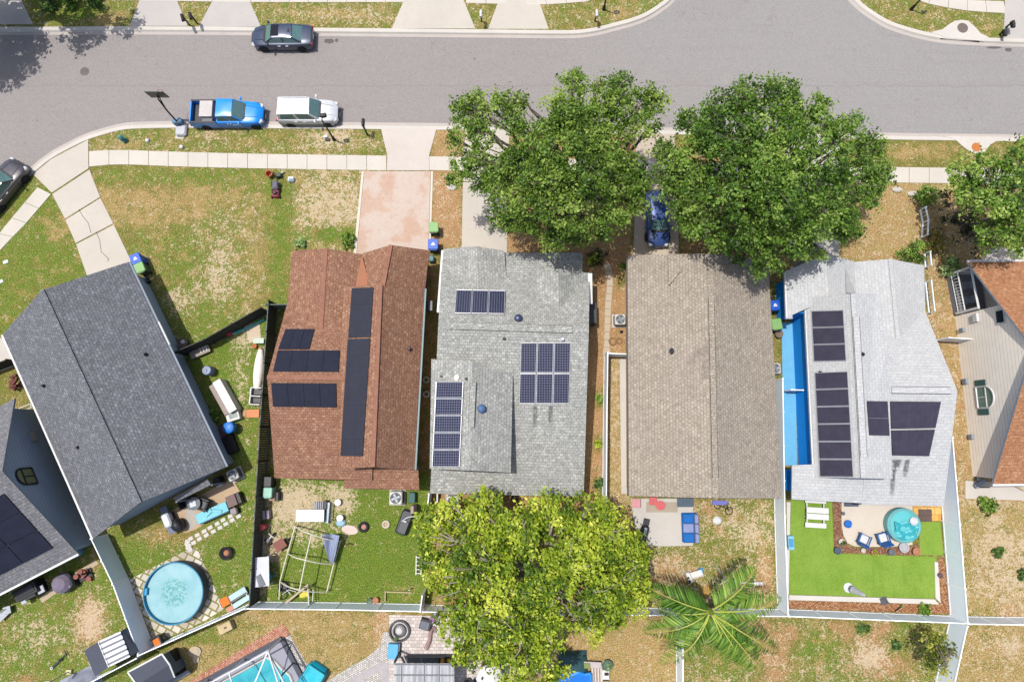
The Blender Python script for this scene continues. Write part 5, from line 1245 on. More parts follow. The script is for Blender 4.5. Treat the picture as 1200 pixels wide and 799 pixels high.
mb = MB(); mb.bbox((0, 0, .3), (.95, 1.25, .6), 0, .04); mb.box((0, 0, .62), (.97, 1.27, .04)); o = mb.build('tool_box', plain('pale_box', C(212, 204, 200), .6)); tag(o, 'pale grey tool chest sitting in the bed of the blue pickup', 'chest'); o.location = (tag_p.x-1.45, tag_p.y+.12, ROAD_Z+.70)
mb = MB(); mb.bbox((0, 0, .2), (.8, .35, .4), 0, .03); o = mb.build('crate', plain('grey_crate', C(120, 120, 126), .6)); tag(o, 'small grey crate beside the chest in the pickup bed', 'crate'); o.location = (tag_p.x-1.4, tag_p.y-.66, ROAD_Z+.70)
# white SUV
SUVB = [(-2.3, .84, 1.0, .4), (-2.24, .90, 1.12, .32), (-1.8, .93, 1.14, .28), (-.8, .94, 1.12, .28), (.3, .94, 1.1, .28), (1.1, .93, 1.08, .28), (1.7, .90, 1.02, .28), (2.1, .82, .9, .3), (2.28, .62, .74, .4)]
WHITEP = paint('silver_white_paint', C(236, 238, 242), .1)
def rails(r):
    for s in (-1, 1): b = MB(); b.tube([(-1.7, s*.62, 1.78), (.2, s*.62, 1.8)], .03, 6); b.build('roof_rail', RIM, r)
    b = MB(); b.box((-.1, 0, .45), (4.1, 1.895, .16)); b.build('sill_trim', plain('grey_cladding', C(150, 150, 148), .6), r)
car('silver-white boxy estate car parked nose to the right at the near kerb', 'car', G(361.5, 131.5, ROAD_Z, .6), 0, 4.6, 1.88, SUVB, (-2.2, -2.05, .35, .95, 1.12, 1.72, .85, .70), WHITEP, extra=rails)
DKG = paint('dark_bronze_grey_paint', C(92, 88, 96))
c = G(2.5, 219, ROAD_Z, .5)
car('dark grey car half out of frame at the left kerb by the corner', 'car', c, R(56), 4.7, 1.9, SUVB, (-2.2, -1.95, .35, 1.0, 1.12, 1.62, .85, .70), DKG)
BLC = paint('deep_blue_paint', C(66, 92, 156))
car('deep blue small car parked on the drive between the two oaks', 'car', G(769.5, 257, .03, .5), -math.pi/2+.02, 4.3, 1.78, [(p[0]*.89, p[1]*.955, p[2], p[3]) for p in SED], (-1.75, -1.15, .35, 1.05, .98, 1.45, .77, .6), BLC)
# ================================================================ STREET FURNITURE
IRON = plain('black_iron', C(44, 44, 48), .5, .2)
def rz_mat(a): return Matrix.Rotation(a, 4, 'Z')
# basketball hoop at the kerb
h = thing('basketball_hoop', 'portable basketball hoop with dark backboard leaning over the near kerb', 'hoop', G(214, 151, .02))
b = MB(); b.bbox((0, -.1, .16), (.85, 1.15, .3), 0, .12); b.build('base', plain('grey_hoop_base', C(206, 206, 212), .6), h)
b = MB(); b.bbox((-.1, .3, .55), (.75, .4, .5), .2, .1); b.build('ballast_bag', plain('blue_grey_sack', C(120, 152, 180), .8), h)
b = MB(); b.tube([(0, .1, .3), (-.2, .45, 1.8), (-.35, .85, 2.9)], .06, 8); b.build('pole', IRON, h)
b = MB(); b.box((-.35, 1.1, 3.1), (1.35, .06, .95), rot=Matrix.Rotation(.08, 4, 'X')); b.build('backboard', plain('smoked_backboard', C(66, 70, 76), .3), h)
b = MB(); b.torus((-.35, 1.45, 2.8), .23, .018, 18, 6); b.build('rim', plain('dull_orange_rim', C(170, 90, 60), .6), h)
b = MB(); b.tube([(-.35, .85, 2.9), (-.35, 1.08, 3.05)], .05, 6); b.tube([(-.25, .6, 2.1), (-.35, 1.08, 2.85)], .04, 6); b.build('bracket', IRON, h)
slabp('concrete_pad', [(208, 152), (220, 152), (215, 163), (205, 163)], CONC, .02)
def street_light(label, px, arm, H=3.2):
    h = thing('street_light', label, 'street light', px, 0, 'post-top street lights')
    b = MB(); b.cyl((0, 0, 0), (0, 0, .5), .14, .1, 10); b.cyl((0, 0, .5), (0, 0, H), .07, .05, 10); b.build('post', IRON, h)
    b = MB(); b.tube([(0, 0, H), (arm[0], arm[1], H+.1)], .04, 6); b.build('arm', IRON, h)
    b = MB(); b.bbox((arm[0]*1.2, arm[1]*1.2, H+.1), (.45, .32, .2), .2, .06); l = b.build('lantern', IRON, h)
    b = MB(); b.box((arm[0]*1.2, arm[1]*1.2, H-.02), (.4, .3, .02), .2); b.build('lens', LAMP, l)
street_light('black street light on the near verge by the white car', G(391.5, 164), (.1, .25))
street_light('black street light on the top verge near the curving kerb', G(707.5, 11.5), (.15, .1))
street_light('black street light on the verge at the upper right corner', G(1067.5, 11.5), (.15, .12))
def mailbox(label, px, rz, box=BLACK, H=1.15):
    h = thing('mailbox', label, 'mailbox', px, rz, 'kerbside mailboxes')
    b = MB(); b.box((0, 0, H/2), (.1, .1, H)); b.box((.12, 0, H-.12), (.5, .1, .08)); b.build('post', IRON, h)
    b = MB(); n = 10; pr = [(.11, 0), (.11, .12)]+[(math.cos(a)*.11, .12+math.sin(a)*.11) for a in [math.pi*k/8 for k in range(1, 8)]]+[(-.11, .12), (-.11, 0)]
    m = len(pr); b.add([(-.05, y, H+z) for y, z in pr]+[(.5, y, H+z) for y, z in pr], [tuple(range(m)), tuple(range(2*m-1, m-1, -1))]+[(k, m+k, m+(k+1) % m, (k+1) % m) for k in range(m)]); bx = b.build('box', box, h)
    b = MB(); b.box((.2, .125, H+.15), (.03, .02, .16)); b.build('flag', RED, bx)
    return h
UP, DN = math.pi/2, -math.pi/2
mailbox('black mailbox on the near verge between white car and stained drive', G(431, 158.5), UP, H=1.5)
mailbox('left of the two black mailboxes between the upper driveways', G(222.5, 30), DN+.3); mailbox('right of the two black mailboxes between the upper driveways', G(231.5, 28), DN+.3)
mailbox('mailbox with pale box in the small grass wedge at the top', G(564.5, 25.5), DN, plain('pale_mailbox', C(226, 226, 226), .5)); mailbox('white mailbox on the grass by the upper curving kerb', G(697, 25), DN, plain('pale_mailbox', C(226, 226, 226), .5))
mailbox('black mailbox at the corner of the upper right driveway', G(1178, 33), DN, H=.7); mailbox('second small black mailbox beside the storm inlet', G(1171, 41), DN, H=.5)
# storm drain inlets
def inlet(label, pts, lid, lidc, mouth, rad=.42):
    h = thing('storm_drain', label, 'drain', G(*lid))
    b = MB(); b.prism([G(x, y) for x, y in pts], -.1, .05); b.build('apron', KERB, h, True)
    b = MB(); p = G(*lid); b.lathe([(rad, .05), (rad, .07), (rad*.8, .075), (rad*.78, .066), (.001, .066)], (p.x, p.y, 0), 24)
    b.build('lid', lidc, h, True)
    if mouth: b = MB(); b.box((G(*mouth[0])+G(*mouth[1]))/2+Vector((0, 0, -.04)), ((G(*mouth[1])-G(*mouth[0])).length, .18, .1), rot2(G(*mouth[0]), G(*mouth[1]))); b.build('opening', SEAM, h, True)
inlet('storm drain inlet with round brown-grey lid bulging from the upper right kerb', [(1090, 38.5), (1104, 35), (1112, 29), (1118, 25.5), (1126, 24), (1134, 25), (1141, 31), (1149, 40), (1158, 44), (1152, 49), (1110, 45)], (1127.5, 33.5), plain('rusty_grate', C(124, 110, 104), .8), ((1102, 44.5), (1148, 48)))
inlet('storm drain with orange lid on the bulging pavement at right', [(1105, 160), (1118, 163), (1128, 172), (1136, 178), (1145, 181), (1154, 178), (1160, 170), (1172, 163), (1185, 161)], (1143.5, 173), plain('orange_lid', C(208, 128, 66), .7), None, .36)
b = MB(); p = G(98, 83); b.lathe([(.36, 0), (.36, .012), (.32, .014), (.3, .008), (.001, .008)], (0, 0, 0), 24)
for k in range(4): b.torus((0, 0, .008), .06+.06*k, .008, 20, 4)
o = b.build('manhole_cover', plain('manhole_iron', C(122, 114, 112), .7, .2)); o.location = (p.x, p.y, ROAD_Z+.003); tag(o, 'round iron manhole cover in the asphalt at upper left', 'manhole')
def stain(x, y, r, c, ry=None):
    b = MB(); p = G(x, y); n = 26; b.add([(p.x+math.cos(2*math.pi*k/n)*r*(1+.35*mnoise.noise(Vector((k*.9, x, y)))), p.y+math.sin(2*math.pi*k/n)*(ry or r)*(1+.35*mnoise.noise(Vector((k*.9, y, x)))), ROAD_Z+.004) for k in range(n)], [tuple(range(n))])
    struct(b.build('road_stain', plain('oil_stain', C(112, 104, 104), .9, var=.3, scale=6)))
stain(385, 47.5, .42, None, .22); stain(394, 46.5, .14, None); stain(1183, 57.5, .3, None, .16); stain(1166, 55, .6, None, .1); stain(556, 68, .07, None); stain(551, 61, .05, None)
# small things on the verges
def simple(name, label, cat, x, y, build, mats, h=0.0, rz=0.0, z=0.0, smooth=False, group=None):
    b = MB(); build(b); o = b.build(name, mats, None, False, smooth); p = G(x, y, z, h); o.location = p; o.rotation_euler = (0, 0, rz); return tag(o, label, cat, group)
simple('hydrant', 'small teal hydrant post on the verge at left', 'hydrant', 146, 164.5, lambda b: (b.lathe([(.22, 0), (.22, .06), (.15, .08), (.15, .5), (.2, .52), (.17, .62), (.05, .72)], n=14), b.cyl((-.26, 0, .38), (.26, 0, .38), .07), b.cyl((0, 0, .38), (0, -.25, .38), .08)), plain('teal_paint', C(96, 160, 156), .5), smooth=True)
for x, y, l in ((173.5, 165.5, 'white domed cap in the verge grass left of the hoop'), (213.5, 173, 'white domed cap in the verge grass below the hoop')):
    simple('pipe_cap', l, 'pipe cap', x, y, lambda b: b.lathe([(.14, 0), (.16, .08), (.15, .16), (.09, .22), (.001, .24)], n=14), TRIM, smooth=True)
simple('utility_box', 'small white and blue utility box on the lawn by the mower', 'utility box', 342, 211.5, lambda b: (b.bbox((0, 0, .16), (.45, .4, .32), 0, .05), b.bbox((.02, -.08, .33), (.3, .2, .03), 0, .02, 1)), [TRIM, plain('faded_blue', C(130, 160, 186), .6)])
simple('meter_cover', 'white meter lid on the bare patch beside the near street light', 'meter lid', 382, 160.5, lambda b: (b.bbox((0, 0, .08), (.34, .24, .16), .2, .05), b.bbox((.16, -.26, .05), (.4, .22, .1), .1, .04, 1)), [TRIM, BLACK])
for x, y, l in ((7, 307, 'small pale plate on the grass at the left edge'), (1, 330, 'second pale plate on the grass just at the left edge')): simple('valve_lid', l, 'valve lid', x, y, lambda b: b.bbox((0, 0, .03), (.4, .26, .06), .4, .03), TRIM)
simple('pale_rock', 'flat pale stone on the dry strip beside the oak trunk', 'stone', 530, 219.5, lambda b: b.lathe([(.32, 0), (.36, .06), (.25, .13), (.001, .15)], n=9, sx=1.2, sy=.8), CONC)
for x, y, l in ((1051, 222.5, 'flat pale stone by the pavement under the broad oak'), (1069, 227.5, 'second pale stone at the foot of the clipped round bush')): simple('pale_rock', l, 'stone', x, y, lambda b: b.lathe([(.26, 0), (.3, .08), (.2, .16), (.001, .18)], n=9, sx=1.4, sy=.8), plain('beige_stone', C(214, 206, 192), .9))
# mower and bucket on the lawn
h = thing('lawn_mower', 'push mower with grey bag and red-black deck on the front lawn', 'mower', G(324.5, 222))
b = MB(); b.bbox((0, -.42, .22), (.55, .62, .22), 0, .12); b.build('deck', plain('mower_red', C(150, 56, 66), .5), h)
b = MB(); b.lathe([(.17, .33), (.17, .45), (.1, .5), (.001, .5)], (0, -.42, 0), 14); b.build('engine', BLACK, h)
b = MB(); b.bbox((0, .2, .32), (.5, .7, .42), 0, .12); b.build('grass_bag', plain('grey_bag', C(120, 118, 126), .9), h)
b = MB()
for s in (-.24, .24): b.tube([(s, -.2, .3), (s*.9, .95, .95)], .022, 6)
b.tube([(-.22, .95, .95), (.22, .95, .95)], .03, 6); b.build('handle', BLACK, h)
for sx in (-.3, .3):
    for sy in (-.68, -.15): b = MB(); b.cyl((sx-.03, sy, .11), (sx+.03, sy, .11), .11, n=12); b.build('wheel', TYRE, h)
simple('bucket', 'orange bucket lying beside the mower handle on the lawn', 'bucket', 317.5, 206, lambda b: (b.lathe([(.18, 0), (.25, .42), (.27, .43), (.22, .40), (.16, .03), (.001, .03)], n=16), b.torus((0, 0, .43), .25, .02, 16, 5)), plain('orange_plastic', C(222, 112, 60), .5), smooth=True)
simple('leaf_blower', 'dark blower with pale nozzle lying beside the mower', 'blower', 327.5, 207, lambda b: (b.bbox((0, 0, .18), (.5, .35, .3), .3, .1), b.tube([(.1, .1, .2), (.35, .35, .12)], .07, 8, 1)), [plain('dark_green_plastic', C(60, 70, 56), .5), plain('pale_grey_plastic', C(206, 206, 190), .5)])

# ================================================================ BINS AND AIR CONDITIONERS
def bin_proto(label, loc, rz, body, lid, logo=None, s=1.0, group='wheeled refuse bins'):
    h = thing('wheelie_bin', label, 'bin', loc, rz, group); w = .62*s
    b = MB(); b.box((0, 0, .5), (w*.82, w*.82, .95), taper=1.18); b.build('body', body, h)
    b = MB(); b.bbox((0, 0, 1.02), (w*1.06, w*1.12, .1), 0, .06); b.box((0, -w*.56, 1.0), (w*.7, .06, .05)); l = b.build('lid', lid, h)
    if logo: b = MB(); b.add([(-.16, -.1, 1.074), (.16, -.1, 1.074), (.06, .12, 1.074), (-.06, .12, 1.074)], [(0, 1, 2, 3)]); b.build('lid_emblem', logo, l)
    for sx in (-1, 1): b = MB(); b.cyl((sx*w*.42-.03, -w*.42, .12), (sx*w*.42+.03, -w*.42, .12), .12, n=14); b.build('wheel', TYRE, h)
    b = MB(); b.tube([(-w*.4, -w*.55, .95), (-w*.4, -w*.66, .98), (w*.4, -w*.66, .98), (w*.4, -w*.55, .95)], .02, 6); b.build('handle', BLACK, h)
    return h
BBLUE = plain('blue_bin_plastic', C(20, 96, 214), .45); BGRN = plain('green_bin_plastic', C(140, 190, 116), .5); BDG = plain('dark_green_bin_plastic', C(82, 110, 84), .5); BMINT = plain('mint_plastic', C(152, 208, 186), .5)
bin_proto('blue wheelie bin with white emblem at the charcoal house corner', G(158.5, 303, 0, 1.05), .45, BBLUE, BBLUE, TRIM, 1.15); bin_proto('pale green wheelie bin beside the charcoal house behind the blue one', G(163, 313.5, 0, 1.05), .45, BDG, BGRN, None, 1.1)
bin_proto('pale green wheelie bin beside the rust-stained drive', G(508, 266, 0, 1.05), 0.05, BDG, BGRN, None, 1.1); bin_proto('blue wheelie bin with white emblem at the brown roof corner', G(507.5, 286, 0, 1.05), 0, BBLUE, BBLUE, TRIM, 1.15)
bin_proto('blue wheelie bin between the tan and the pale roofs', G(908.5, 357.5, 0, 1.05), .1, BBLUE, BBLUE, TRIM, 1.05); bin_proto('green wheelie bin between the tan and the pale roofs', G(910.5, 379.5, 0, 1.05), .15, BDG, BGRN, None, 1.15)
bin_proto('mint-lidded bin by the dark fence of the weedy garden', G(313.5, 577, 0, 1.0), 0, BMINT, BMINT, None, 1.0); bin_proto('black bin in the corner of dark fence and brown house', G(313, 564, 0, 1.0), 0, BLACK, BLACK, None, 1.0)
simple('tote_box', 'low dark box with grey lid in the shade beside the pale green bin', 'box', 171, 331, lambda b: (b.bbox((0, 0, .22), (.7, .5, .4), .5, .06), b.bbox((0, 0, .46), (.6, .4, .06), .5, .05, 1)), [BLACK, plain('slate_plastic', C(90, 110, 130), .5)])
simple('hose_reel', 'teal hose box in the gap by the brown house', 'hose box', 506.5, 305, lambda b: b.bbox((0, 0, .3), (.4, .5, .6), 0, .08), plain('teal_plastic', C(80, 130, 136), .5))
simple('plant_pot', 'brown pot at the corner of the blue wall by the bins', 'pot', 910.5, 392, lambda b: b.lathe([(.2, 0), (.28, .4), (.31, .42), (.24, .4), (.001, .36)], n=14), plain('brown_pot', C(130, 112, 100), .8), smooth=True)
def ac_unit(label, loc, rz, s=1.0, case=None):
    h = thing('air_conditioner', label, 'air conditioner', loc, rz, 'outdoor air conditioning units'); case = case or plain('cream_metal_case', C(222, 220, 212), .5)
    b = MB(); b.box((0, 0, .04), (1.05*s, 1.05*s, .08)); b.build('pad', CONC, h)
    b = MB(); b.bbox((0, 0, .46), (.84*s, .84*s, .76), 0, .08)
    b.build('case', case, h)
    b = MB()
    for k in range(9):
        for sg in (-1, 1): b.box((sg*.425*s, 0, .16+k*.07), (.012, .7*s, .03)); b.box((0, sg*.425*s, .16+k*.07), (.7*s, .012, .03))
    b.build('louvres', plain('dark_louvre', C(96, 98, 100), .6), h)
    b = MB(); b.lathe([(.34*s, .842), (.30*s, .846), (.001, .846)], n=22); b.build('fan_well', plain('fan_well_grey', C(70, 76, 84), .6), h)  # flat dark grey disc below the fan blades
    b = MB()
    for k in range(4): a = math.pi/2*k+.3; b.box((math.cos(a)*.15*s, math.sin(a)*.15*s, .852), (.28*s, .12*s, .012), a+.3)
    b.build('fan', plain('fan_blade', C(150, 158, 166), .4, .3), h)
    b = MB()
    for rr in (.1, .18, .26, .34): b.torus((0, 0, .872), rr*s, .008, 22, 5)
    for k in range(8): a = math.pi/4*k; b.tube([(math.cos(a)*.05, math.sin(a)*.05, .872), (math.cos(a)*.34*s, math.sin(a)*.34*s, .872)], .007, 4)
    b.build('fan_guard', PVF, h); return h
ac_unit('square air conditioner by the walk beside the tan roof', G(727, 374, 0, .85), 0, .95, plain('cream_metal_case', C(222, 220, 212), .5)); ac_unit('square air conditioner behind the grey roof on bare earth', G(530, 588.5, 0, .85), 0, 1.05)
ac_unit('air conditioner on the grass behind the brown roof', G(463.5, 583.5, 0, .85), 0, 1.1); ac_unit('dark-fanned air conditioner at the head of the grey fence by the blue wall', G(909.5, 431.5, 0, .85), 0, .9)
ac_unit('pale air conditioner at the back corner of the charcoal house', G(272, 556.5, 0, .85), .45, .9)
# ================================================================ GARDEN OF THE PALE-ROOFED HOUSE
def turf():
    s = NT('artificial_turf'); co = s.coord(); a = s.noise(co, .8, 4); f = s.noise(co, 18, 3, .7); m = s.n('ShaderNodeMapping'); m.inputs['Scale'].default_value = (1, .12, 1); s.l(co, m.inputs[0]); st = s.noise(m.outputs[0], 3, 3)
    col = s.ramp(a, [(.35, C(120, 158, 48)), (.65, C(144, 176, 68))]); col = s.mix(.4, col, s.ramp(f, [(.36, C(84, 122, 28)), (.64, C(170, 194, 96))])); col = s.mix(s.math('MULTIPLY', s.sstep(st, .5, .64), .3), col, C(112, 150, 40))
    m = s.out(col, .9, 0, .2); s.bump(f, .5, .03); return m
TURF = turf()
slabp('lawn', [(926.5, 584), (974.5, 584), (977, 648), (1097, 652), (1094.5, 701), (924.5, 696)], TURF, .04); slabp('lawn', [(1076.5, 611), (1101.5, 611), (1105, 650), (1077.5, 650)], TURF, .04)
PAT = concrete('cream_patio', C(228, 216, 200), C(206, 188, 166)); slabp('patio', [(986, 582), (1069, 582), (1069, 638), (1040, 640.5), (1002, 640), (993, 636), (988, 626), (986, 614)], PAT, .036)
MULCH = pavers('bark_mulch', C(136, 94, 70), C(176, 130, 102), C(212, 174, 142), C(112, 78, 60), .13, .09, .6, .02)
slabp('planting_bed', [(975.5, 584), (985.5, 584), (985.5, 615), (988, 628), (993, 638.5), (1003, 642), (1068, 640), (1076, 636), (1076.5, 650.5), (977.5, 647)], MULCH, .03)
slabp('planting_bed', [(924, 703), (1101, 708), (1102, 700), (1099, 655), (1106, 652), (1112, 719), (924, 712.5)], pavers('orange_bark', C(150, 100, 66), C(196, 144, 100), C(222, 182, 142), C(126, 84, 58), .16, .1, .3, .02), .028)
BORD = concrete('border_stone', C(226, 222, 214), C(200, 192, 180))
slabp('lawn_edging', [(924.5, 696.6), (1094.3, 701.6), (1100, 707.5), (924, 702.4)], BORD, .07); slabp('lawn_edging', [(1094.5, 658), (1098.5, 658), (1101.5, 706), (1095.5, 700)], BORD, .075); slabp('lawn_edging', [(921.5, 588), (926, 588), (924, 696), (921.8, 696)], BORD, .06)
slabp('blue_walkway', [(916, 378), (931, 378), (934, 545), (918, 545)], plain('light_blue_paint', C(112, 190, 232), .7, var=.12, scale=1.2), .03)
YEL = pavers('yellow_tiles', C(220, 160, 80), C(236, 190, 104), C(240, 204, 130), C(200, 150, 90), .5, .5); slabp('tile_strip', [(1069.5, 588), (1103, 590), (1102.5, 610), (1076.5, 610), (1069.5, 600)], YEL, .032)
BRN = plain('dark_brown_tile', C(104, 84, 78), .7)
b = MB()
for i in (0, 1):
    for j in (0, 1): p = G(1079.5+i*8, 600+j*7.2); b.box((p.x, p.y, .055), (.46, .44, .03))
tag(b.build('doormat', BRN), 'dark brown four-square mat on the yellow tiles', 'mat')
def boxes(name, label, cat, loc, rz, items, group=None):
    """items: (part name, material, [(centre, size[, rz])])"""
    h = thing(name, label, cat, loc, rz, group)
    for nm, m, bl in items:
        for part in ([[it] for it in bl] if nm in ('frame', 'shelf', 'bearer', 'edge', 'chair', 'board', 'slats', 'bed') else [bl]):
            b = MB()
            for it in part: b.bbox(it[0], it[1], it[2] if len(it) > 2 else 0, .03)
            b.build('slat' if nm == 'slats' else nm, m, h)
    return h
LW = plain('whitewashed_timber', C(236, 234, 230), .6, var=.08)
boxes('picnic_table', 'white picnic table with two benches on the bright turf', 'table', G(952.5, 600), -.06, [
    ('tabletop', LW, [((0, -.22, .74), (1.55, .4, .05)), ((0, .22, .74), (1.55, .4, .05))]), ('bench', LW, [((0, .85, .44), (1.5, .34, .05))]), ('bench', LW, [((0, -.85, .44), (1.5, .34, .05))]),
    ('frame', LW, [((s*.6, 0, .38), (.08, 1.7, .08)) for s in (-1, 1)]+[((s*.6, t*.3, .36), (.08, .08, .7)) for s in (-1, 1) for t in (-1, 1)])])
CHB = plain('blue_garden_chair', C(44, 104, 172), .6); CUSH = plain('white_cushion', C(228, 230, 232), .9)
def garden_chair(label, loc, rz, frame=None, cush=None):
    frame = frame or CHB; cush = cush or CUSH
    h = thing('garden_chair', label, 'chair', loc, rz, 'blue garden chairs on the cream patio' if frame is CHB else None)
    b = MB(); b.bbox((0, 0, .38), (.66, .7, .08), 0, .05); b.build('seat', frame, h)
    b = MB(); b.box((0, .4, .68), (.7, .08, .62), rot=Matrix.Rotation(-.3, 4, 'X')); b.build('backrest', frame, h)
    for s in (-1, 1): b = MB(); b.bbox((s*.38, 0, .58), (.1, .75, .05), 0, .03); b.build('armrest', frame, h)
    for sx in (-.32, .32):
        for sy in (-.3, .32): b = MB(); b.box((sx, sy, .28), (.06, .06, .56)); b.build('leg', frame, h)
    b = MB(); b.bbox((0, -.02, .46), (.52, .56, .1), 0, .1); b.build('cushion', cush, h)
garden_chair('left blue garden chair with white cushion, turned towards the house', G(1008.5, 630.5), 2.7); garden_chair('right blue garden chair with white cushion beside the round spa', G(1030.5, 629), 3.4)
h = thing('spa', 'round turquoise spa with rumpled cover on the cream patio', 'spa', G(1053.5, 614))
AQ = plain('turquoise_vinyl', C(104, 206, 210), .45, var=.12); AQ2 = plain('deeper_turquoise_vinyl', C(70, 186, 196), .4)
b = MB(); b.lathe([(1.16, 0), (1.22, .3), (1.2, .62), (1.1, .7), (1.0, .68), (.98, .55)], n=32); b.build('rim', plain('spa_wall', C(120, 190, 190), .5), h, False, True)
b = MB(); b.lathe([(1.0, .6), (.6, .63), (.001, .66)], n=32); b.build('cover', AQ, h, False, True)
b = MB(); n = 14
vs = []; fs = []
for i in range(n+1):
    for j in range(n+1):
        x, y = -.75+1.7*i/n, -1.0+1.3*j/n; r = math.hypot(x, y); s_ = min(1, 1.04/max(r, .01)); vs.append((x*s_, y*s_, .72+.09*math.sin(x*7+y*3)+.07*math.sin(y*9-x*4)))
fs = [(i*(n+1)+j, (i+1)*(n+1)+j, (i+1)*(n+1)+j+1, i*(n+1)+j+1) for i in range(n) for j in range(n)]; b.add(vs, fs); b.build('folded_sheet', AQ2, h, False, True)
b = MB(); b.lathe([(.26, .7), (.3, .78), (.2, .9), (.001, .94)], (.62, .32, 0), 14); b.build('headrest', CUSH, h, False, True)
def pot(label, x, y, r, hh, m, plant=None):
    h = thing('plant_pot', label, 'pot', G(x, y)); b = MB(); b.lathe([(r*.7, 0), (r, hh), (r*1.08, hh+.02), (r*.85, hh), (r*.8, hh-.05), (.001, hh-.05)], n=16); b.build('pot', m, h, False, True)
    if plant: P, N, T = crown_points([((h.location.x, h.location.y, hh+.1), r*.9)], 260, .1, 14); leaf_mesh('plant', P, N, np.full(len(P), .11), T, plant, h)
TERRA = plain('terracotta', C(190, 130, 96), .8); GREYPOT = plain('grey_pot', C(112, 116, 124), .7); CREAMP = plain('cream_pot', C(216, 206, 188), .7); BLUEPL = plain('blue_plastic', C(36, 116, 206), .45)
pot('blue oval tub on the cream patio', 991.5, 613, .26, .3, BLUEPL); pot('cream pot at the left end of the mulch bed', 984, 634, .22, .3, CREAMP, WEED); pot('dark blue-grey pot at the corner of turf and mulch', 979, 644, .24, .35, plain('slate_pot', C(78, 96, 112), .6)); pot('terracotta pot in the mulch near the right turf', 1071, 645, .26, .3, TERRA); pot('dark round pot in the mulch below the chairs', 1042, 646, .22, .3, GREYPOT); pot('pale grey bowl beside the spa foot', 1057, 640.5, .34, .25, plain('pale_grey_pot', C(188, 188, 192), .7)); pot('cream pot below the left blue chair', 1009, 644, .16, .3, CREAMP); pot('small terracotta pot with yellow-green plant in the mulch', 1022, 646, .2, .25, TERRA, LIME); pot('small grey pot at the patio corner by the mulch', 986.5, 601, .12, .2, GREYPOT); pot('terracotta pot against the right fence bed', 1099.5, 673, .16, .25, plain('plum_pot', C(110, 84, 92), .7))
h = thing('patio_umbrella', 'closed white parasol standing on the turf near the lower edging', 'parasol', G(993.5, 688)); b = MB(); b.lathe([(.32, 0), (.34, .08), (.2, .14), (.06, .2), (.001, .2)], n=18); b.build('base', CUSH, h, False, True)
b = MB(); b.cyl((0, 0, .1), (0, 0, 2.35), .03); b.build('pole', BLACK, h); b = MB(); b.lathe([(.26, .8), (.2, 1.1), (.15, 1.7), (.06, 2.25), (.001, 2.35)], n=12); b.build('canopy', plain('white_canvas', C(226, 226, 230), .9), h, False, True)
h = thing('planter_obelisk', 'grey pyramid planter standing on the pale lawn edging', 'planter', G(1035, 703.5)); b = MB(); b.box((0, 0, .3), (.55, .55, .6), .3, taper=.15); b.build('body', plain('grey_resin', C(120, 120, 130), .6), h); b = MB(); b.lathe([(.06, .58), (.08, .66), (.001, .74)], n=10); b.build('finial', GREYPOT, h)
boxes('storage_box', 'pale blue storage box against the left edging of the turf', 'box', G(923.8, 634.5), 0, [('box', plain('pale_blue_box', C(150, 206, 230), .6), [((0, 0, .25), (.42, .95, .5))]), ('lid', plain('blue_box_lid', C(84, 164, 214), .5), [((0, 0, .52), (.3, .55, .05))])])
boxes('patio_mat', 'dark grey mat outside the back door on the cream patio', 'mat', G(997, 589, .03), 0, [('mat', plain('charcoal_mat', C(92, 100, 112), .9), [((0, 0, .03), (1.05, .5, .05))])])
boxes('solar_lamp', 'small dark lamp lying in the orange bark bed', 'lamp', G(1052, 712), .6, [('stem', BLACK, [((0, 0, .12), (.7, .06, .06))]), ('head', plain('olive_lamp', C(150, 140, 80), .6), [((.3, 0, .2), (.2, .18, .14))])])

# ================================================================ GARDEN OF THE TAN-ROOFED HOUSE
slabp('patio', [(739, 584), (812, 584), (812, 639), (760, 640), (744, 618)], concrete('grey_patio', C(214, 208, 200), C(180, 168, 150)), .034)
slabp('patio', [(757, 588), (794, 588), (794, 600), (757, 600)], concrete('stained_patio', C(188, 176, 158), C(160, 146, 128)), .042)
SOFB = plain('blue_sofa_fabric', C(20, 112, 196), .85); SOFL = plain('lilac_sofa_fabric', C(150, 160, 206), .85)
h = thing('garden_sofa', 'blue three-seat outdoor sofa with lilac middle cushion on the grey patio', 'sofa', G(807.5, 617.5))
b = MB(); b.bbox((0, 0, .2), (1.1, 2.05, .3), 0, .06); b.build('base', SOFB, h)
for k, m in ((-1, SOFB), (0, SOFL), (1, SOFB)):
    b = MB(); b.bbox((-.16, k*.66, .42), (.74, .63, .16), 0, .06); b.build('seat_cushion', m, h); b = MB(); b.bbox((.36, k*.66, .58), (.26, .62, .4), 0, .08); b.build('back_cushion', SOFL, h)
REDT = plain('faded_red_paint', C(222, 104, 108), .6); PINKT = plain('pink_paint', C(226, 158, 160), .6)
def small_table(label, x, y, m, rnd, s=.6):
    h = thing('side_table', label, 'table', G(x, y)); b = MB()
    (b.lathe([(s*.5, .5), (s*.5, .54), (.001, .55)], n=22) if rnd else b.bbox((0, 0, .52), (s, s, .05), 0, .03)); b.build('top', m, h)
    for a in range(4): b = MB(); t = math.pi/4+a*math.pi/2; b.cyl((math.cos(t)*s*.45, math.sin(t)*s*.45, 0), (math.cos(t)*s*.38, math.sin(t)*s*.38, .5), .025); b.build('leg', m, h)
small_table('square pink side table at the patio corner under the tan eave', 744, 588.5, PINKT, False); small_table('square red side table against the tan eave', 763.5, 586, REDT, False, .55); small_table('round red side table on the grey patio', 772, 591, REDT, True, .66)
boxes('door_mat', 'dark blue-grey mat at the tan house back door', 'mat', G(803, 588.5, .03), 0, [('mat', plain('slate_mat', C(92, 108, 122), .9), [((0, 0, .04), (1.2, .62, .05))])])
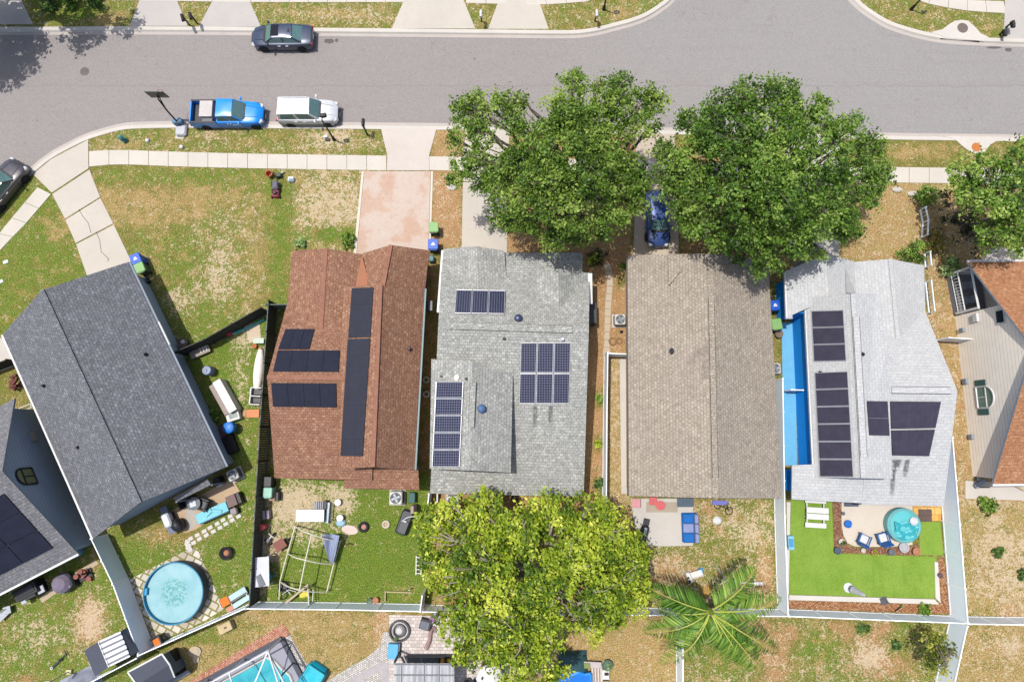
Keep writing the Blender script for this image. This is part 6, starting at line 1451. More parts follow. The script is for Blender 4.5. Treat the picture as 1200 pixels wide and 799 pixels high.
h = thing('barbecue', 'black barbecue with side shelves at the left of the grey patio', 'barbecue', G(753, 620), 1.35); b = MB(); b.bbox((0, 0, .72), (.75, .5, .4), 0, .15); b.build('hood', BLACK, h); b = MB(); b.bbox((.62, 0, .7), (.45, .42, .04)); b.bbox((-.62, 0, .7), (.45, .42, .04)); b.build('side_shelf', DKMETAL, h)
b = MB(); b.bbox((0, 0, .935), (.5, .2, .03), 0, .05); b.build('lid_plate', GREYTRIM, h)
for sx in (-.33, .33):
    for sy in (-.2, .2): b = MB(); b.cyl((sx, sy, 0), (sx, sy, .55), .025); b.build('leg', BLACK, h)
boxes('purple_bench', 'violet folded bench under the tan eave', 'bench', G(841.5, 588), 0, [('seat', plain('violet_plastic', C(120, 120, 200), .5), [((0, 0, .4), (1.1, .3, .05))]), ('leg', BLACK, [((-.4, 0, .2), (.05, .25, .4))]), ('leg', BLACK, [((.4, 0, .2), (.05, .25, .4))])])
h = thing('bicycle', 'black child bicycle lying on the grass behind the tan house', 'bicycle', G(847, 594.5, .05), -.5)
for x in (-.45, .45): b = MB(); b.torus((x, 0, .07), .26, .03, 20, 6); b.build('wheel', TYRE, h)
b = MB(); b.tube([(-.45, 0, .1), (-.1, .05, .12), (.35, .05, .14), (.45, 0, .1)], .03); b.tube([(-.1, .05, .12), (.05, .35, .14), (.35, .05, .14)], .03); b.build('frame', IRON, h)
b = MB(); b.bbox((.08, .42, .16), (.22, .14, .06), .3); b.build('saddle', BLACK, h); b = MB(); b.tube([(.35, .05, .14), (.5, .3, .18), (.62, .28, .2)], .025); b.build('handlebar', plain('rust_brown', C(130, 96, 84), .6), h)
simple('white_stone', 'single white stone on the grass right of the sofa', 'stone', 840, 609.5, lambda b: b.lathe([(.24, 0), (.28, .08), (.18, .16), (.001, .18)], n=9, sx=1.2), CUSH)
h = thing('toy_slide', 'white plastic toy slide with blue cap on the sandy grass', 'slide', G(812, 672), .38); b = MB(); b.box((.1, 0, .3), (1.0, .38, .05), rot=Matrix.Rotation(-.35, 4, 'Y')); b.box((.1, .2, .36), (1.0, .04, .12), rot=Matrix.Rotation(-.35, 4, 'Y')); b.box((.1, -.2, .36), (1.0, .04, .12), rot=Matrix.Rotation(-.35, 4, 'Y')); b.build('chute', LW, h)
b = MB(); b.bbox((-.42, 0, .3), (.3, .75, .6), 0, .06); b.build('ladder', LW, h); b = MB(); b.bbox((.6, 0, .1), (.36, .42, .16), 0, .1); b.build('end_cap', plain('sky_blue_plastic', C(70, 160, 206), .45), h); b = MB(); b.box((-.52, -.2, .62), (.16, .18, .02)); b.box((-.52, .05, .62), (.16, .12, .02)); b.build('steps', BLACK, h)
h = thing('hoop_arch', 'white pipe arch standing in the grass by the palm fronds', 'arch', G(864, 680)); b = MB(); b.tube([(math.cos(math.pi*k/14)*.55, .1, math.sin(math.pi*k/14)*1.1) for k in range(15)], .045, 8); b.build('hoop', TRIM, h); b = MB(); b.tube([(-.55, .1, .05), (-1.2, -.2, .05)], .04); b.build('ground_rail', TRIM, h)
boxes('low_bench', 'small white bench at the tip of a palm frond', 'bench', G(884, 682), 0, [('seat', LW, [((0, 0, .4), (.9, .22, .05))]), ('leg', LW, [((-.35, 0, .2), (.05, .2, .4))]), ('leg', LW, [((.35, 0, .2), (.05, .2, .4))])])
simple('fallen_frond', 'dead orange-brown palm frond hanging by the palm trunk', 'frond', 828, 700, lambda b: [b.tube([(0, 0, .1), (.1*k, .45, .08), (.2*k, .9, .04)], .035, 5) for k in (-3, -2, -1, 0, 1, 2)], plain('dead_frond', C(206, 160, 84), .9))
simple('garden_pole', 'thin grey pole lying in the palm shade', 'pole', 846, 671, lambda b: b.tube([(-.5, .6, .06), (.3, -.6, .06)], .04, 6), GREYTRIM)

# ================================================================ WEEDY GARDEN OF THE BROWN-ROOFED HOUSE
PVC = plain('cream_pvc_pipe', C(232, 226, 204), .5)
h = thing('greenhouse_frame', 'bare cream pipe frame of a tunnel greenhouse in the weedy garden', 'frame', G(357, 660)); ribs = []
for fx in (((346, 616, .35), (365, 626, 1.9), (399, 634, .5)), ((337, 648, .35), (358, 656, 1.9), (391, 661, .5)), ((328, 681, .35), (351, 691, 1.9), (383, 693, .5))):
    a, t, c = [W(*q) for q in fx]; pts = [a.lerp(t, k/5)+Vector((0, 0, .28*math.sin(math.pi*k/5))) for k in range(6)]+[t.lerp(c, k/5)+Vector((0, 0, .28*math.sin(math.pi*k/5))) for k in range(1, 6)]; ribs.append((a, t, c))
    b = MB(); b.tube([G(fx[0][0]+1, fx[0][1])]+pts+[Vector((c.x, c.y, 0))], .045, 6); b.build('hoop', PVC, h, True)
for k in range(3): b = MB(); b.tube([r[k] for r in ribs]+([W(327, 702, .3)] if k == 0 else []), .045, 6); b.build('rail', PVC, h, True)
b = MB(); n = 10; q = [W(377, 626, 1.3), W(398, 627, 1.2), W(390, 660, .9), W(386, 658, .3)]
for i in range(n+1):
    for j in range(n+1):
        u, v = i/n, j/n; p = lerp(lerp(q[0], q[1], u), lerp(q[3], q[2], u), v); b.add([p+Vector((0, 0, .12*math.sin(u*9+v*3)-.25*math.sin(math.pi*u)*(1-v)))], [])
b.f = [[i*(n+1)+j, (i+1)*(n+1)+j, (i+1)*(n+1)+j+1, i*(n+1)+j+1] for i in range(n) for j in range(n)]; b.mi = [0]*len(b.f); o = b.build('tarpaulin', plain('grey_blue_tarp', C(156, 168, 196), .7, var=.2)); tag(o, 'crumpled grey-blue sheet hanging on the tunnel frame corner', 'tarp')
boxes('garden_table', 'long white table behind the brown roof on bare sand', 'table', G(367, 602.5), 0, [('tabletop', LW, [((0, 0, .72), (2.0, .84, .05))])]+[('leg', LW, [((sx*.9, sy*.34, .35), (.06, .06, .7))]) for sx in (-1, 1) for sy in (-1, 1)])
boxes('garden_cart', 'grey slatted cart behind the long white table', 'cart', G(375.5, 591.5), 0, [('tray', plain('grey_slats', C(176, 174, 184), .7), [((-.28+.14*k, 0, .45), (.1, .55, .05)) for k in range(5)]), ('box', BLACK, [((.48, .05, .25), (.24, .6, .5))])])
boxes('leaning_boards', 'pale blue-white boards on edge beside the long white table', 'boards', G(387, 600), -.05, [('board', plain('pale_blue_board', C(196, 216, 232), .6), [((-.08, 0, .35), (.2, 1.45, .05))]), ('board', DKMETAL, [((.16, .05, .3), (.07, 1.3, .05))]), ('prop', LW, [((-.05, 0, .16), (.08, 1.2, .3))])])
for x, y, l, m, hh in ((397, 588, 'white bucket on the sand behind the brown house', TRIM, .3), (400, 606, 'white tub beside the blue sack in the weedy garden', TRIM, .4), (311, 616, 'red barrel against the dark wooden fence', plain('faded_red_barrel', C(226, 92, 96), .5), .8)): simple('bucket' if hh < .8 else 'barrel', l, 'bucket' if hh < .8 else 'barrel', x, y, lambda b, hh=hh: b.lathe([(.2, 0), (.25, hh*.6), (.24, hh), (.2, hh+.02), (.001, hh-.02 if hh < .7 else hh+.03)], n=16), m, smooth=True)
simple('sack', 'pale blue sack beside the white tub', 'sack', 400, 612, lambda b: b.lathe([(.24, 0), (.3, .12), (.2, .25), (.001, .28)], n=10, sx=1.2), plain('pale_blue_sack', C(170, 206, 226), .8), smooth=True)
simple('oval_board', 'pinkish oval board lying at the edge of the green grass', 'board', 410, 620.5, lambda b: b.lathe([(.42, 0), (.44, .04), (.001, .06)], n=20, sx=1.35, sy=.7), plain('pink_beige_board', C(232, 206, 196), .7), rz=-.2)
simple('wooden_post', 'thin tan stake standing by the oval board', 'stake', 409.5, 636, lambda b: b.box((0, 0, .6), (.08, .08, 1.2)), plain('tan_timber', C(200, 180, 140), .9))
def tyre(label, x, y, r, hub, m=TYRE): h = thing('tyre', label, 'tyre', G(x, y)); b = MB(); b.torus((0, 0, r*.3), r*.75, r*.27, 24, 8); b.build('tyre', m, h, False, True); b = MB(); b.lathe([(r*.5, r*.22), (r*.2, r*.32), (.001, r*.33)], n=16); b.build('hub', hub, h, False, True)
tyre('black tyre with rusty pink hub on the green grass', 426.5, 617, .38, plain('rust_pink_hub', C(196, 142, 130), .8)); tyre('small white-rimmed wheel with tan hub on the grass', 452.5, 614, .29, plain('tan_hub', C(206, 176, 140), .8), plain('cream_rubber', C(216, 206, 188), .7))
h = thing('spa_cover', 'black folded spa cover with a white hose in the green grass', 'cover', G(475, 611), -.35); b = MB(); b.bbox((0, 0, .25), (.85, 1.75, .5), 0, .12); b.build('cover', plain('black_vinyl', C(52, 56, 66), .5), h); b = MB(); b.bbox((.05, -.3, .53), (.6, .9, .08), 0, .1); b.build('flap', DKMETAL, h); b = MB(); b.bbox((.02, .1, .56), (.24, .1, .04)); b.build('strap', TRIM, h)
simple('hose', 'white hose arching over the black cover by the tree', 'hose', 484, 605, lambda b: b.tube([(-.7+1.5*k/10, -.25+.35*math.sin(math.pi*k/10), .6+.2*math.sin(math.pi*k/10)) for k in range(11)], .035, 6), plain('white_hose', C(230, 230, 232), .5))
boxes('teal_planter', 'dark teal planter by the fence end behind the brown house', 'planter', G(484, 582), 0, [('box', plain('teal_planter', C(50, 104, 104), .6), [((0, 0, .3), (.45, .7, .6))])])
simple('timber_post', 'pinkish timber post between teal planter and black cover', 'post', 487, 594, lambda b: b.box((0, 0, .8), (.2, .5, 1.6)), plain('pink_grey_timber', C(184, 160, 156), .9))
boxes('garden_box', 'brown box with black side next to the mint bin', 'box', G(324, 580.5), 0, [('box', plain('tan_box', C(176, 146, 124), .8), [((-.1, 0, .3), (.45, .62, .6))]), ('side', BLACK, [((.25, 0, .3), (.2, .6, .56))])])
boxes('low_crate', 'pinkish grey crate against the dark fence above the red barrel', 'crate', G(314, 602), .1, [('crate', plain('pink_grey_crate', C(196, 180, 192), .8), [((-.12, 0, .25), (.2, .6, .5)), ((.14, 0, .25), (.2, .6, .46))])])
h = thing('wheelbarrow', 'rusty red wheelbarrow on the sand by the greenhouse frame', 'wheelbarrow', G(331, 636.5), .6); b = MB(); b.box((0, 0, .42), (.62, .52, .26), taper=1.3); b.build('tray', plain('rusty_tray', C(150, 96, 86), .8), h); b = MB(); b.tube([(-.9, -.25, .5), (.5, -.08, .2)], .03); b.tube([(-.9, .25, .5), (.5, .08, .2)], .03); b.build('handles', BLACK, h); b = MB(); b.torus((.5, 0, .18), .14, .05, 16, 6, tilt=Matrix.Rotation(math.pi/2, 4, 'X')); b.build('wheel', TYRE, h)
h = thing('tricycle', 'white and grey child tricycle by the dark fence', 'tricycle', G(318, 630), .9); b = MB(); b.tube([(-.3, 0, .3), (.3, 0, .4)], .05); b.tube([(.3, -.25, .55), (.3, .25, .55)], .03); b.tube([(.3, 0, .15), (.3, 0, .55)], .03); b.build('frame', TRIM, h)
for x, y, r in ((.35, 0, .18), (-.3, -.25, .14), (-.3, .25, .14)): b = MB(); b.torus((x, y, r), r*.75, r*.25, 16, 6, tilt=Matrix.Rotation(math.pi/2, 4, 'X')); b.build('wheel', TYRE, h)
b = MB(); b.bbox((-.15, 0, .38), (.3, .24, .08)); b.build('saddle', plain('grey_saddle', C(120, 122, 130), .6), h)
h = thing('lean_to', 'white sheet-roofed lean-to against the dark fence', 'lean-to', G(307.5, 669)); b = MB(); c = [W(299, 653, 1.35), W(315, 652, 1.2), W(315.5, 686, 1.2), W(298.5, 688, 1.35)]; b.slab(c, .06, 0, 0); b.build('roof', plain('white_sheet', C(222, 224, 234), .5, var=.08), h, True)
b = MB()
for q in (c[1], c[2]): b.box((q.x-.1, q.y, .58), (.07, .07, 1.14))
b.build('post', LW, h, True); b = MB(); b.slab([p+Vector((0, 0, .07)) for p in (W(300.5, 675, 1.3), W(305, 672, 1.3), W(312, 685, 1.2), W(304, 688, 1.3))], .04, 0, 0); b.build('roof_patch', plain('grey_patch', C(132, 134, 142), .7), h, True)
simple('watering_can', 'teal watering can beside the lean-to', 'watering can', 317, 674.5, lambda b: (b.lathe([(.18, 0), (.2, .3), (.12, .36), (.001, .36)], n=14), b.tube([(.15, 0, .1), (.4, .1, .4)], .035, 6), b.torus((-.15, 0, .25), .14, .02, 14, 5, tilt=Matrix.Rotation(math.pi/2, 4, 'X'))), plain('teal_can', C(40, 160, 176), .5))
# jumble at the foot of the tunnel frame
simple('timber_plank', 'long pale plank leaning across the tunnel frame end', 'plank', 350, 694, lambda b: b.box((0, 0, .6), (2.6, .14, .05), rot=Matrix.Rotation(.68, 4, 'Z') @ Matrix.Rotation(-.25, 4, 'Y')), plain('pale_plank', C(206, 186, 160), .9))
h = thing('bicycle', 'old bicycle lying in the jumble below the tunnel frame', 'bicycle', G(340, 694, .05), .2)
for x in (-.5, .5): b = MB(); b.torus((x, 0, .1), .32, .03, 22, 6); b.build('wheel', TYRE, h)
b = MB(); b.tube([(-.5, 0, .14), (0, .25, .16), (.5, 0, .14)], .03); b.tube([(-.15, .3, .16), (.1, -.1, .16)], .03); b.build('frame', PVF, h)
simple('toy_truck', 'yellow toy truck in the jumble below the tunnel frame', 'toy', 358.5, 694.5, lambda b: (b.bbox((0, 0, .22), (.75, .45, .25), .2, .06), b.bbox((.22, .04, .42), (.26, .36, .2), .2, .05), b.cyl((-.2, -.28, .12), (-.2, .28, .12), .12), b.cyl((.25, -.24, .12), (.25, .3, .12), .12)), plain('yellow_plastic', C(222, 206, 60), .5))
simple('scrap_basket', 'dark wire basket in the jumble below the tunnel frame', 'basket', 333, 686, lambda b: (b.lathe([(.25, 0), (.34, .35), (.32, .35), (.24, .03), (.001, .03)], n=12)), DKMETAL)
h = thing('swing_frame', 'white bent pipe stand beside the yellow toy truck', 'stand', G(367, 694)); b = MB(); b.tube([(-.1, .5, 0), (-.1, .5, .9), (0, -.55, .9), (-.2, -.6, 0)], .04); b.build('pipe', TRIM, h); b = MB(); b.tube([(.2, .4, 0), (.2, .4, .7), (.2, -.4, .7)], .03); b.build('brace', TRIM, h)
h = thing('raised_bed', 'pale timber bed edging in the lower right of the weedy garden', 'garden bed', G(467, 698)); b = MB(); b.box((0, .3, .12), (1.9, .07, .2), -.03); b.build('long_board', plain('tan_timber', C(200, 180, 140)), h); b = MB(); b.box((-.9, 0, .12), (.07, .6, .2)); b.build('end_board', plain('tan_timber', C(200, 180, 140)), h); b = MB(); b.box((.85, .55, .35), (.07, .07, .7)); b.build('stake', LW, h)
simple('garden_ladder', 'narrow white ladder half under the tree edge', 'ladder', 491, 661, lambda b: (b.box((-.16, 0, .3), (.06, 1.3, .06)), b.box((.2, 0, .3), (.06, 1.3, .06)), [b.box((.02, -.55+.27*k, .3), (.36, .05, .05)) for k in range(5)]), LW)
for x, y, l, m in ((441, 703, 'small terracotta pot by the vinyl fence', TERRA), (434, 704, 'small green pot by the vinyl fence', WEED)): simple('flower_pot', l, 'pot', x, y-1, lambda b: b.lathe([(.12, 0), (.2, .28), (.22, .3), (.16, .28), (.001, .26)], n=14), m if m is TERRA else BDG)
boxes('garden_chest', 'grey chest under the back eave of the grey roof', 'chest', G(561, 580.5), 0, [('trunk', plain('dark_grey_trunk', C(88, 92, 94), .6), [((0, 0, .25), (.95, .45, .5))]), ('lid', plain('grey_trunk_lid', C(128, 132, 132), .6), [((0, .02, .52), (.8, .3, .05))])])
simple('roof_scrap', 'dark bracket shape lying behind the grey roof eave', 'bracket', 603, 584, lambda b: (b.box((-.15, 0, .4), (.14, .45, .1), .1), b.box((.15, .1, .4), (.16, .4, .1), .1)), BLACK)
simple('white_edging', 'short white board on edge beside the square air conditioner', 'board', 513.5, 582, lambda b: b.box((0, 0, .3), (.1, .75, .6)), LW)
for x, y, l in ((499.5, 445, 'white coiled hose in the gap by the grey house'), (499.5, 462, 'white sack in the gap by the grey house')): simple('coil', l, 'hose' if 'hose' in l else 'sack', x, y, lambda b: b.torus((0, 0, .08), .2, .05, 16, 6), TRIM)
simple('small_statue', 'little dark ornament on the walk below the air conditioner', 'ornament', 728, 389, lambda b: b.lathe([(.12, 0), (.1, .12), (.05, .2), (.09, .28), (.001, .36)], n=10), BLACK)
simple('ring_planter', 'brown ring of stones on the side strip below the air conditioner', 'stone ring', 721, 400, lambda b: (b.torus((-.2, 0, .03), .25, .06, 14, 5), b.torus((.3, .02, .03), .2, .05, 14, 5)), plain('brown_stone', C(150, 120, 90), .9))
# ================================================================ GARDEN OF THE CHARCOAL HOUSE
PAVE = pavers('pale_garden_pavers', C(190, 178, 160), C(220, 210, 194), C(236, 230, 218), C(140, 138, 84), .62, .5, .46, .06)
slabp('paving', [(151.5, 679), (217, 645), (231, 641.5), (262.5, 713), (240, 727), (181, 754)], PAVE, .03)
slabp('patio', [(186, 606), (272, 560), (284, 580), (230, 620), (217, 624)], concrete('brown_patio', C(206, 180, 148), C(170, 140, 112)), .03)
slabp('patio', [(217, 598), (227, 592), (234, 612), (222, 621)], concrete('grey_slab', C(196, 188, 178), C(160, 150, 138)), .04)
b = MB()
for i in range(8):
    for j in range(2):
        p = G(224+i*7.6+j*3, 631-i*4.4+j*4.6); b.bbox((p.x+random.uniform(-.04, .04), p.y, .02), (.36, .26, .05), .45+random.uniform(-.15, .15), .05)
struct(b.build('stepping_stones', BORD))
b = MB()
for k in range(9): t = k/8; p = G(219+(222-219)*t, 634+(644-634)*t); b.bbox((p.x+random.uniform(-.1, .1), p.y, .02+.004*k), (.3, .24, .05), random.random(), .05)
struct(b.build('stepping_stones', BORD))
slabp('patio', [(288, 383), (304, 376), (306, 398), (292, 402)], concrete('sandy_slab', C(222, 204, 178), C(190, 168, 140)), .02)
# round pool
pc = G(203, 695, 0, 0.95); h = thing('swimming_pool', 'round above-ground pool with pale water on the paved square', 'pool', pc)
RP = 2.05; POOLB = plain('pool_blue_liner', C(20, 160, 206), .4, var=.1)
b = MB(); n = 48; b.lathe([(RP-.02, 0), (RP+.02, .5), (RP, .95), (RP-.02, .95), (RP-.03, .05), (.001, .05)], n=n)
b.build('wall', [plain('dark_pool_wall', C(84, 92, 108), .6)], h, False, True)
b = MB(); b.lathe([(RP-.06, .1), (RP-.05, .93)], n=n, caps=False); b.build('liner', POOLB, h, False, True)
b = MB(); b.torus((0, 0, .96), RP, .05, n, 6); b.build('rim', plain('pool_rim', C(60, 150, 190), .5), h, False, True)
def water(name, c1, c2, spots=None):
    s = NT(name); co = s.coord(); a = s.noise(co, 1.1, 3); f = s.noise(co, 5.5, 4, .7)
    col = s.ramp(a, [(.35, c1), (.65, c2)])
    if spots:
        ln = s.n('ShaderNodeVectorMath', operation='LENGTH'); s.l(co, ln.inputs[0]); band = s.math('MULTIPLY', s.sstep(ln.outputs[1], 1.4, 1.0), s.sstep(ln.outputs[1], .0, .35))
        col = s.mix(s.math('MULTIPLY', s.math('MULTIPLY', band, s.sstep(f, .44, .54)), .7), col, spots)
    m = s.out(col, .08, 0, .5); s.b.inputs['Roughness'].default_value = .12; s.bump(f, .12, .02); return m
b = MB(); b.lathe([(RP-.07, .76), (.001, .76)], n=n, caps=False); b.build('water', water('pale_pool_water', C(146, 198, 206, 1.75), C(166, 210, 216, 1.75), C(76, 164, 158, 1.75)), h)
b = MB(); b.bbox((-RP+.12, .1, .84), (.25, .5, .22), 0, .04); b.build('skimmer', POOLB, h)
ORA = plain('orange_fabric', C(236, 130, 50), .85)
garden_chair('orange-cushioned chair with black frame at the foot of the grey sloping fence', G(189, 749), -1.05, BLACK, ORA)
boxes('sun_lounger', 'pale blue lounger with brown strap by the corner of the dark fence', 'lounger', G(281, 699), .55, [('bed', plain('ice_blue_mesh', C(196, 226, 236), .7), [((0, .2, .3), (1.5, .5, .08)), ((.1, -.35, .3), (1.3, .35, .08))]), ('strap', plain('brown_strap', C(120, 108, 100), .7), [((.05, .02, .34), (1.3, .08, .05))]), ('frame', LW, [((-.6, 0, .14), (.06, .9, .28)), ((.6, 0, .14), (.06, .9, .28))])])
boxes('orange_board', 'orange and brown folded board leaning at the pool corner of the fence', 'board', G(268, 706), .5, [('board', ORA, [((0, .2, .4), (.62, .6, .06))]), ('lower_board', plain('brown_pink_board', C(206, 150, 126), .8), [((.1, -.4, .3), (.65, .35, .05))]), ('edge', LW, [((-.36, .2, .42), (.06, .62, .08))])])
h = thing('fire_pit', 'round black fire pit with rusty middle on the lawn by the dark fence', 'fire pit', G(267, 647)); b = MB(); b.lathe([(.3, 0), (.44, .35), (.46, .38), (.38, .36), (.2, .2), (.001, .2)], n=22); b.build('bowl', plain('black_fire_bowl', C(34, 34, 36), .8), h, False, True); b = MB(); b.lathe([(.22, .21), (.15, .3), (.001, .32)], n=9); b.build('ashes', plain('rusty_ash', C(190, 130, 100), .9), h)
AQT = plain('aqua_cover', C(130, 212, 226), .6, var=.15)
boxes('garden_bench', 'long bench under an aqua cover on the brown patio', 'bench', G(252.5, 599.5), .42, [('cover', AQT, [((0, 0, .5), (2.3, .72, .12)), ((-.2, .1, .6), (.6, .3, .12), .4), ((.4, -.05, .59), (.7, .22, .1), -.5)]), ('base', plain('grey_blue_base', C(96, 116, 140), .7), [((0, -.05, .22), (2.2, .75, .44))])])
boxes('side_cabinet', 'brown-grey cabinet at the right end of the aqua-covered bench', 'cabinet', G(276, 585.5), .42, [('cabinet', plain('brown_grey_wicker', C(134, 112, 106), .8), [((0, 0, .35), (.7, .8, .7))]), ('side', BLACK, [((.5, 0, .3), (.26, .8, .6))])])
boxes('stool', 'small grey-pink stool below the brown-grey cabinet', 'stool', G(276.5, 598), .3, [('seat', plain('grey_pink_seat', C(170, 158, 162), .8), [((0, 0, .42), (.42, .42, .08))]), ('leg', BLACK, [((.1, 0, .2), (.4, .4, .38))])])
h = thing('round_table', 'round glass table with white cloth under the charcoal gable', 'table', G(233, 588.5)); b = MB(); b.lathe([(.46, .7), (.46, .74), (.001, .745)], n=24); b.build('tabletop', plain('grey_glass_top', C(110, 120, 128), .2), h, False, True); b = MB(); b.bbox((-.05, 0, .77), (.45, .45, .03), .3, .06); b.build('cloth', CUSH, h); b = MB(); b.cyl((0, 0, 0), (0, 0, .7), .05); b.build('leg', BLACK, h)
for k, (x, y) in enumerate(((225, 587), (241.5, 590))):
    garden_chair(('left', 'right')[k]+' dark chair pulled up to the round glass table', G(x, y), (1.9, -1.9)[k], BLACK, DKMETAL)
h = thing('barbecue', 'white-topped barbecue beside a dark round cover under the charcoal eave', 'barbecue', G(203, 607.5), .45+math.pi/2); b = MB(); b.bbox((0, 0, .75), (1.05, .55, .5), 0, .12); b.build('hood', plain('white_hood', C(224, 228, 234), .4), h); b = MB(); b.bbox((.75, 0, .72), (.5, .5, .05)); b.bbox((-.75, 0, .72), (.5, .5, .05)); b.build('side_shelf', plain('slate_blue_shelf', C(110, 120, 150), .6), h); b = MB(); b.box((0, 0, .3), (.9, .45, .6)); b.build('cabinet', DKMETAL, h)
simple('round_cover', 'black oval covered kettle grill on the grey slab', 'grill', 213, 613.5, lambda b: b.lathe([(.3, 0), (.4, .5), (.36, .8), (.2, .95), (.001, 1.0)], n=18, sx=1.3), BLACK, rz=-.9, smooth=True)
boxes('cabinet', 'white and black cabinet at the corner of the charcoal gable', 'cabinet', G(264, 561), .45, [('cabinet', BLACK, [((-.3, 0, .4), (.5, .6, .8))]), ('door', TRIM, [((-.3, -.32, .4), (.4, .05, .6))])])
boxes('pallet_stack', 'grey slatted pallet leaning by the slanting black fence', 'pallet', G(233, 410, 0, .4), .42, [('board', plain('pale_grey_pallet', C(176, 166, 152), .9), [((0, 0, .35), (1.5, .85, .06))]), ('slats', LW, [((.1+.22*k, -.02, .41), (.12, .55, .05)) for k in range(3)]), ('frame', plain('dark_pallet', C(110, 100, 92), .9), [((0, .35, .18), (1.4, .1, .3)), ((0, -.35, .18), (1.4, .1, .3))])])
simple('plant_tub', 'brown and white tub in the shade at the end of the black fence', 'tub', 217.5, 402.5, lambda b: (b.lathe([(.3, 0), (.38, .5), (.3, .5), (.001, .46)], n=16), b.bbox((.05, .05, .52), (.3, .3, .1), .4, .05, 1)), [plain('brown_tub', C(126, 104, 90), .8), CUSH])
simple('kettle_drum', 'blue-grey lidded drum on bare soil near the white cabinet', 'drum', 248, 435, lambda b: (b.lathe([(.32, 0), (.36, .4), (.34, .75), (.3, .82), (.001, .84)], n=20), b.box((0, 0, .86), (.1, .2, .06))), plain('blue_grey_drum', C(136, 150, 178), .5), smooth=True)
boxes('outdoor_counter', 'long white counter with weathered shelf on the side lawn', 'counter', G(262, 466, 0, .6), rot2(G(254, 449), G(274, 485)), [('counter', plain('white_counter', C(236, 234, 228), .5, var=.06), [((0, .22, .45), (2.6, .62, .9))]), ('shelf', plain('weathered_shelf', C(178, 164, 156), .9), [((-.05, -.32, .3), (2.5, .44, .6))])])
boxes('cool_box', 'white cool box with glazed lid at the end of the long counter', 'cooler', G(273, 487, 0, .4), rot2(G(262, 490), G(283, 483)), [('box', plain('white_cooler', C(226, 226, 220), .5), [((0, 0, .25), (.95, .75, .5))]), ('lid', plain('green_grey_lid', C(124, 142, 138), .2), [((.05, .02, .51), (.6, .42, .03))])])
boxes('brick_base', 'dark brick block under the blue drum by the charcoal house', 'block', G(267, 503), .42, [('block', plain('dark_brick_block', C(104, 78, 74), .9), [((0, 0, .18), (.9, .9, .36))])])
simple('water_drum', 'bright blue round drum on the dark block by the charcoal house', 'drum', 268, 501, lambda b: (b.lathe([(.38, .36), (.42, .7), (.4, 1.0), (.32, 1.05), (.001, 1.04)], n=20), b.lathe([(.06, 1.04), (.06, 1.09), (.001, 1.09)], (.18, .05, 0), 10)), plain('bright_blue_drum', C(24, 128, 222), .45), h=.9, smooth=True)
boxes('dark_planter', 'low black planter box in the shade of the charcoal eave', 'planter', G(271, 521), .42, [('box', BLACK, [((0, 0, .2), (.9, 1.3, .4))])])
h = thing('canoe', 'long upturned pinkish-white canoe along the dark fence', 'canoe', G(303.5, 434), rot2(G(305, 409), G(300, 458))); b = MB(); rows = []
for i in range(13):
    t = i/12; x = (t-.5)*3.3; w = .36*(math.sin(math.pi*(.06+.88*t)))**.6; rows.append([(x, w*math.cos(a), .05+.34*math.sin(a)*(.5+.5*math.sin(math.pi*t))) for a in [math.pi*k/8 for k in range(9)]])
b.add([v for r in rows for v in r], [(i*9+k, (i+1)*9+k, (i+1)*9+k+1, i*9+k+1) for i in range(12) for k in range(8)]+[tuple(range(9)), tuple(12*9+k for k in range(8, -1, -1))]); o = b.build('hull', plain('pinkish_hull', C(240, 226, 218, 1.3), .5), h, False, True); o.data.flip_normals()
b = MB(); b.box((-1.6, 0, .2), (.12, .2, .12)); b.build('bow_cap', plain('rust_orange_cap', C(206, 124, 84), .6), h)
boxes('tiered_rack', 'white rack with dark shelves at the lower end of the canoe', 'rack', G(302.5, 464.5), -.05, [('frame', LW, [((-.35, 0, .3), (.1, 1.3, .6)), ((0, .6, .3), (.8, .08, .6)), ((0, -.6, .3), (.8, .08, .6)), ((0, 0, .3), (.8, .08, .6))]), ('shelf', BLACK, [((.05, .3, .25), (.6, .4, .1)), ((.05, -.3, .25), (.6, .4, .1))])])
boxes('orange_plank', 'short orange plank by the foot of the white rack', 'plank', G(297, 484.5), .02, [('plank', plain('orange_plank', C(228, 152, 104), .8), [((0, 0, .1), (.95, .6, .1))]), ('end', plain('tan_plank_end', C(196, 160, 120), .8), [((-.62, .05, .06), (.25, .5, .08))])])
simple('ball', 'red ball at the foot of the slanting black fence', 'ball', 270, 390.5, lambda b: b.lathe([(math.cos(a)*.26+.001, .26+math.sin(a)*.26) for a in [math.pi*(k/10-.5) for k in range(11)]], n=18), plain('crimson_ball', C(206, 44, 66), .4), smooth=True)
simple('pool_noodle', 'long teal foam strip lying along the black fence', 'foam strip', 292, 383, lambda b: b.tube([(-1.2, -.55, .1), (-.3, -.2, .1), (.5, .2, .1), (1.15, .55, .1)], .09, 8), plain('teal_foam', C(90, 204, 196), .7), smooth=True)
simple('garden_gnome_pot', 'small orange pot beside the sandy slab', 'pot', 299.5, 406, lambda b: b.lathe([(.12, 0), (.18, .25), (.001, .24)], n=12), plain('burnt_orange_pot', C(190, 110, 66), .8), smooth=True)
boxes('low_table', 'small green-white table at the head of the canoe', 'table', G(305.5, 400), 0, [('top', plain('green_white_top', C(206, 220, 204), .6), [((0, 0, .4), (.8, .42, .05))]), ('leg', BLACK, [((0, 0, .2), (.6, .06, .38))])])
boxes('grey_bin_store', 'beige low box on the grass outside the pool fence', 'box', G(264, 735, 0, .4), .45, [('box', plain('beige_box', C(216, 194, 152), .8), [((0, 0, .25), (.95, .62, .5))]), ('vent', plain('dark_vent', C(120, 96, 74), .8), [((.05, 0, .51), (.2, .12, .03))])])

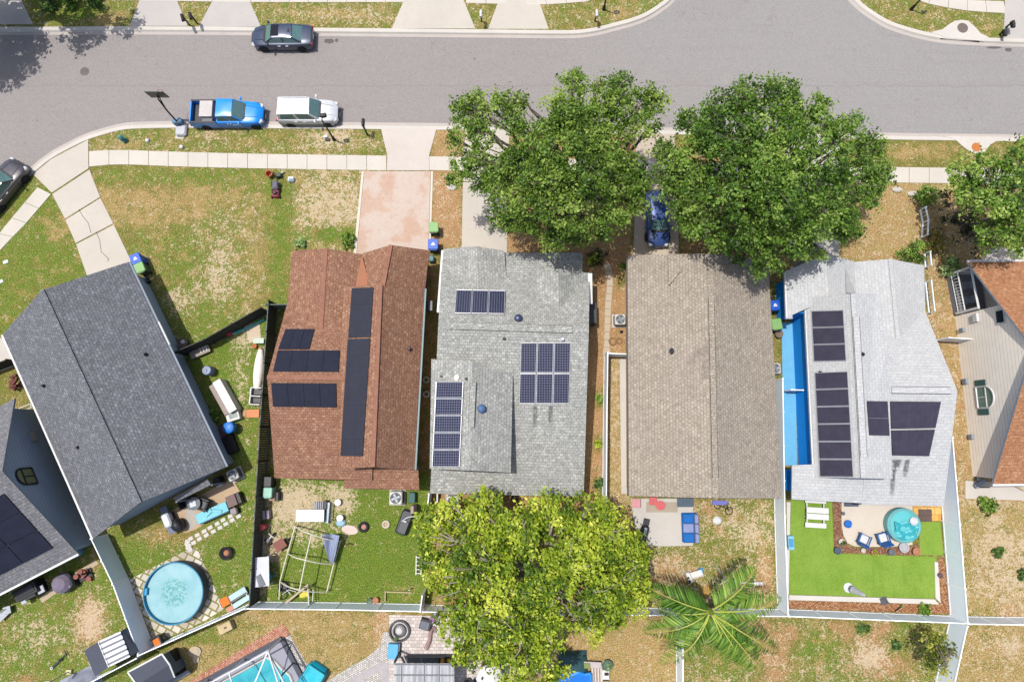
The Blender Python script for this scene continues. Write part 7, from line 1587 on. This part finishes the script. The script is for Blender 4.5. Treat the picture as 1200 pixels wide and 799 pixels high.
# ================================================================ LOWER LEFT CORNER
MET = plain('ribbed_metal', C(222, 224, 230, 1.3), .4, .15, var=.06); DKROOF = plain('dark_roof_sheet', C(84, 88, 102), .7, var=.12)
h = thing('garden_shed', 'metal garden shed with bright ribbed top and dark sloping sides', 'shed', G(133, 765))
q = {k: W(x, y, z) for k, (x, y, z) in dict(a=(98.5, 762, 1.75), b=(115.5, 751, 2.35), c=(141, 739.5, 2.35), d=(148.5, 735, 1.85), e=(162.5, 763, 1.85), f=(152.5, 769, 2.35), g=(128, 781, 2.35), i=(111.5, 792, 1.75)).items()}
b = MB(); b.slab([q['b'], q['c'], q['f'], q['g']], .06, 0, 0)
dr = (q['c']-q['b']).normalized()
for k in range(5): t = (k+.5)/5; strip_on(b, q['b'].lerp(q['g'], t)+Vector((0, 0, .0)), q['c'].lerp(q['f'], t), .13, .05, 1)
b.build('ribbed_roof', [MET, plain('rib_grey', C(128, 130, 140), .5)], h, True)
b = MB(); b.slab([q['a'], q['b'], q['g'], q['i']], .06, 0, 0); b.slab([q['c'], q['d'], q['e'], q['f']], .06, 0, 0); b.build('side_roof', DKROOF, h, True)
b = MB(); strip_on(b, q['b'], q['g'], .08, .05); b.build('ridge_trim', TRIM, h, True)
wallblock(h, [q['a'], q['d'], q['e'], q['i']], -.02, 1.7, plain('grey_shed_wall', C(150, 154, 164), .6), inset=.12)
h = thing('playhouse', 'dark pitched playhouse roof edged in white below the pool fence', 'playhouse', G(178, 790))
c1, c2, c3, c4 = W(150, 787, 1.9), W(190, 765.5, 1.9), W(205, 793, 1.9), W(168, 815, 1.9); m0, m1 = W(161, 802, 2.5), W(199, 778, 2.5)
b = MB(); b.slab([c1, c2, m1, m0], .08, 0, 1); b.slab([c4, m0, m1, c3], .08, 0, 1); b.build('roof', [DKROOF, TRIM], h, True)
b = MB(); strip_on(b, c1, c2, .1, .05); strip_on(b, c2, m1, .1, .05); strip_on(b, m1, c3, .1, .05); strip_on(b, c1, m0, .1, .05); b.build('edge_trim', TRIM, h, True)
wallblock(h, [c1, c2, c3, c4], -.02, 1.85, plain('slate_playhouse_wall', C(110, 120, 130), .7), inset=.15)
h = thing('trailer_crate', 'black open crate with grey tailboard beside the playhouse', 'crate', G(203, 777), .5)
b = MB(); b.box((0, 0, .1), (1.3, 1.6, .08)); b.build('floor', plain('black_liner', C(30, 34, 36), .9), h)
for s in (-1, 1): b = MB(); b.box((s*.66, 0, .45), (.06, 1.6, .75)); b.build('side', BLACK, h)
b = MB(); b.box((.1, .8, .45), (1.3, .06, .75)); b.build('front', BLACK, h); b = MB(); b.box((.2, -.95, .5), (1.7, .3, .08), rot=Matrix.Rotation(.5, 4, 'X')); b.build('tailboard', plain('grey_tailboard', C(150, 154, 166), .6), h)
simple('rocks', 'pale flat stones on the grass right of the black crate', 'stone', 229, 763, lambda b: (b.lathe([(.34, 0), (.38, .1), (.2, .18), (.001, .2)], n=9, sx=1.2), b.lathe([(.22, 0), (.24, .1), (.001, .16)], (.1, -.5, 0), n=9)), plain('beige_rock', C(210, 192, 168), .9))
b = MB(); n = 16; pc_ = G(97, 802)
for i in range(n+1):
    for j in range(n+1):
        u, v = i/n-.5, j/n-.5; r = min(1, 2*math.hypot(u, v)); b.add([(u*2.7, v*1.9, max(.02, .9*(1-r*r)+.16*math.sin(u*16+v*5)*(1-r)+.1*math.sin(v*22)*(1-r)))], [])
b.f = [[i*(n+1)+j, (i+1)*(n+1)+j, (i+1)*(n+1)+j+1, i*(n+1)+j+1] for i in range(n) for j in range(n)]; b.mi = [0]*len(b.f); o = b.build('tarpaulin', plain('lavender_grey_tarp', C(158, 162, 180), .6, var=.22)); o.location = pc_; o.rotation_euler = (0, 0, .45); tag(o, 'lavender-grey tarpaulin heap below the metal shed', 'tarp')
h = thing('kick_scooter', 'black push scooter lying on the lower left lawn', 'scooter', G(67, 777), .75); b = MB(); b.box((0, 0, .1), (.7, .14, .05)); b.build('deck', BLACK, h); b = MB(); b.tube([(.35, 0, .1), (.75, .05, .14), (.95, .08, .16)], .035); b.tube([(.9, -.16, .16), (1.0, .32, .16)], .03); b.build('steering', BLACK, h)
for x in (-.4, .4): b = MB(); b.torus((x, 0, .1), .08, .035, 14, 6); b.build('wheel', TRIM if x < 0 else TYRE, h)
simple('washing_line_post', 'thin cream post with crossbar beside the scooter', 'post', 82, 786, lambda b: (b.cyl((0, 0, 0), (0, 0, 2.1), .04), b.box((0, 0, 2.1), (.28, .28, .12)), b.box((.02, 0, .1), (.35, .3, .18))), plain('cream_post', C(222, 214, 168), .7))
h = thing('parasol', 'folded lilac-grey cantilever parasol cover beside the left house wall', 'parasol', G(80, 681)); b = MB()
b.lathe([(.72, .5), (.66, .75), (.45, 1.0), (.15, 1.15), (.001, 1.2)], n=10); b.build('canopy', plain('lilac_grey_canvas', C(142, 130, 150), .8, var=.25), h); b = MB(); b.cyl((0, 0, 0), (0, 0, 1.0), .04); b.box((0, 0, .05), (.5, .5, .1)); b.build('stand', BLACK, h)
simple('covered_seat', 'black and white padded seat beside the lilac parasol', 'seat', 89, 680, lambda b: (b.bbox((0, 0, .35), (.55, .8, .7), .4, .15), b.bbox((.0, -.1, .72), (.2, .5, .1), .4, .05, 1)), [BLACK, plain('grey_pad', C(150, 152, 164), .8)])
simple('plant_stand', 'reddish-brown pot rack by the corner of the left house', 'rack', 101, 673, lambda b: ([b.lathe([(.12, 0), (.18, .3), (.001, .28)], (random.uniform(-.4, .4), random.uniform(-.35, .35), random.uniform(0, .3)), 10) for _ in range(7)], b.box((0, 0, .12), (1.0, .7, .06), .4, 1), b.box((.3, .2, .5), (.1, .1, 1.0), 0, 1)), [plain('rust_pot', C(160, 96, 84), .8), BLACK])
for x, y, l in ((96, 636, 'upper of the two pale blue water barrels in the gap between the left houses'), (93, 646, 'lower of the two pale blue water barrels in the gap between the left houses')): simple('barrel', l, 'barrel', x, y, lambda b: (b.lathe([(.3, 0), (.36, .45), (.3, .9), (.2, .92), (.001, .9)], n=18), b.torus((0, 0, .5), .35, .02, 18, 5)), plain('pale_blue_barrel', C(130, 176, 214), .45), smooth=True)
simple('firewood', 'reddish-brown clutter of logs in the gap between the left houses', 'logs', 88, 630, lambda b: [b.cyl((random.uniform(-.5, .5), random.uniform(-.4, .4), .1+.08*k), (random.uniform(-.5, .5), random.uniform(-.4, .4), .1+.1*k), .08, n=8) for k in range(7)], plain('dark_log', C(108, 76, 78), .9))
boxes('grill_cart', 'grey and black grill cart under the eave of the left house', 'barbecue', G(46, 693), .48, [('hood', BLACK, [((0, 0, .7), (.8, .5, .45))]), ('shelf', plain('silver_shelf', C(196, 202, 210), .4), [((.65, 0, .7), (.5, .5, .06)), ((-.7, -.1, .65), (.4, .5, .06))]), ('cabinet', DKMETAL, [((0, 0, .25), (1.3, .45, .5))])])
boxes('black_screen', 'black framed bin store against the wall of the left house', 'bin store', G(29, 693, 0, 1.0), .5, [('store', BLACK, [((0, 0, .5), (1.6, .8, 1.0))]), ('lid', plain('black_gloss_lid', C(48, 50, 56), .3), [((0, .02, 1.02), (1.3, .55, .05))])])
simple('barrow_junk', 'grey and white folded chairs on the grass at the left edge', 'chairs', 8, 718, lambda b: (b.box((0, 0, .3), (.9, .5, .06), .8), b.box((.3, .3, .4), (.5, .5, .06), .3), b.tube([(-.6, -.2, .1), (.2, .4, .6)], .03)), plain('silver_shelf', C(196, 202, 210)))
for x, y, l, m in ((35, 428, 'dark folded pushchair in the narrow gap at the left edge', BLACK), (28, 441, 'rusty red garden tools in the narrow gap at the left edge', plain('rust_red_tools', C(120, 66, 58), .8))): simple('stored_things', l, 'clutter', x-6, y+8, lambda b: [b.bbox((random.uniform(-.4, .4), random.uniform(-.5, .5), .3+.1*k), (.5, .2, .2), random.random()*3) for k in range(6)], m)
boxes('old_sash', 'white window frame leaning in the gap between the left houses', 'frame', G(36, 478), .4, [('frame', LW, [((0, .14, .5), (.9, .06, .06)), ((0, -.14, .5), (.9, .06, .06)), ((-.42, 0, .5), (.06, .3, .06)), ((.42, 0, .5), (.06, .3, .06))])])
slabp('paving', [(46, 700), (112, 655), (116, 660), (50, 706)], concrete('tan_footing', C(204, 184, 156), C(170, 146, 118)), .03)

# ================================================================ ALONG THE LOWER EDGE
h = thing('pool_enclosure', 'screened pool cage with white beams at the lower edge', 'pool cage', G(300, 790))
c0, ca, cb = G(331, 747), G(200, 819), G(372, 827); cd = ca+(cb-c0); HT = 2.6
b = MB(); e_ = [c0, ca, cd, cb]; b.prism(e_, -.02, .06); b.build('deck', concrete('grey_pool_deck', C(172, 172, 184), C(150, 148, 160)), h, True)
def up(p, z): return Vector((p.x, p.y, z))
b = MB()
for k in range(4): strip_on(b, up(e_[k], .06), up(e_[(k+1) % 4], .06), .3, .16)
b.build('kerb_wall', plain('dark_cage_kerb', C(80, 84, 96), .7), h, True)
BEAM = plain('white_aluminium', C(230, 232, 234), .4)
for k in range(4): b = MB(); strip_on(b, up(e_[k], HT), up(e_[(k+1) % 4], HT), .09, .1); b.build('top_beam', BEAM, h, True)
for t in (0, .33, .66, 1): p = c0.lerp(ca, t); b = MB(); strip_on(b, up(p, .2), up(p, HT), .09, .09); b.build('post', BEAM, h, True); r = cb.lerp(cd, t); b = MB(); strip_on(b, up(p, HT), up(p.lerp(r, .5), HT+.9), .08, .08); strip_on(b, up(p.lerp(r, .5), HT+.9), up(r, HT), .08, .08); b.build('roof_beam', BEAM, h, True)
b = MB(); strip_on(b, up(c0.lerp(ca, .0), HT), up(c0.lerp(ca, .33).lerp(cb.lerp(cd, .33), .5), HT+.9), .07, .07); b.build('brace', BEAM, h, True)
for t in (.35, .7): p = c0.lerp(cb, t); b = MB(); strip_on(b, up(p, .2), up(p, HT), .08, .08); b.build('post', plain('dark_cage_post', C(84, 88, 98), .5), h, True)
h = thing('swimming_pool', 'turquoise in-ground pool inside the screened cage', 'pool', G(305, 790)); pts = [(297, 778), (313, 769), (322, 773), (331, 783), (340, 790), (344, 800), (340, 830), (240, 830), (262, 797)]
b = MB(); b.prism([G(x, y) for x, y in pts], .0, .09); b.build('water', water('turquoise_pool_water', C(46, 168, 186), C(78, 196, 206)), h, True)
b = MB(); P_ = [G(x, y, .1) for x, y in pts]; b.tube(P_+[P_[0]], .1, 6); b.build('coping', BORD, h, True)
h = thing('hot_tub', 'bright turquoise hot tub outside the pool cage corner', 'hot tub', G(368, 792), -.55); TB = plain('bright_turquoise_shell', C(0, 172, 204), .3)
b = MB(); b.bbox((0, 0, .4), (1.5, 1.9, .8), 0, .25); b.build('shell', TB, h, False, True); b = MB(); b.bbox((0, 0, .81), (1.2, 1.6, .04), 0, .2); b.build('water', water('tub_water', C(30, 190, 214), C(80, 214, 230)), h); b = MB()
for k in range(4): a, c_ = ((-.6, -.8), (.6, -.8), (.6, .8), (-.6, .8))[k], ((.6, -.8), (.6, .8), (-.6, .8), (-.6, -.8))[k]; b.tube([(a[0], a[1], .84), (c_[0], c_[1], .84)], .06, 6)
b.build('rim', plain('pale_turquoise_rim', C(80, 204, 220), .3), h)
GRAV = pavers('white_gravel', C(190, 184, 176), C(222, 218, 212), C(240, 238, 234), C(160, 152, 144), .16, .12, .5, .02)
slabp('gravel', [(333, 748), (339, 742), (362, 782), (354, 790)], GRAV, .03)
slabp('planting_bed', [(214, 803), (332, 730), (340, 743), (330, 749), (236, 805)], pavers('salmon_bark', C(190, 124, 100), C(222, 166, 140), C(236, 198, 174), C(160, 104, 84), .14, .1, .5, .02), .03)
slabp('patio', [(456, 720), (540, 722), (600, 722), (600, 860), (456, 860)], pavers('pale_pink_pavers', C(204, 192, 186), C(224, 214, 208), C(238, 230, 226), C(186, 174, 168), .3, .22, 0, .02), .03)
slabp('gravel', [(380, 800), (408, 782), (430, 770), (446, 756), (449, 740), (456, 740), (456, 860), (380, 860)], GRAV, .022)
slabp('garden_path', [(395, 805), (418, 790), (444, 776), (452, 776), (452, 782), (425, 796), (410, 810)], plain('grey_path', C(190, 184, 184), .9), .03); slabp('garden_path', [(447, 776), (456, 776), (456, 860), (447, 860)], plain('grey_path', C(190, 184, 184)), .034)
h = thing('fire_ring', 'round grey stone fire ring on the pale paved patio', 'fire ring', G(468.5, 738)); b = MB(); b.lathe([(.72, 0), (.74, .28), (.62, .3), (.6, .05), (.001, .05)], n=26); b.build('outer_ring', plain('dark_ring_stone', C(92, 92, 96), .8), h); b = MB(); b.lathe([(.46, .05), (.46, .26), (.38, .28), (.36, .1), (.001, .1)], n=22); b.build('inner_ring', plain('dark_steel_ring', C(104, 104, 108), .6), h); b = MB(); b.lathe([(.6, .06), (.47, .07)], n=24, caps=False); b.build('sand_fill', plain('pale_sand_fill', C(212, 208, 204), .9), h); b = MB(); b.lathe([(.3, .1), (.2, .24), (.001, .28)], n=9); b.build('ashes', plain('pale_ash', C(222, 218, 216), .9), h); b = MB(); b.box((-.25, -.5, .3), (.3, .2, .06), .6); b.build('leaves', LIME, h)
boxes('water_tub', 'sky-blue rectangular tub at the edge of the paved patio', 'tub', G(461.5, 761), -.05, [('tub', plain('sky_blue_tub', C(96, 184, 226), .5), [((0, 0, .2), (.72, 1.0, .4))]), ('shade_side', plain('shaded_tub_side', C(110, 120, 132), .6), [((.42, .05, .18), (.1, 1.0, .36))])])  # grey box along the right paints in the tub's shaded side
boxes('square_planter', 'grey square planter with black rim on the paved patio', 'planter', G(499.5, 729.5), -.25, [('planter', BLACK, [((0, 0, .22), (.78, .72, .44))]), ('fill', plain('slate_fill', C(122, 126, 140), .8), [((-.04, -.06, .45), (.6, .52, .03))])])
boxes('purple_toy', 'small purple ride-on toy at the tip of the yellow-green tree', 'toy', G(508.5, 722.5), .95, [('body', plain('violet_toy', C(150, 96, 150), .5), [((0, 0, .18), (.75, .36, .3))]), ('seat', plain('lilac_toy', C(214, 170, 214), .5), [((-.3, 0, .35), (.22, .28, .05)), ((.2, 0, .35), (.25, .24, .05))])])
simple('float_toy', 'curved pink and brown pool float lying on the paved patio', 'float', 504.5, 744, lambda b: b.tube([(-.28, -.85, .08), (-.05, -.35, .12), (0, .1, .14), (.12, .5, .14), (.3, .55, .1), (.32, .2, .1)], lambda t: .16-.06*t, 8), plain('pink_brown_float', C(190, 160, 158), .6, c2=C(120, 92, 92)))
h = thing('pergola', 'grey translucent-roofed pergola at the lower edge', 'pergola', G(497, 800)); q = [W(462, 776.5, 2.4), W(532.5, 777, 2.4), W(533, 840, 2.6), W(462, 840, 2.6)]
def sheet():
    s = NT('grey_roof_sheets'); co = s.coord(); m = s.n('ShaderNodeMapping'); m.inputs['Scale'].default_value = (3, .15, 1); s.l(co, m.inputs[0]); a = s.noise(m.outputs[0], 2, 4, .7)
    col = s.ramp(a, [(.36, C(134, 138, 144)), (.64, C(186, 190, 194))]); return s.out(col, .35, .2, .4)
SHEET = sheet(); b = MB(); 
for k in range(4): t0, t1 = k/4+.004, (k+1)/4-.004; b.slab([q[0].lerp(q[1], t0), q[0].lerp(q[1], t1), q[3].lerp(q[2], t1), q[3].lerp(q[2], t0)], .04, 0, 0)
b.build('roof', SHEET, h, True)
b = MB(); strip_on(b, q[0].lerp(q[3], .22), q[1].lerp(q[2], .22), .08, .05); strip_on(b, q[0].lerp(q[3], .02), q[1].lerp(q[2], .02), .08, .05); strip_on(b, q[0].lerp(q[1], .5), q[3].lerp(q[2], .5), .06, .05); strip_on(b, q[0].lerp(q[1], .12), q[3].lerp(q[2], .12), .05, .05); b.build('batten', plain('dark_batten', C(120, 122, 128), .5), h, True)
for p in (q[0], q[1], q[2], q[3]): b = MB(); b.box((p.x, p.y, 1.17), (.12, .12, 2.3)); b.build('post', DKMETAL, h, True)
boxes('garden_settee', 'dark mesh settee with curved arm in front of the pergola', 'settee', G(500, 772), 0, [('seat', plain('dark_mesh_seat', C(104, 106, 112), .8, scale=9), [((0, .05, .4), (2.7, .6, .1))]), ('backrest', plain('charcoal_mesh', C(72, 74, 80), .8), [((0, .38, .6), (2.7, .08, .4))]), ('armrest', BLACK, [((-1.5, 0, .5), (.14, .75, .12), .5), ((1.4, 0, .5), (.12, .7, .12))]), ('leg', BLACK, [((-1.2, 0, .18), (.08, .5, .36))]), ('leg', BLACK, [((1.2, 0, .18), (.08, .5, .36))])])
boxes('toy_crate', 'black crate holding yellow and orange toys beside the mesh settee', 'crate', G(523, 771), 0, [('crate', BLACK, [((0, .25, .3), (.9, .12, .6)), ((-.42, 0, .3), (.1, .6, .6)), ((.42, 0, .3), (.1, .6, .6))]), ('toys', plain('amber_toys', C(222, 164, 30), .5), [((-.22, -.02, .4), (.26, .45, .3)), ((.2, .05, .42), (.2, .25, .3))]), ('brown_toy', plain('brown_toy', C(150, 90, 50), .6), [((.02, 0, .36), (.2, .4, .3))])])
h = thing('playhouse', 'white six-sided play hut under the yellow-green tree at the lower edge', 'hut', G(573, 800)); p = W(574, 795, 1.6); b = MB(); b.lathe([(.95, 1.5), (.9, 1.62), (.3, 1.9), (.001, 1.92)], (p.x, p.y, 0), 8); b.build('roof', plain('white_hut_roof', C(240, 238, 236), .5, var=.04), h, True); b = MB(); b.lathe([(.8, 0), (.8, 1.5)], (p.x, p.y, 0), 8); b.build('wall', plain('brown_hut_wall', C(150, 104, 86), .8), h, True); b = MB(); b.lathe([(.12, 1.7), (.12, 1.82), (.001, 1.83)], (p.x-.45, p.y+.1, 0), 10); b.build('vent', BLACK, h, True)
simple('grey_baskets', 'two grey baskets by the white play hut at the lower edge', 'baskets', 553, 797, lambda b: (b.lathe([(.2, 0), (.26, .3), (.2, .3), (.001, .1)], (-.25, 0, 0), 12), b.lathe([(.2, 0), (.26, .3), (.2, .3), (.001, .1)], (.3, .05, 0), 12)), DKMETAL)
b = MB(); n = 14
for i in range(n+1):
    for j in range(n+1): u, v = i/n-.5, j/n-.5; b.add([(u*2.0, v*1.9, .5+.08*math.sin(u*8+1)+.12*math.sin(v*7+u*4)-.3*(2*max(abs(u), abs(v)))**6)], [])
b.f = [[i*(n+1)+j, (i+1)*(n+1)+j, (i+1)*(n+1)+j+1, i*(n+1)+j+1] for i in range(n) for j in range(n)]; b.mi = [0]*len(b.f); o = b.build('tarpaulin', plain('dark_green_tarp', C(54, 92, 94), .6, var=.2)); o.location = G(671, 778); tag(o, 'dark green tarpaulin spread beside the bright blue paddling pool', 'tarp')
h = thing('paddling_pool', 'bright blue paddling pool under the tree at the lower edge', 'paddling pool', G(674, 797)); PBL = plain('vivid_blue_pool', C(16, 124, 236), .35)
b = MB(); b.prism([(-1.4, -1.2), (1.05, -1.2), (1.05, .62), (.6, .55), (.2, .72), (-.3, .5), (-.7, .78), (-1.4, .7)], 0, .45); b.build('pool', PBL, h); b = MB(); b.tube([(-1.35, .7, .45), (-.7, .74, .45), (-.3, .48, .45), (.2, .7, .45), (.6, .53, .45), (1.02, .6, .45), (1.02, -1.2, .45)], .12, 8); b.build('rim', plain('blue_rim_tube', C(40, 150, 242), .35), h, False, True)
boxes('pallet', 'pale timber pallet next to the paddling pool', 'pallet', G(699, 790), 0, [('slats', plain('pale_pallet', C(222, 208, 196), .9), [((-.3+.2*k, 0, .25), (.16, 1.4, .05)) for k in range(4)]), ('bearer', plain('dark_pallet', C(110, 100, 92)), [((0, .6, .15), (.8, .1, .15)), ((0, 0, .15), (.8, .1, .15))])])
boxes('garden_bench', 'grey bench with green cloth between tarpaulin and pallet', 'bench', G(693, 776), -.04, [('seat', plain('grey_wash_seat', C(206, 196, 192), .8), [((0, 0, .42), (1.3, .4, .06))]), ('cloth', plain('olive_cloth', C(140, 152, 90), .9), [((-.4, -.06, .47), (.55, .34, .06))]), ('leg', BLACK, [((-.55, 0, .2), (.06, .36, .4))]), ('leg', BLACK, [((.55, 0, .2), (.06, .36, .4))])])
pot('dark green round tub with plant beside the pallet', 711, 777, .34, .4, plain('dark_green_tub', C(86, 116, 100), .6), MINT)
boxes('grill_box', 'small white and black box below the round green tub', 'box', G(709, 788.5), 0, [('box', TRIM, [((0, 0, .2), (.5, .7, .4))]), ('lid', BLACK, [((.05, .1, .42), (.3, .2, .05)), ((0, -.3, .42), (.42, .08, .05))])])
boxes('folding_chairs', 'grey folded chairs on the pale slab behind the beige gable', 'chairs', G(1145, 566, .03), .6, [('chair', GREYTRIM, [((0, 0, .3), (.9, .3, .06)), ((.3, .5, .25), (.8, .25, .06), .9)]), ('frame', DKMETAL, [((.1, -.4, .3), (.7, .06, .06), -.6)])])
boxes('vent_hood', 'pale wooden rail lying by the orange roof corner', 'rail', G(1190, 570, .03), -.5, [('rail', plain('tan_timber', C(200, 180, 140)), [((0, 0, .12), (1.1, .12, .1))])])
